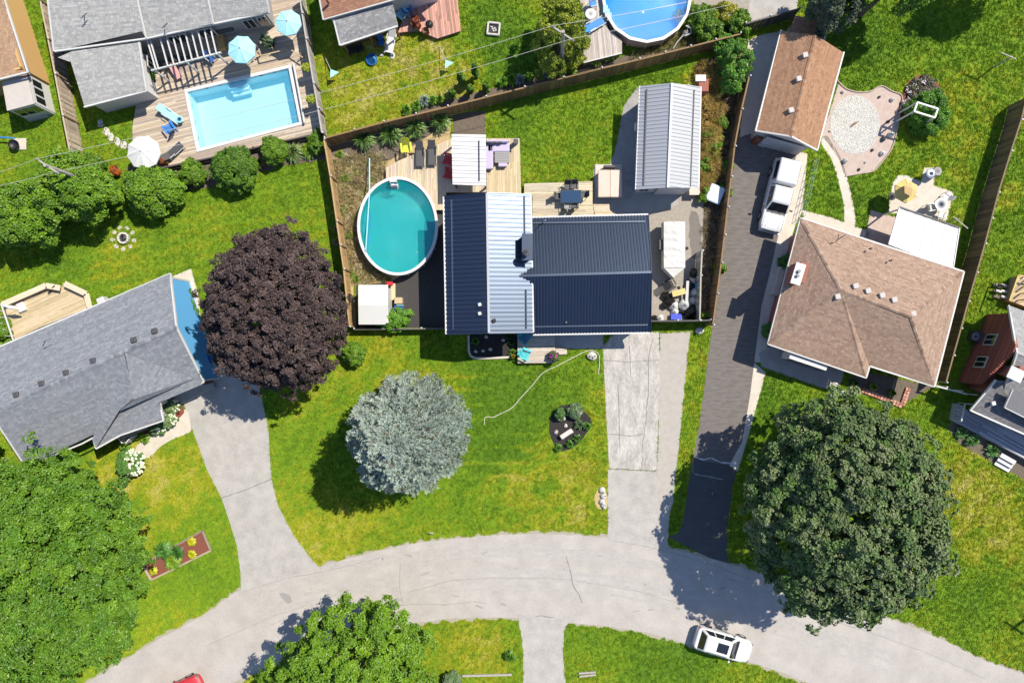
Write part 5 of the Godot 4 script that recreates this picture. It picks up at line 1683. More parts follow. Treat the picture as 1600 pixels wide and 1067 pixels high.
func above_ground_pool(called, label, u, v, rx: float, rz: float, high: float, tint: Color, liner_c: Color, alpha: float, sides: int) -> Node3D:
	var c := pt(u, v, high) * Vector3(1, 0, 1)
	var t := thing(called, label, "swimming pool", c)
	var st := begin()
	lathe(st, c, [[1.0, 0.0], [1.0, high - 0.06]], sides, rx, rz)
	# wall is open: drop the end caps by building rings by hand
	st = begin()
	for k in sides:
		var a0 := TAU * k / sides
		var a1 := TAU * (k + 1) / sides
		var p0 := c + Vector3(cos(a0) * rx, 0, sin(a0) * rz)
		var p1 := c + Vector3(cos(a1) * rx, 0, sin(a1) * rz)
		quad(st, p0, p1, p1 + Vector3(0, high - 0.05, 0), p0 + Vector3(0, high - 0.05, 0), p0 - c)
	obj("wall", st, M.tan_cover if sides < 40 else M.white_trim, t)
	var lin := grain(liner_c * 0.9, liner_c, 0.6, 3.0, 53)
	st = begin()
	for k in sides:
		var a0 := TAU * k / sides
		var a1 := TAU * (k + 1) / sides
		var p0 := c + Vector3(cos(a0) * (rx - 0.03), 0.03, sin(a0) * (rz - 0.03))
		var p1 := c + Vector3(cos(a1) * (rx - 0.03), 0.03, sin(a1) * (rz - 0.03))
		quad(st, p0, p1, p1 + Vector3(0, high - 0.1, 0), p0 + Vector3(0, high - 0.1, 0), c - p0)
		tri(st, c + Vector3(0, 0.03, 0), p0, p1, Vector3.UP)
	obj("liner", st, lin, t)
	st = begin()
	for k in sides:
		var a0 := TAU * k / sides
		var a1 := TAU * (k + 1) / sides
		var y := Vector3(0, high - 0.14, 0)
		tri(st, c + y, c + Vector3(cos(a0) * (rx - 0.03), 0, sin(a0) * (rz - 0.03)) + y, c + Vector3(cos(a1) * (rx - 0.03), 0, sin(a1) * (rz - 0.03)) + y, Vector3.UP)
	obj("water", st, water(tint, alpha), t)
	var n := 14 if sides > 40 else sides
	for k in n:
		st = begin()
		var steps: int = sides / n
		for s in steps:
			var a0 := TAU * (k * steps + s) / sides
			var a1 := TAU * (k * steps + s + 1) / sides
			var rr := []
			for a in [a0, a1]:
				var d := Vector3(cos(a) * rx, 0, sin(a) * rz)
				var o := Vector3(cos(a), 0, sin(a)) * 0.11
				rr.append([c + d - o + Vector3(0, high, 0), c + d + o + Vector3(0, high, 0), c + d + o + Vector3(0, high - 0.07, 0), c + d - o + Vector3(0, high - 0.07, 0)])
			quad(st, rr[0][0], rr[0][1], rr[1][1], rr[1][0], Vector3.UP)
			quad(st, rr[0][1], rr[0][2], rr[1][2], rr[1][1], rr[0][1] - c)
			quad(st, rr[0][0], rr[0][3], rr[1][3], rr[1][0], c - rr[0][0])
		obj("top_rail", st, M.white, t)
		var a := TAU * k / n
		var f := c + Vector3(cos(a) * (rx + 0.04), 0, sin(a) * (rz + 0.04))
		box("upright", f + Vector3(0, high / 2 - 0.05, 0), Vector3(0.06, high - 0.1, 0.14), M.white_trim, t, Basis(Vector3.UP, -a))
	var ring := PackedVector2Array()
	for k in 32: ring.append(Vector2(c.x + cos(TAU * k / 32) * rx, c.z + sin(TAU * k / 32) * rz))
	clear_of_grass(ring)
	return t

func pools() -> void:
	inground_pool()
	var t := above_ground_pool("oval_pool", "oval above-ground pool of teal water with white rim", 621, 353, 2.98, 3.66, 1.3, col(0.0, 0.30, 0.33), col(0.02, 0.50, 0.52), 0.42, 56)
	# A-frame ladder over the rim
	var l := thing("pool_ladder", "white A-frame ladder over the rim of the teal pool", "ladder", pt(614, 283))
	for s in [-1, 1]:
		beam("side_rail", pt(613 + s * 6, 278, 0.5), pt(614.5 + s * 5, 284, 1.9), 0.06, 0.05, M.plastic_white, l)
		beam("side_rail", pt(617 + s * 6, 296, 0.7), pt(614.5 + s * 5, 284, 1.9), 0.06, 0.05, M.plastic_white, l)
	for k in 4:
		beam("rung", pt(608, 279 + k * 1.2, 0.7 + k * 0.28), pt(620, 279 + k * 1.2, 0.7 + k * 0.28), 0.16, 0.04, M.plastic_white, l)
		beam("rung", pt(611, 295 - k * 2.2, 0.9 + k * 0.24), pt(622, 295 - k * 2.2, 0.9 + k * 0.24), 0.12, 0.04, M.plastic_white, l)
	# long vacuum pole across the pool
	org = Vector3.ZERO
	var st := begin()
	tube(st, [pt(577, 247, 0.6), pt(577, 300, 1.25), pt(575, 330, 1.42), pt(571, 392, 1.42)], 0.045, 8)
	tag(obj("vacuum_pole", st, M.blue_cloth), "long pale blue pole lying across the west rim of the teal pool", "pool pole")
	org = Vector3.ZERO
	st = begin()
	tube(st, [pt(578, 300, 1.2), pt(576, 325, 1.36), pt(580, 345, 1.22), pt(575, 375, 1.22), pt(573, 398, 1.2)], 0.03, 6)
	tag(obj("vacuum_hose", st, M.blue), "thin blue hose curling along the long pale pole", "hose")
	above_ground_pool("round_blue_pool", "round above-ground pool of bright blue water with faceted white rim", 1011, -6, 3.35, 3.45, 1.3, col(0.0, 0.22, 0.62), col(0.01, 0.36, 0.78), 0.4, 16)
	org = pt(1005, 19, 1.2)
	st = begin()
	lathe(st, org, [[0.0, 0.0], [0.09, 0.0], [0.10, 0.05], [0.0, 0.08]], 10)
	tag(obj("pool_float", st, M.white), "small white float on the bright blue round pool", "float")
	var s := thing("pool_steps", "pale blue moulded steps hanging inside the bright blue pool", "pool steps", pt(949, 20))
	for k in 3: bbox("tread", pt(946 + k * 3, 14 + k * 6, 1.3 - k * 0.05), Vector3(0.35, 0.1, 0.6), 0.03, M.blue_cloth, s)
	# paddling pool
	var k := thing("paddling_pool", "small round blue paddling pool on the dry lawn", "paddling pool", pt(581, 94))
	st = begin()
	lathe(st, pt(581, 94), [[0.40, 0.0], [0.45, 0.06], [0.46, 0.20], [0.42, 0.24], [0.38, 0.20], [0.36, 0.06]], 22)
	obj("shell", st, M.blue, k)
	st = begin()
	lathe(st, pt(581, 94), [[0.0, 0.15], [0.37, 0.15], [0.0, 0.152]], 22)
	obj("water", st, flat(col(0.15, 0.48, 0.70), 0.05), k)

# ---------------------------------------------------------------- fences and decks
func fences_and_decks() -> void:
	var brown := wood(col(0.20, 0.125, 0.058), 31, 0.3)
	var tan := wood(col(0.38, 0.26, 0.115), 32, 0.25)
	var grey := wood(col(0.34, 0.32, 0.29), 33, 0.3)
	var post: Material = wood(col(0.30, 0.22, 0.13), 34)[2]
	fence("board_fence", "long brown board fence behind the navy-roofed house", [[507, 215], [600, 190], [700, 166], [760, 151], [880, 121]], 1.8, brown, post)
	fence("board_fence", "brown board fence behind the bright blue round pool", [[882, 120.5], [1000, 92], [1080, 72], [1158, 52]], 1.8, brown, post)
	fence("board_fence", "sunlit tan board fence beside the dry garden and teal pool", [[506, 217], [516, 275], [526, 345], [537, 420], [546, 510]], 1.8, tan, post)
	fence("board_fence", "weathered tan fence between the overgrown strip and ribbed asphalt drive", [[1172, 118], [1160, 170], [1149, 228], [1138, 323], [1128, 410], [1115, 507]], 1.7, brown, post)
	fence("board_fence", "tall brown fence toned dark for its shaded face with white top rail between east lawns", [[1606, 152], [1598, 186], [1582, 235], [1562, 300], [1541, 380], [1515, 470], [1480, 597]], 1.8, wood(col(0.16, 0.11, 0.065), 35, 0.35), M.white_trim, 0.15, false)  # brown boards: shade on the west face is put into their dark colour
	fence("board_fence", "weathered grey fence beside the wooden pool deck", [[466, -20], [478, 60], [490, 130], [503, 207]], 1.7, grey, post)
	fence("board_fence", "weathered fence between the yellow brick house and the pool yard", [[62, 0], [74, 60], [85, 115], [97, 180], [110, 246]], 1.8, wood(col(0.36, 0.30, 0.24), 36, 0.4), post)
	fence("rail_fence", "dark rail fence closing the back of the asphalt drive", [[1166, 36], [1205, 25], [1252, 12]], 1.6, wood(col(0.10, 0.085, 0.075), 37, 0.3), M.dark_grey, 0.28, true)
	fence("low_fence", "low white-topped fence between the side yard and the front lawn", [[553, 514], [620, 513.5], [696, 513]], 1.0, wood(col(0.10, 0.09, 0.08), 38), M.white_trim, 0.15, false)
	fence("low_fence", "white-topped gate fence closing the cluttered side yard", [[1017, 501], [1060, 501], [1112, 500]], 1.5, wood(col(0.07, 0.065, 0.065), 39), M.white_trim, 0.15, false)
	fence("low_fence", "short white-topped fence beside the bin bags", [[1098, 391], [1096, 430], [1094.5, 500]], 1.5, wood(col(0.30, 0.28, 0.26), 40), M.white_trim, 0.15, false)
	fence("low_fence", "low wall of boards along the hedge below the pool deck", [[250, 262], [350, 241], [440, 220], [500, 207]], 0.6, wood(col(0.07, 0.06, 0.055), 41), M.dark_grey, 0.15, false)

	var cut := flat_of([[290, 139.5], [452.5, 102], [470.5, 195], [308.5, 237.5]], 0.15)
	deck("pool_deck", "large weathered wooden deck around the rectangular pool", [[206, 200], [213, 156], [236, 150], [228, 88], [230, 66], [418, 24], [424, -20], [474, -20], [487, 60], [502, 206], [440, 222], [245, 264], [208, 262]], 0.15, -0.235, wood(col(0.440, 0.370, 0.283), 42, 0.22), cut)
	var light := wood(col(0.495, 0.410, 0.301), 43, 0.16)
	deck("pool_side_deck", "pale deck with loungers between the teal pool and the gazebo", [[603, 262], [620, 252], [705, 217], [760, 216], [760, 300], [697, 300], [697, 328], [680, 328], [668, 304], [650, 290], [625, 281], [603, 284]], 0.55, PI / 2, light)
	deck("lounge_deck", "honey-coloured deck carrying the lilac corner sofa", [[760.5, 216], [812, 216], [814, 303], [760.5, 303]], 0.5, PI / 2, wood(col(0.517, 0.422, 0.277), 44, 0.15))
	deck("dining_deck", "pale deck carrying the glass dining table", [[819, 287], [926, 283], [926, 316], [929, 338], [832, 338], [832, 306], [819, 306]], 0.35, 0.0, wood(col(0.506, 0.445, 0.330), 45, 0.15))
	deck("deck_step", "pale wooden step beside the dining deck", [[927, 319], [952, 319], [953, 328], [962, 336], [930, 337]], 0.17, 0.0, wood(col(0.50, 0.43, 0.31), 46, 0.12), PackedVector2Array(), 0.14, null, "step")
	deck("front_deck", "pale front porch deck beside the black mulch bed", [[808.5, 523], [866, 523], [868, 546], [868, 567], [809, 567.5]], 0.45, 0.0, wood(col(0.48, 0.42, 0.36), 47, 0.12))
	deck("deck_step", "stepped wooden treads between porch deck and entry slab", [[868.5, 543], [886, 546], [886, 553], [868.5, 555]], 0.25, 0.0, wood(col(0.50, 0.44, 0.37), 48, 0.12), PackedVector2Array(), 0.14, null, "step")
	deck("pink_deck", "faded pink-stained deck beside the grey porch roof", [[622, 51], [628, 30], [640, 18], [695, -22], [712, -25], [720, 48], [683, 60], [652, 47]], 0.4, PI / 2 - 0.12, wood(col(0.46, 0.25, 0.20), 49, 0.3))
	var pd := deck("grey_pool_deck", "weathered grey deck beside the bright blue round pool", [[903, -30], [942, -30], [945, 20], [950, 44], [972, 63], [972, 82], [912, 97], [911, 50]], 0.9, PI / 2 - 0.1, wood(col(0.44, 0.39, 0.35), 50, 0.2))
	beam("rail", pt(972, 83, 0.95), pt(912, 98, 0.95), 0.08, 0.1, M.pale_grey, pd)
	var wd := deck("back_deck", "tan deck with perimeter bench behind the blue-grey house", [[3, 478], [70, 448], [90, 453], [100, 443], [132, 460], [137, 481], [60, 512], [22, 530]], 0.6, -0.43, wood(col(0.528, 0.422, 0.277), 52, 0.15))
	var bench: Material = wood(col(0.52, 0.44, 0.32), 53)[3]
	for b in [[[2, 476], [71, 446]], [[71, 446], [93, 450]], [[100, 443], [134, 459]], [[134, 459], [139, 480]]]:
		beam("bench_seat", pt(b[0][0], b[0][1], 1.05), pt(b[1][0], b[1][1], 1.05), 0.42, 0.06, bench, wd)
		beam("bench_front", pt(b[0][0], b[0][1], 0.8), pt(b[1][0], b[1][1], 0.8), 0.06, 0.45, bench, wd)
	beam("railing", pt(1, 475, 1.55), pt(20, 532, 1.55), 0.09, 0.08, M.white, wd)
	for k in 6: beam("baluster", pt(4 + k * 3.4, 477 + k * 9.6, 0.6), pt(4 + k * 3.4, 477 + k * 9.6, 0.6) + Vector3(0, 0.9, 0), 0.06, 0.06, M.white, wd)

# ---------------------------------------------------------------- yard things
func north_west_yard() -> void:
	# pergola over the patio
	var t := thing("pergola", "white-beamed pergola on the wall of the pool-side house", "pergola", pt(285, 85))
	for k in 11:
		var f := k / 10.0
		if k == 1: f = 0.045
		beam("rafter", pt(230 + 98 * f, 64 - 22 * f, 2.75), pt(243 + 95 * f, 109 - 24 * f, 2.65), 0.075, 0.14, M.white, t)
	beam("header", pt(236, 110.5, 2.5), pt(345, 82, 2.5), 0.09, 0.18, M.white_trim, t)
	for p in [[240, 109], [290, 96], [338, 83]]:
		var f := pt(p[0], p[1], 2.4)
		beam("post", Vector3(f.x, 0.15, f.z), f, 0.11, 0.11, M.white_trim, t)
	umbrella("patio_umbrella", "light blue umbrella shading the corner of the deck near the fence", pt(448.5, 33, 2.6) * Vector3(1, 0, 1), 1.0, 8, M.blue_cloth, 2.7, 0.2)
	umbrella("patio_umbrella", "light blue umbrella between the pergola and the rectangular pool", pt(375, 75, 2.6) * Vector3(1, 0, 1), 1.08, 8, M.blue_cloth, 2.7, 0.45)
	umbrella("patio_umbrella", "large white umbrella over the corner of the deck by the hedge", pt(220, 236, 2.5) * Vector3(1, 0, 1), 1.28, 9, M.white_cloth, 2.6, 0.1)
	put(lounger("sun_lounger", "blue and white sun lounger standing on the pool deck", M.white, M.blue_cloth), pt(267, 180, 0.15), -0.6)
	put(adirondack("deck_chair", "bright blue deck chair on the wooden pool deck", M.blue), pt(268, 202, 0.15), 2.2)
	put(lounger("sun_lounger", "dark sun lounger near the white umbrella", M.pale_grey, M.dark_grey), pt(272, 240, 0.15), 0.75)
	round_table("side_table", "small pale blue side table beside the blue and white lounger", pt(284, 189, 0.15) * Vector3(1, 1, 1), 0.28, M.blue_cloth, 0.45)
	pot("flower_pot", "small terracotta pot beside the dark lounger", 258, 254, 0.3, 0.25, M.terracotta, [col(0.32, 0.06, 0.02), col(0.20, 0.08, 0.02)], 3, 0.15)
	pot("potted_plant", "green potted plant at the corner of the grey wing", 238, 127, 0.5, 0.4, M.dark_grey, [col(0.06, 0.16, 0.02), col(0.10, 0.22, 0.03)], 4, 0.15)
	pot("potted_plant", "sparse potted plant on the deck between blue umbrellas", 424, 70, 0.45, 0.4, M.dark_grey, [col(0.10, 0.15, 0.07), col(0.06, 0.11, 0.04)], 5, 0.15)
	for p in [[252, 104, 0.3, "dark patio chair under the pergola's west end"], [266, 100, 2.0, "dark patio chair under the pergola beside the pink towel"], [287, 96, 0.2, "dark patio chair under the middle of the pergola"], [302, 90, 2.8, "dark patio chair under the pergola near the blue striped cushion"]]:
		put(patio_chair("patio_chair", p[3], M.black, M.dark_grey), pt(p[0], p[1], 0.15), p[2])
	bbox("beach_towel", pt(272, 110, 0.6), Vector3(0.5, 0.05, 1.3), 0.02, flat(col(0.60, 0.30, 0.30), 0.9), self, Basis(Vector3.UP, 0.5) * Basis(Vector3(1, 0, 0), 0.2))
	tag(get_child(get_child_count() - 1), "pink striped towel draped over a chair by the pergola", "towel")
	put(patio_chair("striped_chair", "blue striped folding chair at the pergola's east end", M.white, M.sling), pt(333, 95, 0.15), -0.6)
	var g := thing("barbecue", "dark covered barbecue against the wall of the pool-side house", "barbecue", pt(350, 42))
	bbox("hood", pt(351, 44, 1.0), Vector3(1.3, 0.4, 0.6), 0.1, M.dark_grey, g, Basis(Vector3.UP, 0.22))
	bbox("cabinet", pt(351, 45, 0.5), Vector3(1.2, 0.7, 0.55), 0.03, M.black, g, Basis(Vector3.UP, 0.22))
	for s in [-1, 1]: bbox("side_shelf", pt(351 + s * 17, 44 - s * 4, 0.85), Vector3(0.4, 0.04, 0.5), 0.01, M.grey, g, Basis(Vector3.UP, 0.22))
	bbox("storage_bench", pt(345, 66, 0.4), Vector3(0.55, 0.5, 1.3), 0.03, wood(col(0.50, 0.33, 0.12), 81)[2], self, Basis(Vector3.UP, 0.2))
	tag(get_child(get_child_count() - 1), "honey-coloured wooden bench beside the light blue umbrella", "bench")
	# low rail round the small upper terrace
	var r := thing("deck_railing", "low wooden railing stepping along the deck beside the blue umbrellas", "railing", pt(440, 85))
	for e in [[[404, 76], [407, 87]], [[407, 87], [452, 76]], [[452, 76], [473, 90]]]: beam("rail", pt(e[0][0], e[0][1], 0.9), pt(e[1][0], e[1][1], 0.9), 0.09, 0.06, wood(col(0.38, 0.30, 0.20), 82)[2], r)
	for e in [[404, 76], [407, 87], [430, 81], [452, 76], [473, 90]]: beam("post", pt(e[0], e[1], 0.15), pt(e[0], e[1], 0.15) + Vector3(0, 0.78, 0), 0.08, 0.08, wood(col(0.38, 0.30, 0.20), 82)[1], r)
	for p in [[480.5, 108], [487.5, 157]]:
		var c := pt(p[0], p[1], 1.2)
		var b := thing("hanging_basket", "yellow-green hanging basket on the inside of the deck fence", "hanging basket", c, "hanging baskets on the deck fence")
		var st := begin()
		lathe(st, c, [[0.0, 0.0], [0.15, 0.02], [0.24, 0.14], [0.25, 0.18], [0.0, 0.16]], 12)
		obj("basket", st, M.terracotta, b)
		crown(b, c + Vector3(0, 0.25, 0), Vector3(0.28, 0.22, 0.28), 14, 0.08, 8, M.small_leaf, M.leaf, [col(0.34, 0.40, 0.02), col(0.25, 0.33, 0.02)], 9, -0.4, 0.1, "foliage")
	for p in [[156.5, 193.5], [165, 205.5], [172.5, 213.5], [183.5, 221], [193, 227]]:
		rock("stepping_stone", "pale stepping stone in the line between the grass and the deck", p[0], p[1], Vector3(0.28, 0.06, 0.36), M.stone, int(p[0]), "stepping stones beside the deck")
	pot("flower_pot", "orange flower pot under the white umbrella's edge", 184, 268, 0.32, 0.25, M.terracotta, [col(0.45, 0.10, 0.01), col(0.25, 0.10, 0.02)], 13)
	# fire bowl in the far west garden
	var fb := thing("fire_bowl", "black round fire bowl on a pale slab in the west garden", "fire bowl", pt(27, 227))
	bbox("slab", pt(30, 225, 0.05), Vector3(1.0, 0.1, 0.9), 0.02, M.walk, fb)
	var st := begin()
	lathe(st, pt(25, 228, 0.1), [[0.2, 0.0], [0.38, 0.25], [0.40, 0.38], [0.34, 0.38], [0.3, 0.2], [0.0, 0.12]], 18)
	obj("bowl", st, M.black, fb)
	org = Vector3.ZERO
	st = begin()
	tube(st, [pt(-15, 213, 0.6), pt(22, 216, 0.6)], 0.06, 8)
	tag(obj("swing_bar", st, M.blue), "blue metal bar lying beside the black fire bowl", "bar")

func north_yard() -> void:
	# triangular pennants on thin poles
	for p in [[516, 108, "small pale pennant on a thin pole beside the weathered deck fence"], [696, 93, "pale blue pennant on a leaning pole near the pink deck"]]:
		var c := pt(p[0], p[1], 1.0)
		var t := thing("garden_pennant", p[2], "flag", Vector3(c.x, 0, c.z))
		var st := begin()
		tube(st, [pt(p[0] - 10, p[1] - 22, 0.0), c], 0.02, 6)
		obj("pole", st, M.pale_grey, t)
		st = begin()
		slab(st, [c, c + Vector3(0.6, -0.2, 0.15), c + Vector3(-0.05, -0.15, 0.6)], 0.012)
		obj("cloth", st, M.blue_cloth, t)
	# fire pit of timbers
	var f := thing("fire_pit", "square timber-edged fire pit with pale ash on the lawn", "fire pit", pt(771, 45))
	for k in 4:
		var a := k * PI / 2 + 0.1
		bbox("kerb", pt(771, 45, 0.12) + Vector3(cos(a), 0, sin(a)) * 0.45, Vector3(0.14, 0.24, 1.0), 0.03, M.stone, f, Basis(Vector3.UP, -a))
	bbox("ash_bed", pt(771, 45, 0.03), Vector3(0.76, 0.06, 0.76), 0.01, M.black, f, Basis(Vector3.UP, -0.1))
	for k in 5: bbox("ash_lump", pt(768 + k * 1.6, 42 + (k * 3) % 7, 0.1), Vector3(0.16, 0.1, 0.12), 0.03, M.stone, f, Basis(Vector3.UP, k))
	# kettle barbecue and rusty urn on the pink deck
	var b := thing("kettle_barbecue", "black kettle barbecue standing on the pink deck", "barbecue", pt(671, 40, 0.4))
	var st := begin()
	lathe(st, pt(671, 40, 0.9), [[0.0, 0.0], [0.2, 0.04], [0.29, 0.18], [0.30, 0.24], [0.26, 0.38], [0.12, 0.47], [0.0, 0.49]], 18)
	obj("bowl", st, M.black, b)
	for k in 3:
		st = begin()
		var a := k * TAU / 3
		tube(st, [pt(671, 40, 0.95) + Vector3(cos(a), 0, sin(a)) * 0.1, pt(671, 40, 0.4) + Vector3(cos(a), 0, sin(a)) * 0.3], 0.016, 5)
		obj("leg", st, M.steel, b)
	pot("leafy_urn", "rust-red leafy plant in an urn on the pink deck", 650.5, 39, 0.36, 0.3, M.rust, [col(0.28, 0.07, 0.03), col(0.20, 0.05, 0.02)], 21, 0.4)
	bbox("storage_crate", pt(665, 48, 0.65), Vector3(0.5, 0.4, 0.4), 0.02, M.rust, self, Basis(Vector3.UP, 0.3))
	tag(get_child(get_child_count() - 1), "brown crate at the edge of the pink deck", "crate")
	put(adirondack("garden_chair", "blue garden chair at the top of the pink deck", M.blue), pt(636, 17, 0.4), 2.0)
	put(adirondack("garden_chair", "pale blue garden chair beside the grey porch roof", M.blue_cloth), pt(629, 25, 0.4), 2.4)
	put(patio_chair("folding_chair", "dark folding chair on the grass before the porch", M.black, M.black, "folding chairs before the grey porch"), pt(552, 83), -1.2)
	put(patio_chair("folding_chair", "dark folding chair on the grass before the porch", M.black, M.black, "folding chairs before the grey porch"), pt(564, 80), -1.2)
	put(lounger("garden_lounger", "pale folding lounger beside the grey porch", M.white, M.pale_grey), pt(612, 66), -1.8)
	put(patio_chair("camp_chair", "dark blue camp chair between the porch and the pale lounger", M.black, M.sling), pt(597, 70), -1.4)
	org = pt(613, 87)
	st = begin()
	lathe(st, org, [[0.0, 0.0], [0.16, 0.02], [0.2, 0.05], [0.18, 0.08], [0.0, 0.09]], 14, 1.0, 1.4)
	tag(obj("toy_disc", st, M.white), "white oval toy dropped on the dry lawn", "toy")
	rock("small_rock", "small grey rock beside the paddling pool", 596, 86, Vector3(0.18, 0.14, 0.16), M.stone, 31)
	# furniture on the grey deck by the blue pool
	put(lounger("pool_lounger", "white lounger with blue cushion across the grey deck", M.white, M.blue), pt(925, 44, 0.9), 0.55)
	put(patio_chair("pool_chair", "blue chair by the ladder of the bright blue pool", M.white, M.blue), pt(926, 10, 0.9), 0.2)
	put(round_table("glass_table", "glass-topped side table on the grey pool deck", Vector3.ZERO, 0.42, M.pale_grey, 0.5), pt(922, 26, 0.9), 0)
	# pump with hoses
	var p := thing("pool_pump", "grey pool pump with coiled hoses behind the brown fence", "pump", pt(1071, 55))
	st = begin()
	lathe(st, pt(1070, 56), [[0.0, 0.0], [0.28, 0.0], [0.3, 0.5], [0.2, 0.7], [0.0, 0.75]], 14)
	obj("tank", st, M.grey, p)
	st = begin()
	tube(st, [pt(1052, 76, 0.1), pt(1058, 66, 0.3), pt(1066, 57, 0.5), pt(1074, 48, 0.7), pt(1076, 38, 0.9)], 0.05, 7)
	obj("hose", st, M.pale_grey, p)
	st = begin()
	tube(st, [pt(1070, 56, 0.7), pt(1080, 52, 0.8), pt(1080, 44, 0.9), pt(1072, 40, 1.0)], 0.05, 7)
	obj("hose", st, M.white, p)

func middle_yard() -> void:
	put(adirondack("garden_chair", "lime yellow garden chair beside two dark loungers", M.lime), pt(636, 233, 0.55), -1.45)
	for p in [[656.5, 242], [675.5, 240]]:
		put(lounger("sun_lounger", "dark sun lounger on the deck above the teal pool", M.black, M.dark_grey, "dark loungers above the teal pool"), pt(p[0], p[1], 0.55), -PI / 2)
	for p in [[701, 251], [702, 273]]:
		put(adirondack("garden_chair", "red garden chair half under the gazebo roof", M.red, "red chairs under the gazebo"), pt(p[0], p[1], 0.55), 2.9)
	# lilac corner sofa and its low table
	var t := thing("corner_sofa", "lilac cushioned corner sofa on the honey-coloured deck", "sofa", pt(775, 230, 0.5))
	bbox("frame", pt(778, 229, 0.65), Vector3(1.75, 0.3, 0.85), 0.03, M.dark_grey, t)
	bbox("frame", pt(763.5, 243, 0.65), Vector3(0.75, 0.3, 2.0), 0.03, M.dark_grey, t)
	bbox("seat_cushion", pt(779, 230, 0.88), Vector3(1.7, 0.18, 0.72), 0.06, M.lilac, t)
	bbox("seat_cushion", pt(763.5, 245, 0.88), Vector3(0.7, 0.18, 1.9), 0.06, M.lilac, t)
	bbox("back_cushion", pt(777, 221, 1.1), Vector3(1.7, 0.4, 0.2), 0.07, M.lilac, t)
	for k in 3: bbox("throw_pillow", pt(765 + k * 8, 222.5, 1.18), Vector3(0.36, 0.34, 0.16), 0.07, M.dark_grey, t, Basis(Vector3(1, 0, 0), 0.4))
	t = thing("low_table", "grey slatted low table before the lilac sofa", "table", pt(784.5, 245, 0.5))
	for k in 5: bbox("slat", pt(784.5, 239 + k * 3.4, 0.95), Vector3(1.15, 0.05, 0.16), 0.01, M.grey, t)
	for s in [[-1, -1], [1, -1], [-1, 1], [1, 1]]: box("leg", pt(784.5 + s[0] * 10, 246 + s[1] * 7.5, 0.72), Vector3(0.06, 0.42, 0.06), M.dark_grey, t)
	t = thing("footstool", "lilac footstool beside the grey low table", "stool", pt(785.5, 257, 0.5))
	bbox("cushion", pt(785.5, 257, 0.88), Vector3(0.7, 0.14, 0.34), 0.05, M.lilac, t)
	bbox("frame", pt(785.5, 257, 0.66), Vector3(0.66, 0.3, 0.3), 0.02, M.dark_grey, t)
	t = thing("patio_heater", "slim grey heater at the corner of the honey-coloured deck", "heater", pt(806, 222, 0.5))
	bbox("body", pt(806, 221, 0.95), Vector3(0.3, 0.9, 0.3), 0.05, M.grey, t)
	bbox("top", pt(806, 221, 1.43), Vector3(0.36, 0.06, 0.36), 0.02, M.dark_grey, t)
	# glass dining set
	t = thing("dining_table", "dark glass dining table on the pale lower deck", "table", pt(892, 307, 0.35))
	bbox("tabletop", pt(892, 307, 1.08), Vector3(1.55, 0.03, 0.95), 0.01, flat(col(0.03, 0.06, 0.12), 0.08), t)
	bbox("frame", pt(892, 307, 1.05), Vector3(1.62, 0.03, 1.02), 0.01, M.dark_grey, t)
	for s in [[-1, -1], [1, -1], [-1, 1], [1, 1]]: box("leg", pt(892 + s[0] * 14, 307 + s[1] * 8.5, 0.7), Vector3(0.06, 0.7, 0.06), M.dark_grey, t)
	for c in [[886.5, 293, -PI / 2, "dark sling chair beside its twin behind the glass table"], [897, 292.5, -PI / 2, "black sling chair behind the glass table near the tub"], [872, 308, 0.0, "grey sling chair at the west end of the glass table"], [911, 306, PI, "dark sling chair at the tub end of the glass table"], [886, 323, PI / 2, "pale sling chair on the house side of the glass table"], [897, 322, PI / 2 + 0.1, "dark sling chair with folded cushion on the house side"]]:
		put(patio_chair("dining_chair", c[3], M.dark_grey, M.dark_grey if c[0] != 886 else M.grey), pt(c[0], c[1], 0.35), c[2])
	# hot tub under its cover
	t = thing("hot_tub", "hot tub under a folded pinkish-tan vinyl cover", "hot tub", pt(953, 287))
	bbox("plinth", pt(951, 283, 0.06), Vector3(2.1, 0.12, 2.6), 0.02, M.walk, t)
	bbox("cabinet", pt(953.5, 287.5, 0.45), Vector3(1.8, 0.7, 2.0), 0.08, M.tan_cover, t)
	for s in [-1, 1]: bbox("cover_half", pt(953 + s * 9.3, 287, 0.9), Vector3(0.91, 0.16, 2.1), 0.05, M.tan_cover, t, Basis(Vector3(0, 0, 1), s * -0.05))
	bbox("cover_lifter", pt(952, 261, 0.5), Vector3(0.9, 0.5, 0.2), 0.05, M.dark_grey, t)
	for k in 3: tag(bbox("stepping_slab", pt(984, 265 + k * 20, 0.02), Vector3(0.5, 0.05, 0.5), 0.01, M.grey, self), "square grey paving slab beside the hot tub", "paving slab", "slabs between hot tub and workshop")
	# white plastic garden shed
	t = thing("plastic_shed", "small white plastic garden shed beside the dry garden", "shed", pt(585, 478))
	bbox("body", pt(587, 478, 0.9), Vector3(2.2, 1.8, 2.7), 0.04, M.plastic_white, t)
	var st := begin()
	slab(st, pts([[559.5, 445, 1.9], [606, 445, 1.9], [606, 477, 2.25], [559.5, 477, 2.25]]), 0.06)
	obj("roof_half", st, M.plastic_white, t)
	st = begin()
	slab(st, pts([[559.5, 477, 2.25], [606, 477, 2.25], [602, 507, 1.9], [560, 507, 1.9]]), 0.06)
	obj("roof_half", st, M.plastic_white, t)
	for s in [-1, 1]: box("door", Vector3(pt(609, 478).x, 0.9, pt(609, 478 + s * 9).z), Vector3(0.05, 1.6, 0.85), M.white_trim, t)
	bbox("wooden_crate", pt(623, 470, 0.3), Vector3(0.6, 0.6, 0.5), 0.02, wood(col(0.45, 0.36, 0.22), 83)[2], self)
	tag(get_child(get_child_count() - 1), "pale wooden crate on the black gravel", "crate")
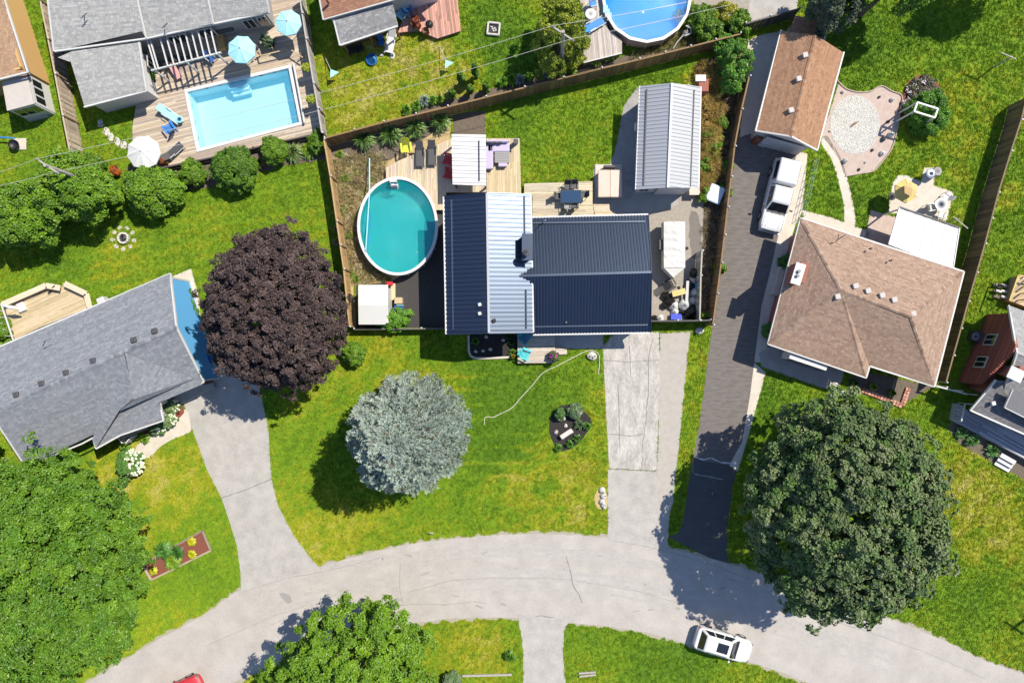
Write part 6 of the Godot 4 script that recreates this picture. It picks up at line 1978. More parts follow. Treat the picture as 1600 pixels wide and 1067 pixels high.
	put(patio_chair("folding_chair", "blue and white folding chair lying by the plastic shed", M.blue_cloth, M.sling), pt(627, 483), 0.0)
	bbox("red_toolbox", pt(609, 443, 0.2), Vector3(0.5, 0.35, 0.3), 0.03, M.red, self)
	tag(get_child(get_child_count() - 1), "red toolbox on boards above the plastic shed", "toolbox")
	bbox("timber_stack", pt(614, 456, 0.1), Vector3(0.35, 0.2, 1.3), 0.01, wood(col(0.50, 0.40, 0.26), 84)[3], self)
	tag(get_child(get_child_count() - 1), "pale timber offcuts beside the red toolbox", "timber")
	# front porch furniture and bed
	put(adirondack("porch_chair", "turquoise wooden chair on the sunlit porch deck", M.teal), pt(821, 553, 0.45), -0.4)
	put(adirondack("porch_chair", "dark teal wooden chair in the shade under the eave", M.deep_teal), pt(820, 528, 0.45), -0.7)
	pot("flower_pot", "magenta flowers in a pot at the porch deck corner", 864, 557, 0.32, 0.3, M.dark_grey, [col(0.08, 0.12, 0.03)], 22, 0.45, [col(0.50, 0.02, 0.42), col(0.38, 0.01, 0.32)])
	blades("yellow_flowers", "yellow-flowered clump at the corner of the porch deck", 801, 551, 0.38, 0.4, 60, [col(0.10, 0.22, 0.02), col(0.06, 0.15, 0.02)], 23)
	flowers(get_child(get_child_count() - 1), pt(802, 557, 0.3), Vector3(0.16, 0.2, 0.16), 12, 0.07, [col(0.75, 0.50, 0.02)], 24)
	t = thing("bed_edging", "curved pale concrete edging around the black mulch bed", "edging", pt(770, 558))
	var ed := [[732, 524], [732.5, 548], [735, 556], [742, 559.5], [760, 559.5], [778, 559], [796, 558]]
	for k in ed.size() - 1: beam("kerb_stone", pt(ed[k][0], ed[k][1], 0.07), pt(ed[k + 1][0], ed[k + 1][1], 0.07), 0.16, 0.14, M.walk, t)
	for p in [[743, 549], [755, 548], [766, 546], [760, 526], [786, 531]]:
		rock("bed_stone", "pale stone lying in the black mulch bed", p[0], p[1], Vector3(0.16, 0.14, 0.14), M.stone, int(p[0]), "stones in the black mulch bed")
	blades("hosta", "bright green fern-like plant in the black mulch bed", 743, 533, 0.4, 0.45, 70, [col(0.07, 0.20, 0.02), col(0.05, 0.14, 0.015)], 25, "", 0.05)
	for p in [[795, 526], [799, 536]]: blades("hosta", "dark green clump under the porch eave", p[0], p[1], 0.3, 0.35, 50, [col(0.03, 0.10, 0.015), col(0.02, 0.07, 0.01)], int(p[0]), "dark clumps beside the porch deck", 0.05)
	rock("landscape_rock", "big pale angular rock on the lawn beside the drive", 925, 556, Vector3(0.45, 0.4, 0.42), M.stone, 41)
	org = Vector3.ZERO
	st = begin()
	var hose := []
	for q in rounded([[757, 664], [757, 654], [762, 651], [770, 652], [783, 646], [800, 637], [815, 620], [830, 604], [848, 583], [870, 572], [895, 559], [918, 548], [932, 550], [937, 560], [935, 585]], 4, false): hose.append(pt(q[0], q[1], 0.05))
	tube(st, hose, 0.028, 6)
	tag(obj("garden_hose", st, flat(col(0.60, 0.58, 0.50), 0.6)), "pale garden hose snaking across the front lawn", "hose")
	# island bed
	t = thing("garden_bench", "pale stone bench in the teardrop-shaped mulch bed", "bench", pt(886, 679))
	bbox("seat", pt(885, 678, 0.42), Vector3(1.05, 0.1, 0.36), 0.03, M.stone, t, Basis(Vector3.UP, 0.58))
	for s in [-1, 1]: bbox("support", pt(886 + s * 7, 678 - s * 4.5, 0.19), Vector3(0.18, 0.38, 0.3), 0.02, M.stone, t, Basis(Vector3.UP, 0.58))
	for p in [[869, 675], [881, 653], [884, 665]]: rock("bed_rock", "pale rock lying in the teardrop-shaped mulch bed", p[0], p[1], Vector3(0.17, 0.2, 0.17), M.stone, int(p[0]), "rocks in the teardrop bed")
	shrub("rounded_shrub", "silvery flowering shrub in the teardrop-shaped bed", 898, 642, Vector3(0.48, 0.5, 0.48), M.small_leaf, M.leaf, [col(0.12, 0.22, 0.08), col(0.30, 0.36, 0.24), col(0.07, 0.15, 0.04)], 51, 50, 12)
	shrub("upright_shrub", "small upright green shrub at the west of the teardrop bed", 874, 646, Vector3(0.28, 0.55, 0.4), M.small_leaf, M.leaf, [col(0.06, 0.17, 0.03), col(0.12, 0.24, 0.06)], 52, 36, 12)
	blades("daylily", "pale variegated plant beside the stone bench", 905, 663, 0.5, 0.45, 80, [col(0.16, 0.24, 0.13), col(0.08, 0.16, 0.05)], 53)
	for p in [[917, 665, "leafy green plant at the east tip of the teardrop bed"], [901, 684, "leafy green plant behind the stone bench"], [890, 693, "leafy green plant at the south tip of the teardrop bed"], [872, 699, "small bright plant at the lowest edge of the teardrop bed"]]:
		blades("leafy_plant", p[2], p[0], p[1], 0.4, 0.4, 80, [col(0.07, 0.20, 0.02), col(0.13, 0.26, 0.04), col(0.04, 0.12, 0.015)], int(p[0]), "", 0.05)
	for p in [[941, 766], [943, 775], [941, 784], [944, 790]]: rock("white_boulder", "whitish stone in the cairn at the drive's edge", p[0], p[1], Vector3(0.26, 0.26, 0.28), M.pale_gravel, int(p[1]), "white cairn at the drive's edge")
	sheet("bare_patch", ragged(flat_of(rounded([[932, 768], [940, 760], [949, 772], [948, 790], [938, 796], [929, 782]], 3)), 0.2, 0.06), 0.006, M.straw)
	t = thing("lawn_sign", "tiny white sign on a stake near the road", "sign", pt(674, 834))
	box("stake", pt(674, 834, 0.2), Vector3(0.02, 0.4, 0.02), M.grey, t)
	box("board", pt(674, 833, 0.42), Vector3(0.3, 0.2, 0.02), M.white, t, Basis(Vector3(1, 0, 0), -0.7))

func side_yard() -> void:
	# folded tent trailer under a white tarpaulin
	var t := thing("camper_trailer", "small camper trailer under a creased white tarpaulin", "trailer", pt(1053, 388))
	var st := begin()
	var rows := 14
	var nz := FastNoiseLite.new()
	nz.seed = 4
	nz.frequency = 1.1
	for i in rows:
		for j in 6:
			var q := []
			for e in [[i, j], [i + 1, j], [i + 1, j + 1], [i, j + 1]]:
				var u: float = lerpf(1037.5, 1071, e[1] / 6.0)
				var v: float = lerpf(346, 418, e[0] / float(rows))
				var p := pt(u, v, 1.42)
				p.y += 0.10 * nz.get_noise_2d(p.x * 0.5, p.z * 2.6) + 0.05 * (1.0 - pow(absf(e[1] - 3) / 3.0, 2))
				q.append(p)
			quad(st, q[0], q[1], q[2], q[3], Vector3.UP)
	var edge := [[1037.5, 346], [1071, 346], [1071, 418], [1053, 434], [1037.5, 418]]
	tri(st, pt(1037.5, 418, 1.42), pt(1071, 418, 1.42), pt(1053, 434, 1.25), Vector3.UP)
	for k in 5:
		var e0 = edge[k]
		var e1 = edge[(k + 1) % 5]
		quad(st, pt(e0[0], e0[1], 1.40), pt(e1[0], e1[1], 1.40), pt(e1[0], e1[1], 1.40) * Vector3(1, 0.35, 1), pt(e0[0], e0[1], 1.40) * Vector3(1, 0.35, 1), pt(e0[0], e0[1]) + pt(e1[0], e1[1]) - pt(1054, 388) * 2)
	obj("tarpaulin", st, flat(col(0.52, 0.515, 0.50), 0.8), t)
	bbox("body", pt(1054, 386, 0.75), Vector3(1.5, 0.8, 3.3), 0.05, M.white_trim, t)
	for s in [-1, 1]: wheel(t, pt(1054, 388, 0.3) + Vector3(0, 0, 0) + Vector3(0.78 * s, 0, 0), 0.3, 0.2)
	bbox("tow_bar", pt(1050, 432, 0.45), Vector3(0.12, 0.08, 1.4), 0.02, M.dark_grey, t, Basis(Vector3.UP, 0.5))
	bbox("side_box", pt(1033, 383, 0.9), Vector3(0.4, 0.5, 0.8), 0.04, M.dark_grey, t)
	put(adirondack("camp_stool", "black folded stool on the gravel below the trailer", M.black), pt(1044, 446), 0.5)
	# heap of odds and ends
	t = thing("wooden_tabletop", "yellowish wooden board lying on the heap of bags", "board", pt(1061, 457))
	bbox("board", pt(1061, 457, 0.7), Vector3(1.05, 0.05, 0.45), 0.01, wood(col(0.55, 0.44, 0.17), 86)[2], t, Basis(Vector3.UP, 0.25))
	for s in [-1, 1]: box("trestle", pt(1061 + s * 8, 457 - s * 2, 0.35), Vector3(0.06, 0.68, 0.4), wood(col(0.35, 0.22, 0.08), 86)[1], t)
	var bags := [[1040, 463, 0.35, "black", "black bin bag beside the wooden board"], [1046, 472, 0.42, "black", "black bin bag in the middle of the heap"], [1038, 478, 0.3, "black", "small black bin bag by the house wall"], [1052, 478, 0.38, "white", "white bag below the wooden board"], [1069, 476, 0.45, "white", "big white bag beside the standing plank"], [1054, 487, 0.28, "white", "round white bag above the blue bins"], [1081, 487, 0.5, "black", "big black bin bag in the fence corner"], [1086, 494, 0.36, "black", "black bin bag against the gate fence"], [1075, 492, 0.34, "black", "black bin bag beside the big white bag"], [1083, 470, 0.36, "stone", "beige sack beside the short fence"], [1086, 456, 0.36, "white", "white sack near the top of the heap"], [1082, 440, 0.34, "stone", "beige sack lying under the short fence"], [1077, 446, 0.4, "black", "black bin bag by the standing plank's top"], [1085, 428, 0.4, "black", "black sack highest along the short fence"], [1031, 497, 0.3, "white", "crumpled white bag near the gate fence"], [1022, 498, 0.26, "black", "black bag at the foot of the house corner"], [1065, 487, 0.26, "black", "black bag between white bag and blue bins"]]
	for b in bags:
		var c := pt(b[0], b[1])
		org = c
		st = begin()
		var r := RandomNumberGenerator.new()
		r.seed = int(b[0] * 7 + b[1])
		var rings := []
		for lv in [[0.8, 0.0], [1.05, 0.25], [0.95, 0.55], [0.55, 0.85], [0.16, 1.0], [0.2, 1.15]]:
			var ring := []
			for k in 12:
				var a := TAU * k / 12
				ring.append(c + Vector3(cos(a), 0, sin(a)) * b[2] * lv[0] * r.randf_range(0.82, 1.16) + Vector3(0, b[2] * 1.5 * lv[1] * r.randf_range(0.92, 1.08), 0))
			rings.append(ring)
		loft(st, rings)
		var m: Material = M.plastic_white
		if b[3] == "black": m = M.bag
		elif b[3] == "stone": m = M.stone
		tag(obj("refuse_bag", st, m), b[4], "bag", "refuse bags in the side yard")
	for b in [[1051, 495, "blue plastic bin beside the gate fence"], [1059, 495.5, "deep blue plastic bin at the end of the heap"]]:
		var c := pt(b[0], b[1])
		var bt := thing("storage_bin", b[2], "bin", c)
		bbox("tub", c + Vector3(0, 0.18, 0), Vector3(0.36, 0.36, 0.4), 0.03, flat(col(0.01, 0.03, 0.38), 0.5), bt)
		bbox("rim", c + Vector3(0, 0.37, 0), Vector3(0.42, 0.03, 0.46), 0.01, flat(col(0.02, 0.05, 0.5), 0.5), bt)
	org = Vector3.ZERO
	bbox("plank_upright", pt(1074, 455, 0.7), Vector3(0.22, 0.05, 1.6), 0.01, M.white_trim, self, Basis(Vector3(1, 0, 0), 0.2))
	tag(get_child(get_child_count() - 1), "white plank leaning among the bags", "plank")
	bbox("blue_tarp_bundle", pt(1090, 448, 0.4), Vector3(0.35, 0.5, 0.8), 0.12, M.deep_teal, self, Basis(Vector3.UP, 0.3))
	tag(get_child(get_child_count() - 1), "dark blue bundled tarpaulin against the short fence", "tarpaulin")
	# wheelie-bin sized white cover against the drive fence
	t = thing("covered_stack", "white and blue tarpaulin over a stack in the overgrown strip", "stack", pt(1117, 304))
	bbox("stack", pt(1117, 303, 0.4), Vector3(1.1, 0.8, 1.3), 0.15, M.dark_grey, t, Basis(Vector3.UP, -0.4))
	bbox("cover", pt(1118, 303, 0.78), Vector3(1.2, 0.16, 1.35), 0.07, flat(col(0.55, 0.64, 0.74), 0.6), t, Basis(Vector3.UP, -0.4))
	rock("gate_stone", "pale block at the tip of the grass strip", 1093, 517, Vector3(0.4, 0.3, 0.3), M.stone, 45)
	sheet("bare_soil", ragged(flat_of(rounded([[1080, 330], [1092, 335], [1096, 365], [1094, 395], [1082, 405], [1078, 380], [1076, 350]], 3)), 0.25, 0.1), 0.011, grain(col(0.07, 0.062, 0.055), col(0.26, 0.235, 0.21), 0.95, 1.6, 64, 0.15, 0.04, 0.6))

func east_yard() -> void:
	# pebble circle
	org = pt(1336, 195)
	var st := begin()
	var r := RandomNumberGenerator.new()
	r.seed = 71
	var disc := PackedVector2Array()
	for k in 40: disc.append(Vector2(pt(1336, 195).x + cos(TAU * k / 40) * 1.95, pt(1336, 195).z + sin(TAU * k / 40) * 2.3))
	var pc := thing("pebble_circle", "oval of white pebbles set into the pinkish patio", "pebble bed", pt(1336, 195))
	prism(st, disc, 0.0, 0.02)
	obj("bed", st, M.pale_gravel, pc)
	st = begin()
	for k in 2600:
		var a := r.randf() * TAU
		var q := sqrt(r.randf())
		var c := pt(1336, 195) + Vector3(cos(a) * 1.92 * q, 0.02, sin(a) * 2.26 * q)
		var s := r.randf_range(0.03, 0.065)
		var tone := r.randf_range(0.44, 0.74)
		st.set_color(Color(tone, tone * 0.97, tone * 0.89))
		var top := c + Vector3(0, s * 0.8, 0)
		var b0 := r.randf()
		for j in 5:
			var v0 := c + Vector3(cos(b0 + TAU * j / 5), 0, sin(b0 + TAU * j / 5)) * s
			var v1 := c + Vector3(cos(b0 + TAU * (j + 1) / 5), 0, sin(b0 + TAU * (j + 1) / 5)) * s
			tri(st, top, v0, v1, Vector3.UP)
	obj("pebbles", st, tinted(0.8), pc).set_meta("kind", "stuff")
	org = Vector3.ZERO
	st = begin()
	tube(st, [pt(1330, 198, 0.06), pt(1336, 193, 0.12), pt(1342, 190, 0.06)], [0.05, 0.08, 0.03], 7)
	tag(obj("driftwood", st, M.rust), "short reddish driftwood on the white pebbles", "driftwood")
	var ornaments := [[1317, 144, 0.14, "white", "small white ornament at the patio's north corner"], [1394, 156, 0.18, "white", "white ornament on the patio near the flower ring"], [1391, 212, 0.24, "white", "large white ornament on the patio's east rim"], [1380, 218, 0.2, "dark", "dark round stone among the patio ornaments"], [1378, 240, 0.2, "white", "white ornament at the patio's south-east curve"], [1320, 252, 0.22, "white", "white ornament by the garden walk"], [1342, 265, 0.12, "dark", "small dark ornament at the patio's south edge"], [1352, 254, 0.1, "white", "tiny white ornament on the patio's south side"], [1363, 235, 0.12, "dark", "little dark stone near the pebble oval's foot"], [1374, 152, 0.12, "dark", "mossy stone north of the pebble oval"], [1388, 190, 0.14, "dark", "dark ornament east of the pebble oval"], [1297, 205, 0.1, "white", "tiny white ornament beside the garage wall"]]
	for o in ornaments: rock("garden_ornament", o[3 + 1], o[0], o[1], Vector3(o[2], o[2] * 1.6, o[2]), M.plastic_white if o[3] == "white" else M.dark_grey, int(o[0] + o[1]))
	# metal edging of the patio
	org = Vector3.ZERO
	st = begin()
	var line := []
	for q in rounded([[1308, 124], [1322, 138], [1344, 144], [1362, 142], [1378, 134], [1394, 142], [1410, 150], [1407, 175], [1402, 205], [1394, 232], [1378, 254], [1365, 267], [1345, 271], [1322, 275]], 4, false): line.append(pt(q[0], q[1], 0.05))
	tube(st, line, 0.05, 6)
	tag(obj("patio_edging", st, M.terracotta if false else M.patio), "rounded edging along the pinkish garden patio", "edging")
	# flower ring with pale blossoms, arbour and vine
	sheet("flower_ring_bed", flat_of(rounded([[1411, 148], [1420, 128], [1438, 117], [1458, 122], [1470, 138], [1468, 158], [1450, 168], [1425, 175], [1408, 182], [1404, 170]], 3)), 0.0085, M.red_mulch)
	for p in [[1422, 140], [1432, 130], [1444, 126], [1454, 132], [1436, 144], [1448, 142], [1426, 152], [1416, 162], [1460, 142]]:
		var s := shrub("flowering_plant", "low plant with pinkish-white blossoms in the round bed", p[0], p[1], Vector3(0.3, 0.22, 0.3), M.small_leaf, M.leaf, [col(0.10, 0.12, 0.05), col(0.20, 0.16, 0.12)], int(p[0]), 14, 7, "blossoms in the round bed", 0.0, 0.1, "plant")
		flowers(s, pt(p[0], p[1], 0.18), Vector3(0.32, 0.18, 0.32), 34, 0.055, [col(0.70, 0.62, 0.66), col(0.60, 0.45, 0.50)], int(p[1]))
	shrub("climbing_vine", "bright green vine growing over the white arbour", 1440, 182, Vector3(1.35, 1.1, 1.5), M.small_leaf, M.leaf, [col(0.10, 0.27, 0.012), col(0.14, 0.34, 0.02), col(0.07, 0.20, 0.01)], 61, 150, 16)
	var t := thing("garden_arbour", "white rectangular garden arbour over a green vine", "arbour", pt(1435, 190))
	var q4 := [pt(1434, 160, 2.4), pt(1466, 170, 2.4), pt(1461, 184, 2.4), pt(1429, 174, 2.4)]
	for k in 4: beam("top_beam", q4[k], q4[(k + 1) % 4], 0.11, 0.12, M.white, t)
	for k in 4: beam("post", q4[k] * Vector3(1, 0, 1), q4[k], 0.09, 0.09, M.white, t)
	# yellow hexagonal umbrella, two tiers
	var c := pt(1420, 297, 2.2) * Vector3(1, 0, 1)
	t = umbrella("tiered_umbrella", "two-tiered pale yellow hexagonal umbrella on the small patio", c, 0.92, 6, flat(col(0.60, 0.46, 0.14), 0.85), 2.2, 0.5)
	st = begin()
	var top := c + Vector3(0, 2.74, 0)
	for k in 6:
		var a0 := 0.5 + TAU * k / 6
		var a1 := 0.5 + TAU * (k + 1) / 6
		tri(st, top, c + Vector3(cos(a0) * 0.56, 2.55, sin(a0) * 0.56), c + Vector3(cos(a1) * 0.56, 2.55, sin(a1) * 0.56), Vector3.UP)
	obj("upper_canopy", st, flat(col(0.58, 0.40, 0.18), 0.85), t)
	round_table("patio_table", "round white patio table beside the white patio roof", pt(1463, 322), 0.5, M.plastic_white)
	for p in [[1474, 309, 2.4, "pale mesh chair behind the round white table"], [1449, 326, 0.2, "mesh chair on the umbrella side of the white table"], [1466, 338, 1.4, "pale chair tucked between white table and patio roof"]]: put(patio_chair("patio_chair", p[3], M.white, M.pale_grey), pt(p[0], p[1]), p[2])
	t = thing("smoker_barrel", "grey metal barrel on a brick pad at the patio's edge", "barrel", pt(1458, 270))
	st = begin()
	lathe(st, pt(1455, 272, 0.0), [[0.0, 0.0], [0.34, 0.0], [0.36, 0.3], [0.35, 0.85], [0.3, 0.9], [0.0, 0.92]], 18)
	obj("drum", st, M.grey, t)
	st = begin()
	lathe(st, pt(1455, 271, 0.92), [[0.0, 0.0], [0.38, 0.0], [0.38, 0.05], [0.2, 0.1], [0.0, 0.1]], 18)
	var lid := obj("lid", st, M.steel, t)
	bbox("handle", pt(1455, 271, 1.05), Vector3(0.2, 0.04, 0.05), 0.01, M.black, lid)
	# clothes-line posts
	for p in [[1583, 88, 1565, 82, 1588, 92, "weathered T-shaped clothes-line post on the north lawn"], [1500, 342, 1490, 338, 1513, 357, "clothes-line post leaning beside the white patio roof"]]:
		t = thing("clothesline_post", p[6], "clothes-line", pt(p[0], p[1], 2.1) * Vector3(1, 0, 1))
		var h := pt(p[0], p[1], 2.1)
		beam("post", h * Vector3(1, 0, 1), h, 0.08, 0.08, M.pole_wood, t)
		beam("cross_bar", pt(p[2], p[3], 2.1), pt(p[4], p[5], 2.1), 0.07, 0.07, M.pole_wood, t)
	# fence pieces of wire along the side walk
	t = thing("wire_gate", "green wire gate between the pickup and the east lawn", "gate", pt(1264, 300))
	for k in 8: beam("bar", pt(1272 - k * 3.2, 250 + k * 13, 0.0), pt(1272 - k * 3.2, 250 + k * 13, 0.0) + Vector3(0, 1.1, 0), 0.03, 0.03, flat(col(0.02, 0.12, 0.07), 0.5), t)
	for y in [0.2, 0.65, 1.08]: beam("wire", pt(1272, 250, 0) + Vector3(0, y, 0), pt(1249.6, 341, 0) + Vector3(0, y, 0), 0.025, 0.025, flat(col(0.02, 0.12, 0.07), 0.5), t)
	for p in [[1225, 411, "small green bush against the west wall by the pickup"], [1199, 516, "green bush at the bungalow's front corner"]]: shrub("wall_bush", p[2], p[0], p[1], Vector3(0.45, 0.6, 0.5), M.small_leaf, M.leaf, [col(0.06, 0.18, 0.02), col(0.10, 0.24, 0.03)], int(p[0]), 36, 12)
	# brick edging of the front bed
	t = thing("brick_edging", "brick-edged corner of the flower bed before the bungalow", "edging", pt(1405, 625))
	for e in [[[1330, 603], [1352, 611]], [[1352, 611], [1376, 620]], [[1376, 620], [1410, 634]], [[1410, 634], [1420, 606]]]:
		var a := pt(e[0][0], e[0][1], 0.08)
		var b := pt(e[1][0], e[1][1], 0.08)
		var n := int(a.distance_to(b) / 0.24)
		for k in n:
			for w in 2: bbox("brick", a.lerp(b, (k + 0.5) / n) + along(b - a).z * (w * 0.2 - 0.1), Vector3(0.22, 0.16, 0.18), 0.012, M.brick_tones[rng.randi() % 3], t, along(b - a) * Basis(Vector3.UP, rng.randf_range(-0.06, 0.06)))
	for p in [[1362, 604, "yellow flowering clump in the brick-edged bed"], [1334, 598, "bright green clump at the corner of the bungalow"], [1392, 614, "green clump behind the brick edging"]]: blades("bed_plant", p[2], p[0], p[1], 0.4, 0.45, 80, [col(0.10, 0.24, 0.02), col(0.30, 0.30, 0.02) if p[0] == 1362 else col(0.06, 0.16, 0.02)], int(p[0]), "", 0.05)
	for p in [[1305, 600], [1309, 610], [1316, 614]]: rock("path_stone", "pale stone ringing the corner of the front walk", p[0], p[1], Vector3(0.26, 0.16, 0.26), M.stone, int(p[0]), "stones at the end of the front walk")
	# low white rail at the east end of the house
	t = thing("gate_rail", "white timber gate rail between bungalow and brick house", "gate", pt(1490, 607))
	beam("rail", pt(1463, 603, 1.3), pt(1512, 616, 1.3), 0.1, 0.12, M.white_trim, t)
	beam("rail", pt(1466, 603, 0.5), pt(1512, 616, 0.5), 0.06, 0.1, M.white_trim, t)
	for k in 3: beam("post", pt(1464 + k * 23, 603 + k * 6, 0.0), pt(1464 + k * 23, 603 + k * 6, 0.0) + Vector3(0, 1.35, 0), 0.1, 0.1, M.white_trim, t)
	t = thing("air_conditioner", "grey air conditioner unit beside the red brick wall", "air conditioner", pt(1525, 526))
	bbox("casing", pt(1525, 526, 0.4), Vector3(0.75, 0.75, 0.75), 0.04, M.dark_grey, t, Basis(Vector3.UP, -0.4))
	st = begin()
	lathe(st, pt(1525, 526, 0.78), [[0.0, 0.0], [0.28, 0.0], [0.28, 0.02], [0.0, 0.03]], 16)
	obj("fan_grille", st, M.grey, t)
	t = thing("log_pile", "pile of split logs beside the tan raised deck", "logs", pt(1562, 458))
	for k in 12:
		st = begin()
		var c0 := pt(1557 + (k % 4) * 4, 446 + (k / 4) * 9, 0.12 + 0.12 * (k % 3))
		tube(st, [c0 - Vector3(0.22, 0, 0.06), c0 + Vector3(0.22, 0, 0.06)], 0.11, 7)
		obj("log", st, M.stone if k % 2 else M.bark, t)
	t = thing("utility_cabinet", "brown box and pale panel at the front of the detached garage", "cabinet", pt(1190, 216))
	bbox("box", pt(1184, 217, 0.5), Vector3(0.5, 1.0, 0.6), 0.02, M.rust, t, Basis(Vector3.UP, -0.25))
	bbox("panel", pt(1194, 221, 0.5), Vector3(0.5, 0.9, 0.6), 0.02, M.pale_grey, t, Basis(Vector3.UP, -0.25))

func west_yard() -> void:
	# fire ring with seats of stone
	var t := thing("fire_ring", "round stone fire ring with a metal grate on the lawn", "fire ring", pt(192, 372))
	for k in 12:
		var a := TAU * k / 12
		bbox("stone_block", pt(192, 372, 0.14) + Vector3(cos(a), 0, sin(a)) * 0.38, Vector3(0.16, 0.28, 0.2), 0.03, M.stone, t, Basis(Vector3.UP, -a))
	var st := begin()
	lathe(st, pt(192, 372), [[0.0, 0.1], [0.32, 0.1], [0.0, 0.12]], 14)
	obj("ash_bed", st, M.grey, t)
	for k in 3: beam("grate_bar", pt(188 + k * 4, 367, 0.31), pt(188 + k * 4, 377, 0.31), 0.03, 0.03, M.dark_grey, t)
	for k in 9:
		var a := TAU * k / 9 + 0.2
		var p := pt(192, 372) + Vector3(cos(a), 0, sin(a)) * 0.85
		rock("paving_stone", "flat pale stone laid around the fire ring", p.x * 20 + 800, p.z * 20 + 533.5, Vector3(0.2, 0.05, 0.17), M.walk, k + 3, "stones laid around the fire ring")
	# closed umbrella on the tan deck
	t = thing("folded_parasol", "folded white parasol leaning over the corner of the tan deck", "umbrella", pt(8, 480, 0.6))
	st = begin()
	tube(st, [pt(3, 477, 2.3), pt(16, 480, 2.1), pt(29, 483, 1.9)], [0.05, 0.16, 0.06], 8)
	obj("canopy", st, M.white_cloth, t)
	st = begin()
	tube(st, [pt(6, 478, 0.6), pt(3, 477, 2.4)], 0.035, 7)
	obj("pole", st, M.grey, t)
	bbox("patio_cushion", pt(33, 480, 0.75), Vector3(0.6, 0.3, 0.7), 0.06, M.white_cloth, self, Basis(Vector3.UP, 0.4))
	tag(get_child(get_child_count() - 1), "white cushion on the tan deck below the folded parasol", "cushion")
	st = begin()
	org = Vector3.ZERO
	tube(st, [pt(84, 446, 1.2), pt(74, 458, 0.8), pt(82, 453, 0.7)], 0.04, 6)
	tag(obj("bench_bracket", st, M.dark_grey), "dark metal bracket lying in the corner of the tan deck", "bracket")
	# hydrangea and beds
	var h := shrub("hydrangea_bush", "rounded bush covered with white hydrangea heads on the lawn", 210, 722, Vector3(0.85, 0.9, 1.0), M.small_leaf, M.leaf, [col(0.08, 0.20, 0.03), col(0.12, 0.25, 0.05)], 81, 60, 12)
	flowers(h, pt(210, 722, 0.7), Vector3(0.85, 0.8, 1.0), 90, 0.11, [col(0.72, 0.75, 0.62), col(0.60, 0.66, 0.45)], 82)
	for p in [[272, 634, "white-flowered bush in the red mulch nearest the drive"], [267, 656, "pale round hydrangea in the middle of the red mulch"], [250, 667, "green and white bush beside the porch step"]]:
		var s := shrub("flowering_bush", p[2], p[0], p[1], Vector3(0.5, 0.5, 0.5), M.small_leaf, M.leaf, [col(0.10, 0.20, 0.05), col(0.20, 0.28, 0.12)], int(p[0]), 36, 10)
		flowers(s, pt(p[0], p[1], 0.42), Vector3(0.5, 0.42, 0.5), 34, 0.09, [col(0.62, 0.66, 0.50)], int(p[1]))
	for p in [[280, 644], [276, 650], [258, 662]]: blades("red_plant", "low red-leaved plant in the mulch beside the porch", p[0], p[1], 0.22, 0.25, 34, [col(0.45, 0.06, 0.08), col(0.30, 0.04, 0.05)], int(p[0]), "red plants in the porch bed", 0.05)
	blades("leafy_clump", "bright green clump at the foot of the porch railing", 228, 684, 0.5, 0.4, 90, [col(0.16, 0.28, 0.02), col(0.10, 0.22, 0.02)], 84, "", 0.06)
	blades("leafy_clump", "yellow-green clump by the porch wall under the eave", 198, 697, 0.6, 0.5, 90, [col(0.16, 0.26, 0.03), col(0.09, 0.18, 0.02)], 85, "", 0.06)
	# raised bed
	t = thing("raised_bed", "timber-edged rectangular bed of reddish mulch on the lawn", "garden bed", pt(275, 862))
	var q := [[222, 882], [316, 829], [329, 860], [236, 906]]
	for k in 4: beam("timber", pt(q[k][0], q[k][1], 0.08), pt(q[(k + 1) % 4][0], q[(k + 1) % 4][1], 0.08), 0.14, 0.16, wood(col(0.34, 0.28, 0.22), 87)[k], t)
	st = begin()
	prism(st, flat_of(q), 0.0, 0.05)
	obj("mulch", st, M.red_mulch, t)
	clear_of_grass(flat_of(q))
	for p in [[300, 845, "yellow hosta at the far end of the raised bed"], [301, 865, "small yellow hosta in the raised bed's corner"], [241, 891, "yellow hosta at the tree end of the raised bed"]]: blades("hosta", p[2], p[0], p[1], 0.42, 0.3, 90, [col(0.50, 0.48, 0.02), col(0.38, 0.42, 0.02)], int(p[0] + p[1]), "", 0.07, 0.05)
	blades("bed_shrub", "feathery dark green plant at the middle of the raised bed", 259, 858, 0.85, 0.6, 220, [col(0.06, 0.18, 0.03), col(0.10, 0.25, 0.05)], 88, "", 0.04, 0.05)
	blades("bed_shrub", "dark green plant beside the feathery one in the raised bed", 280, 861, 0.62, 0.5, 150, [col(0.05, 0.16, 0.02), col(0.03, 0.10, 0.015)], 89, "", 0.06, 0.05)
	blades("bed_shrub", "yellow-green spreading plant along the raised bed's front timber", 272, 876, 0.8, 0.35, 180, [col(0.20, 0.32, 0.02), col(0.12, 0.24, 0.02)], 90, "", 0.06, 0.05)
	# bins beside the blue wall
	t = thing("wheelie_bin", "blue wheelie bin beside the blue gable wall", "bin", pt(325, 561))
	bbox("tub", pt(325, 561, 0.45), Vector3(0.5, 0.9, 0.55), 0.05, M.blue, t)
	bbox("lid", pt(325, 561, 0.93), Vector3(0.56, 0.07, 0.62), 0.02, M.sling, t)
	pot("potted_shrub", "dark potted plant on the side step of the blue gable", 326, 590, 0.35, 0.35, M.dark_grey, [col(0.04, 0.10, 0.02), col(0.20, 0.05, 0.03)], 91)
	t = thing("rain_barrel", "pale blue rain barrel at the corner of the blue gable", "barrel", pt(332, 580))
	st = begin()
	lathe(st, pt(332, 580), [[0.0, 0.0], [0.26, 0.0], [0.3, 0.4], [0.26, 0.8], [0.0, 0.82]], 16)
	obj("drum", st, M.blue_cloth, t)
	st = begin()
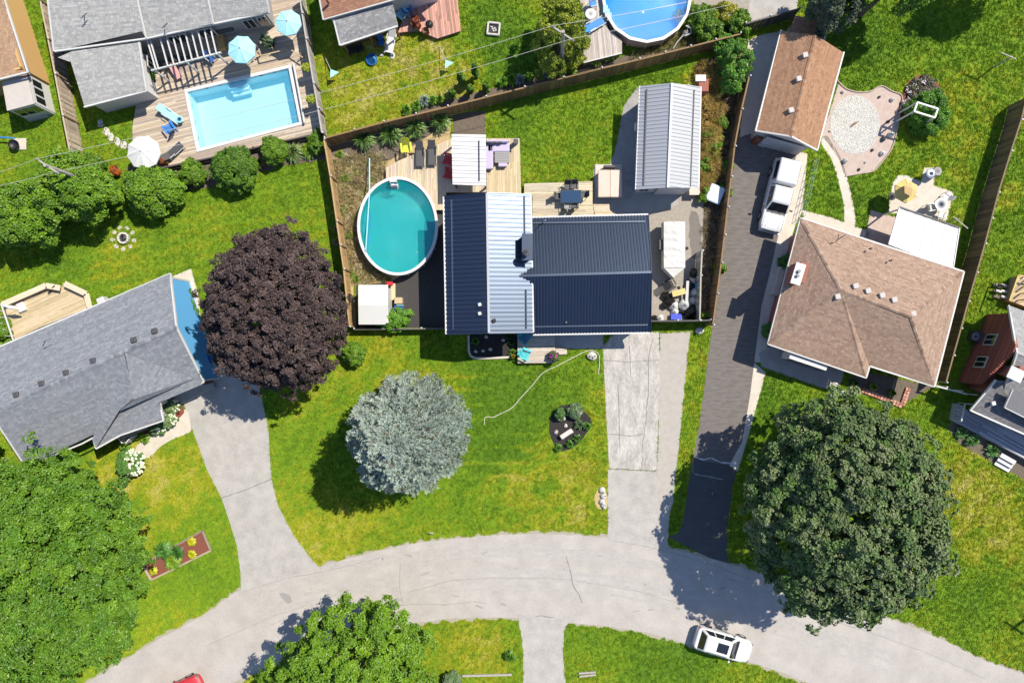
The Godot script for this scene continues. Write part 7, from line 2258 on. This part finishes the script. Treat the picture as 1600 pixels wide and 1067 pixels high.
	lathe(st, pt(332, 580, 0.82), [[0.0, 0.0], [0.28, 0.0], [0.26, 0.05], [0.0, 0.06]], 16)
	obj("lid", st, M.pale_grey, t)
	shrub("wall_hedge", "leafy green hedge along the flagstones by the blue gable", 300, 488, Vector3(0.5, 0.6, 1.6), M.small_leaf, M.leaf, [col(0.10, 0.24, 0.02), col(0.06, 0.17, 0.02)], 92, 60, 12)
	bbox("window_unit", pt(160, 470, 0.5), Vector3(0.6, 0.7, 0.5), 0.04, M.pale_grey, self, Basis(Vector3.UP, 0.43))
	tag(get_child(get_child_count() - 1), "grey box unit under the rear eave of the long house", "unit")

func street_things() -> void:
	var c := car("parked_car", "white crossover with dark sunroof parked half on the grass verge", M.car_white)
	put(c, pt(1126, 1001), -0.29)
	c = car("red_car", "red car parked at the kerb under the leafy street tree", M.car_red, false)
	put(c, pt(281, 1080), 0.42)
	put(pickup("pickup_truck", "white pickup with a matching cargo cap on the asphalt drive", M.car_white), pt(1211, 309), -PI / 2 - 0.24)
	# poles and wires
	var tops := {}
	for p in [[173, 297, 7.6, 0.0, "leaning utility pole rising through the west trees"], [877, 116, 7.4, -0.02, "weathered utility pole beside the conifer and brown fence"], [1672, 915, 8.0, 0.0, "roadside utility pole casting a crossed shadow on the verge"]]:
		var f := pt(p[0], p[1])
		var t := thing("utility_pole", p[4], "utility pole", f)
		var top := f + Vector3(p[3] * 20, p[2], 0)
		var st := begin()
		tube(st, [f, f.lerp(top, 0.5), top], [0.17, 0.14, 0.11], 10)
		obj("pole", st, M.pole_wood, t)
		beam("cross_arm", top + Vector3(-0.75, -0.35, -0.5), top + Vector3(0.75, -0.35, 0.5), 0.1, 0.12, M.pole_wood, t)
		for s in [-0.7, 0.0, 0.7]:
			st = begin()
			lathe(st, top + Vector3(0.95 * s, -0.3, 0.65 * s), [[0.03, 0.0], [0.06, 0.05], [0.03, 0.12], [0.05, 0.16], [0.0, 0.2]], 8)
			obj("insulator", st, M.pale_grey, t)
		tops[p[0]] = top
	var a: Vector3 = tops[173]
	var b: Vector3 = tops[877]
	for w in [[a + Vector3(-0.6, -0.1, -0.45), b + Vector3(-0.6, -0.1, -0.45), "upper overhead wire spanning the back yards"], [a + Vector3(0.6, -0.1, 0.45), b + Vector3(0.6, -0.1, 0.45), "lower overhead wire spanning the back yards"],
		[b + Vector3(-0.6, -0.1, -0.45), pt(1260, -40, 7.4), "upper overhead wire crossing the bright blue pool"], [b + Vector3(0.6, -0.1, 0.45), pt(1260, -25, 7.4), "lower overhead wire crossing the bright blue pool"],
		[a + Vector3(-0.6, -0.1, -0.45), pt(-80, 292, 7.4), "upper overhead wire over the far west garden"], [a + Vector3(0.6, -0.1, 0.45), pt(-80, 306, 7.4), "lower overhead wire over the far west garden"]]:
		org = Vector3.ZERO
		var st := begin()
		var path := []
		for k in 25:
			var f := k / 24.0
			path.append((w[0] as Vector3).lerp(w[1], f) - Vector3(0, 1.1 * 4.0 * f * (1.0 - f) * ((w[0] as Vector3).distance_to(w[1]) / 36.0), 0))
		tube(st, path, 0.015, 5)
		tag(obj("overhead_wire", st, flat(col(0.42, 0.41, 0.38), 0.6)), w[2], "wire", "overhead wires of the back yards")
	# timbers on the near verge
	for p in [[[722, 1056], [800, 1054], 0.16, "long grey timber on the grass beside the bottom drive"], [[904, 1052], [931, 1050], 0.14, "short grey timber lying upper in a pair on the verge"], [[905, 1057], [931, 1054], 0.14, "short grey timber lying lower in a pair on the verge"]]:
		org = Vector3.ZERO
		var x := pt(p[0][0], p[0][1], 0.08)
		var y := pt(p[1][0], p[1][1], 0.08)
		bbox("landscape_timber", (x + y) / 2, Vector3(x.distance_to(y), 0.15, p[2]), 0.02, M.pole_wood, self, along(y - x))
		tag(get_child(get_child_count() - 1), p[3], "timber")
	shrub("verge_shrub", "pale round shrub beside the long grey timber", 707, 1060, Vector3(0.7, 0.6, 0.7), M.small_leaf, M.leaf, [col(0.16, 0.26, 0.10), col(0.26, 0.34, 0.20), col(0.07, 0.15, 0.04)], 95, 50, 12)
	blades("verge_plant", "dark green plant on the grass beside the bottom drive", 796, 1022, 0.55, 0.6, 110, [col(0.05, 0.15, 0.02), col(0.12, 0.25, 0.03)], 96, "", 0.05)

# ---------------------------------------------------------------- trees and shrubs
func plants() -> void:
	var green := [col(0.085, 0.200, 0.008), col(0.135, 0.260, 0.012), col(0.055, 0.145, 0.006)]
	var bright := [col(0.125, 0.255, 0.008), col(0.165, 0.300, 0.010), col(0.085, 0.190, 0.008)]
	# big dark maple by the street
	tree("maple_tree", "huge dark green maple overhanging the street and east lawn", 1254, 765, 6.6, Vector3(6.1, 5.4, 7.2), 1250, 0.46, 13, M.maple_leaf, M.dull_leaf, [col(0.072, 0.132, 0.035), col(0.138, 0.195, 0.070), col(0.054, 0.102, 0.026), col(0.216, 0.250, 0.116), col(0.086, 0.183, 0.022)], 101, "", 0.035, -0.35, 60)
	tree("purple_maple", "dark purple-leaved maple between the long house and the fence", 470, 491, 5.4, Vector3(4.65, 4.6, 5.5), 1900, 0.22, 9, M.purple_leaf, M.dull_leaf, [col(0.048, 0.027, 0.028), col(0.082, 0.052, 0.049), col(0.030, 0.017, 0.018), col(0.126, 0.087, 0.081)], 102, "", 0.03, -0.35, 50)
	tree("street_tree", "broad bright green tree standing beside the long house's front lawn", 168, 846, 6.4, Vector3(5.8, 5.4, 7.5), 1350, 0.46, 13, M.mid_leaf, M.leaf, green, 103, "", 0.04, -0.35, 30)
	tree("roadside_tree", "loose bright green tree leaning over the kerb above the red car", 578, 998, 5.2, Vector3(5.3, 4.3, 4.5), 700, 0.36, 12, M.mid_leaf, M.leaf, bright, 104, "", 0.10, -0.3, 90)
	spruce()
	# hedge of trees in the west
	tree("hedge_tree", "leafy green tree around the leaning utility pole", 154, 312, 2.9, Vector3(2.7, 2.2, 2.2), 260, 0.36, 16, M.mid_leaf, M.leaf, bright, 105, "", 0.16)
	tree("hedge_tree", "spreading green tree west of the leaning utility pole", 74, 346, 2.7, Vector3(2.6, 2.0, 2.0), 260, 0.36, 16, M.mid_leaf, M.leaf, bright, 106, "", 0.16)
	tree("hedge_tree", "dark green tree at the edge of the far west garden", 14, 345, 2.5, Vector3(1.9, 2.0, 2.1), 180, 0.36, 16, M.mid_leaf, M.leaf, green, 107, "", 0.14)
	shrub("round_bush", "big clipped round bush below the white umbrella", 253, 304, Vector3(1.9, 1.6, 1.6), M.mid_leaf, M.leaf, bright, 108, 170, 22)
	shrub("round_bush", "big clipped round bush below the rectangular pool", 376, 271, Vector3(1.5, 1.4, 1.45), M.small_leaf, M.leaf, green, 109, 220, 26)
	shrub("round_bush", "smaller light green bush between the two big round bushes", 308, 274, Vector3(0.85, 0.9, 0.85), M.small_leaf, M.leaf, bright, 110, 90, 16)
	shrub("round_bush", "small clipped light green bush near the pool corner", 434, 240, Vector3(0.85, 1.1, 0.9), M.small_leaf, M.leaf, bright, 111, 90, 16)
	shrub("round_bush", "low light green bush beside the dark hedge tree", 178, 303, Vector3(1.0, 1.0, 0.8), M.small_leaf, M.leaf, bright, 112, 70, 16)
	blades("ornamental_grass", "feathery pale grass clump below the pool deck's corner", 461, 241, 0.95, 0.7, 240, [col(0.14, 0.24, 0.05), col(0.20, 0.28, 0.09)], 113, "", 0.03)
	blades("ornamental_grass", "yellow-green clump at the end of the hedge bed", 484, 236, 0.8, 0.5, 200, [col(0.22, 0.30, 0.03), col(0.10, 0.20, 0.02)], 114, "", 0.05)
	shrub("fence_corner_shrub", "leafy shrub in the corner where the tan fence meets the hedge bed", 497, 226, Vector3(0.5, 0.7, 0.8), M.small_leaf, M.leaf, bright, 129, 40, 12, "", 0.0, 0.15)
	blades("ornamental_grass", "dark green clump between the small round bush and big one", 407, 256, 0.55, 0.5, 120, [col(0.10, 0.20, 0.03), col(0.24, 0.16, 0.05)], 130, "", 0.04)
	shrub("hedge_shrub", "dark shrub hidden under the white umbrella's shade", 150, 262, Vector3(0.9, 0.9, 0.8), M.small_leaf, M.leaf, green, 115, 50, 14)
	shrub("edge_shrub", "green shrub beside the railing of the tan deck", 12, 520, Vector3(0.8, 1.0, 1.2), M.small_leaf, M.leaf, bright, 116, 60, 14)
	shrub("edge_shrub", "leafy shrub below the purple maple beside the front lawn", 556, 552, Vector3(0.8, 0.9, 0.8), M.small_leaf, M.leaf, bright, 117, 60, 14)
	tree("yard_tree", "yellowish green tree at the west end of the long house", 8, 720, 2.8, Vector3(2.0, 2.2, 2.2), 90, 0.45, 22, M.mid_leaf, M.leaf, bright, 118)
	# vine over the plastic shed, overgrown strip
	shrub("garden_vine", "bright green vine spilling over the plastic shed's corner", 616, 500, Vector3(1.2, 0.9, 0.7), M.small_leaf, M.leaf, [col(0.10, 0.26, 0.015), col(0.15, 0.33, 0.02)], 119, 70, 14, "", 0.0, 0.2)
	for p in [[570, 219, 1.15, "spiky strap-leaved clump at the west end of the fence bed"], [612, 212, 1.2, "largest spiky strap-leaved clump behind the lime chair"], [650, 203, 1.1, "spiky strap-leaved clump behind the two dark loungers"], [689, 193, 1.0, "spiky strap-leaved clump next to the gazebo roof"]]:
		blades("daylily_clump", p[3], p[0], p[1], p[2], 0.85, 300, [col(0.075, 0.16, 0.025), col(0.14, 0.26, 0.05), col(0.05, 0.11, 0.02), col(0.24, 0.34, 0.12)], int(p[0]), "strap-leaved clumps along the fence", 0.042)
	shrub("fence_shrub", "tall bright green shrub at the corner of two fences", 1137, 108, Vector3(1.1, 1.6, 2.3), M.small_leaf, M.leaf, [col(0.10, 0.28, 0.02), col(0.16, 0.36, 0.03), col(0.07, 0.20, 0.015)], 120, 120, 16, "", 0.0, 0.15)
	for p in [[1108, 165, 0.9], [1112, 185, 1.0], [1108, 215, 1.0], [1104, 240, 0.9], [1112, 265, 0.8], [1100, 285, 0.7], [1100, 115, 0.8], [1118, 128, 0.8]]:
		shrub("dry_bramble", "dry golden-brown bramble in the overgrown strip", p[0], p[1], Vector3(p[2] * 0.85, 0.5, p[2]), M.stalks, M.dry, [col(0.486, 0.311, 0.081), col(0.675, 0.459, 0.121), col(0.297, 0.189, 0.068), col(0.270, 0.297, 0.054)], int(p[0] + p[1]), 30, 14, "dry brambles in the overgrown strip", 0.0, 0.25)
	for p in [[1104, 212, 0.5, "green weed among the dry brambles"], [1133, 262, 0.4, "green weed against the drive fence"], [1100, 304, 0.45, "green weed beside the covered stack"], [1096, 312, 0.3, "yellowing weed below the covered stack"], [1101, 497, 0.35, "green weed at the end of the gate fence"], [1126, 195, 0.4, "lone green weed in the dark strip"], [1110, 228, 0.8, "spreading green shrub in the middle of the brambles"], [1098, 262, 0.6, "yellow-green shrub beside the workshop wall"], [1130, 300, 0.5, "leafy weed between covered stack and drive fence"], [1122, 420, 0.4, "small weed opposite the short fence"]]:
		shrub("strip_weed", p[3], p[0], p[1], Vector3(p[2], 0.5, p[2]), M.small_leaf, M.leaf, bright, int(p[0] * 3 + p[1]), 24, 9, "", 0.0, 0.2)
	# dry garden weeds
	for k in 26:
		var u := rng.randf_range(520, 588)
		var v := rng.randf_range(262, 425)
		if u > 560 - (v - 300) * 0.02 and v > 300: u = rng.randf_range(524, 556)
		blades("dry_weed", "straggly dried weed in the parched garden bed", u, v, rng.randf_range(0.3, 0.6), 0.3, 46, [col(0.40, 0.30, 0.13), col(0.24, 0.17, 0.07), col(0.48, 0.38, 0.20)], 300 + k, "dried weeds in the parched bed", 0.025)
	for p in [[532, 242], [541, 279], [522, 292], [533, 330], [549, 368], [548, 428], [558, 436]]: blades("green_weed", "small green weed in the parched garden bed", p[0], p[1], 0.42, 0.35, 60, [col(0.12, 0.24, 0.02), col(0.20, 0.28, 0.03)], int(p[0] + p[1]), "green weeds in the parched bed", 0.04)
	litter("dry_garden_litter", "dead stalks and pale straw littering the parched garden", [[512, 246], [600, 240], [602, 280], [575, 300], [562, 345], [575, 405], [612, 440], [552, 446], [538, 380], [522, 290]], 2600, [col(0.580, 0.435, 0.203), col(0.319, 0.217, 0.102), col(0.797, 0.681, 0.464), col(0.174, 0.116, 0.058), col(0.203, 0.319, 0.043)])
	litter("strip_litter", "dead brambles and leaf litter in the overgrown strip", [[1096, 140], [1090, 105], [1130, 90], [1158, 70], [1146, 230], [1126, 370], [1110, 500], [1098, 500], [1100, 400], [1103, 300]], 2600, [col(0.390, 0.270, 0.120), col(0.180, 0.120, 0.068), col(0.570, 0.450, 0.270), col(0.090, 0.068, 0.045)])
	litter("fence_litter", "weeds and dry grass along the pool side of the brown fence", [[985, 92], [1010, 72], [1075, 48], [1120, 60], [1000, 88]], 500, [col(0.36, 0.28, 0.12), col(0.22, 0.24, 0.04), col(0.12, 0.18, 0.03)])
	# north yards
	tree("conifer_tree", "yellow-green feathery conifer beside the weathered utility pole", 872, 82, 2.6, Vector3(1.7, 3.4, 2.6), 150, 0.42, 26, M.small_leaf, M.leaf, [col(0.24, 0.31, 0.012), col(0.32, 0.37, 0.015), col(0.14, 0.20, 0.01)], 121, "", 0.14, -0.7)
	tree("grey_green_tree", "grey-green tree behind the detached garage", 1262, 42, 3.4, Vector3(1.6, 2.6, 1.8), 80, 0.45, 24, M.mid_leaf, M.dull_leaf, [col(0.07, 0.10, 0.05), col(0.12, 0.15, 0.09), col(0.04, 0.07, 0.03)], 122, "", 0.14)
	tree("shade_tree", "dark leafy tree at the top of the east lawn", 1345, 22, 4.2, Vector3(2.5, 3.2, 1.9), 110, 0.5, 24, M.mid_leaf, M.leaf, green, 123, "", 0.1)
	tree("shade_tree", "tall tree standing beyond the east lawn that it shades", 1530, -18, 4.0, Vector3(2.0, 3.0, 1.6), 90, 0.5, 24, M.mid_leaf, M.leaf, green, 126, "", 0.1)
	for p in [[722, 132, 0.15, 2.3, "young columnar cedar on the open dry lawn"], [744, 121, 0.16, 2.5, "slightly taller young cedar beside its neighbour on the lawn"], [708, 153, 0.15, 1.4, "stubby cedar at the fence beside the flower border"], [736, 146, 0.16, 1.5, "stubby cedar against the long brown fence"], [760, 141, 0.15, 1.3, "short cedar by the fence in the lush corner"]]:
		shrub("columnar_cedar", p[4], p[0], p[1], Vector3(p[2], p[3] * 0.6, p[2]), M.small_leaf, M.leaf, green, int(p[0]), 40, 10)
	var k := 0
	for p in [[637, 174, 0.5, 0, "leafy border plant at the west end of the border behind the fence"], [652, 168, 0.6, 1, "second leafy plant of the border, before the silvery one"], [664, 160, 0.6, 2, "silvery blue-leaved plant in the border behind the fence"], [676, 160, 0.55, 0, "green border plant next to the silvery blue-leaved one"], [688, 157, 0.45, 1, "small green border plant before the stubby cedars"], [786, 131, 0.6, 0, "green border plant after the last stubby cedar"], [800, 127, 0.6, 1, "bright green border plant west of the second silvery plant"], [812, 128, 0.55, 2, "silvery plant in the shade before the weathered utility pole"], [828, 122, 0.5, 0, "green border plant between silvery plant and utility pole"], [1060, 28, 0.7, 0, "leafy clump against the bright blue pool near the pump"], [930, 97, 0.6, 1, "strap-leaved clump at the foot of the grey pool deck"], [952, 90, 0.6, 1, "strap-leaved clump between grey pool deck and dry bed"], [894, 112, 0.45, 0, "small plant at the fence east of the utility pole"], [855, 118, 0.5, 2, "silvery clump under the feathery conifer"]]:
		blades("border_plant", p[4], p[0], p[1], p[2], 0.55, 90, [col(0.10, 0.24, 0.02), col(0.17, 0.32, 0.04)] if p[3] != 2 else [col(0.16, 0.25, 0.15), col(0.32, 0.36, 0.38)], 400 + k, "border plants behind the brown fence", 0.05)
		k += 1
	for p in [[1090, 38, 1.0, "leafy green bush beside the bright blue pool"], [1102, 50, 1.0, "light green bush behind the fence near the pump"], [1148, 45, 0.9, "green bush at the corner of the dark rail fence"]]:
		shrub("garden_bush", p[3], p[0], p[1], Vector3(p[2], 0.9, p[2] * 1.1), M.small_leaf, M.leaf, bright, int(p[0]), 60, 14, "", 0.0, 0.15)
	shrub("golden_bush", "golden yellow bush beside the magenta flowers", 1128, 30, Vector3(0.9, 0.9, 0.9), M.small_leaf, M.leaf, [col(0.38, 0.36, 0.015), col(0.28, 0.30, 0.02)], 124, 50, 14)
	var mg := shrub("magenta_flowers", "clump of magenta flowers behind the brown fence", 1122, 54, Vector3(0.4, 0.5, 0.4), M.small_leaf, M.leaf, green, 125, 20, 8)
	flowers(mg, pt(1122, 54, 0.35), Vector3(0.45, 0.4, 0.45), 50, 0.08, [col(0.42, 0.02, 0.30), col(0.30, 0.02, 0.22)], 126)
	for p in [[1500, 676, 0.6, "dark hosta at the porch railing's corner"], [1520, 687, 0.6, "leafy hosta in the middle of the porch bed"], [1548, 703, 0.7, "broad hosta beside the porch steps"], [1512, 690, 0.4, "small hosta between two larger ones by the porch"]]:
		blades("porch_hosta", p[3], p[0], p[1], p[2], 0.4, 90, [col(0.05, 0.16, 0.03), col(0.14, 0.25, 0.08)], int(p[0]), "", 0.08)

func litter(called: String, label: String, list, count: int, tones: Array) -> void:
	org = Vector3.ZERO
	var poly := flat_of(list)
	var box_ := Rect2(poly[0], Vector2.ZERO)
	for p in poly: box_ = box_.expand(p)
	var r := RandomNumberGenerator.new()
	r.seed = count + called.length()
	var xf := []
	var cc := []
	while xf.size() < count:
		var p := Vector2(r.randf_range(box_.position.x, box_.end.x), r.randf_range(box_.position.y, box_.end.y))
		if not Geometry2D.is_point_in_polygon(p, poly): continue
		xf.append(Transform3D(aim_up(Vector3(r.randf_range(-1, 1), 1.2, r.randf_range(-1, 1)), r.randf() * TAU, r.randf_range(0.5, 1.3)), Vector3(p.x, r.randf_range(0.0, 0.16), p.y)))
		cc.append(mix_tones(tones, r, 0.7, 1.3))
	var o := scatter(called, M.stalks, xf, cc, self, M.dry)
	tag(o, label, "litter", "", "stuff")

func spruce() -> void:
	var foot := pt(650, 667)
	var t := thing("blue_spruce", "silvery blue spruce standing on the front lawn", "tree", foot)
	var r := RandomNumberGenerator.new()
	r.seed = 200
	var xf := []
	var cc := []
	var st := begin()
	tube(st, [foot, foot + Vector3(0, 6, 0), foot + Vector3(0, 12, 0)], [0.3, 0.18, 0.03], 9)
	var y := 0.9
	while y < 12.2:
		var f := y / 12.5
		var reach := 4.2 * pow(maxf(0.0, 1.0 - pow(f, 2.2)), 0.62) * (0.9 + 0.1 * minf(1.0, y))
		var n := int(7 + reach * 3.8)
		for k in n:
			var a := TAU * k / n + r.randf_range(-0.25, 0.25) + y * 2.4
			var L: float = reach * (r.randf_range(0.86, 1.08) if k % 3 else r.randf_range(0.62, 0.85))
			var d := Vector3(cos(a), 0, sin(a))
			var s := foot + Vector3(0, y + r.randf_range(-0.2, 0.2), 0)
			var droop := r.randf_range(0.02, 0.22)
			if r.randf() < 0.25: tube(st, [s, s + d * L * 0.9 + Vector3(0, -droop * L * 0.4, 0)], [0.04, 0.012], 4, false)
			var m := int(3 + L * 4.4)
			var tone := r.randf_range(0.82, 1.1)
			for i in m:
				var g := 1.0 - 0.62 * pow(float(i) / m, 1.0)
				for sd in [-1, 0, 1]:
					var side: Vector3 = Vector3(-d.z, 0, d.x) * sd * (0.10 + 0.20 * (1.0 - g) * L) * r.randf_range(0.5, 1.2)
					var q: Vector3 = s + d * L * g + side + Vector3(0, -droop * L * g + 0.25 * (g * g) * L * 0.25, 0)
					var dir: Vector3 = (d * 0.85 + side.normalized() * 0.55 * absf(sd) + Vector3(r.randf_range(-0.5, 0.5), r.randf_range(0.0, 1.1), r.randf_range(-0.5, 0.5))).normalized()
					xf.append(Transform3D(along(dir) * Basis(Vector3(1, 0, 0), r.randf_range(-0.5, 0.5)) * Basis.from_scale(Vector3.ONE * r.randf_range(0.75, 1.25)), q))
					var c: Color = col(0.40, 0.52, 0.455).lerp(col(0.70, 0.79, 0.72), r.randf())
					if r.randf() < 0.12: c = col(0.24, 0.31, 0.22)
					if r.randf() < 0.04: c = col(0.30, 0.25, 0.18)
					cc.append(Color(c.r * tone, c.g * tone, c.b * tone))
		y += 0.52
	obj("trunk", st, M.bark, t)
	for i in 160:
		var a := r.randf() * TAU
		var h := r.randf_range(11.3, 12.7)
		var d := Vector3(cos(a) * 0.6, r.randf_range(0.4, 1.4), sin(a) * 0.6)
		xf.append(Transform3D(along(d), foot + Vector3(cos(a), 0, sin(a)) * (12.8 - h) * 0.6 * r.randf() + Vector3(0, h - 0.2, 0)))
		cc.append(col(0.58, 0.68, 0.62))
	scatter("crown", M.spray, xf, cc, t, M.needle)

func _ready() -> void:
	# ---------------- camera, sky, sun, exposure
	var cam := Camera3D.new()
	cam.name = "camera"
	add_child(cam)
	cam.position = Vector3(0, EYE, 0)
	cam.rotation_degrees = Vector3(-90, 0, 0)
	cam.fov = 53.13
	cam.far = 1200.0
	cam.current = true
	var env := Environment.new()
	env.background_mode = Environment.BG_SKY
	var sky := Sky.new()
	var sm := ProceduralSkyMaterial.new()
	sm.sky_top_color = Color(0.38, 0.475, 0.64)
	sm.sky_horizon_color = Color(0.66, 0.72, 0.80)
	sm.sky_curve = 0.12
	sm.ground_bottom_color = Color(0.25, 0.28, 0.2)
	sm.ground_horizon_color = Color(0.55, 0.60, 0.60)
	sm.energy_multiplier = 1.25
	sky.sky_material = sm
	env.sky = sky
	env.tonemap_mode = Environment.TONE_MAPPER_LINEAR
	env.tonemap_exposure = 1.34
	env.sdfgi_enabled = true
	env.ssao_enabled = true
	env.ssil_enabled = true
	var we := WorldEnvironment.new()
	we.name = "world_environment"
	we.environment = env
	add_child(we)
	var sun := DirectionalLight3D.new()
	sun.name = "sun"
	sun.light_energy = 1.6
	sun.light_color = Color(1.0, 0.965, 0.90)
	sun.light_angular_distance = 0.5
	sun.shadow_enabled = true
	add_child(sun)
	sun.look_at_from_position(Vector3.ZERO, Vector3(-0.57, -1.0, 0.43))
	# ---------------- the place
	rng.seed = 20240
	grass_noise.seed = 3
	grass_noise.frequency = 0.11
	grass_noise.fractal_octaves = 3
	grass_noise_b.seed = 9
	grass_noise_b.frequency = 0.55
	grass_noise_b.fractal_octaves = 3
	grass_noise_c.seed = 15
	grass_noise_c.frequency = 1.9
	grass_noise_c.fractal_octaves = 2
	make_materials()
	M.vent_brown = flat(col(0.450, 0.420, 0.399), 0.7)
	M.bag = flat(col(0.012, 0.012, 0.013), 0.3)
	M.brick_tones = [flat(col(0.42, 0.20, 0.14), 0.9), flat(col(0.50, 0.28, 0.20), 0.9), flat(col(0.36, 0.15, 0.10), 0.9)]
	M.small_leaf = leaf_clump(1, 9, 0.13, 0.15, 0.10, M.leaf)
	M.mid_leaf = leaf_clump(2, 10, 0.20, 0.20, 0.13, M.leaf)
	M.maple_leaf = leaf_clump(3, 10, 0.20, 0.20, 0.17, M.leaf)
	M.purple_leaf = leaf_clump(7, 10, 0.15, 0.15, 0.11, M.leaf)
	M.stalks = needle_spray(6, 12, 0.30, 0.012, 0.25, M.dry)
	M.spray = needle_spray(4, 40, 0.13, 0.020, 0.30, M.needle)
	build_ground()
	build_paving()
	middle_house()
	west_house()
	east_house()
	east_garage()
	pool_house()
	far_west_house()
	north_house()
	brick_house()
	grey_shed()
	gazebo()
	pools()
	fences_and_decks()
	north_west_yard()
	north_yard()
	middle_yard()
	side_yard()
	east_yard()
	west_yard()
	street_things()
	plants()
	build_grass()
	for o in find_children("*", "GeometryInstance3D", true, false): o.cast_shadow = GeometryInstance3D.SHADOW_CASTING_SETTING_ON
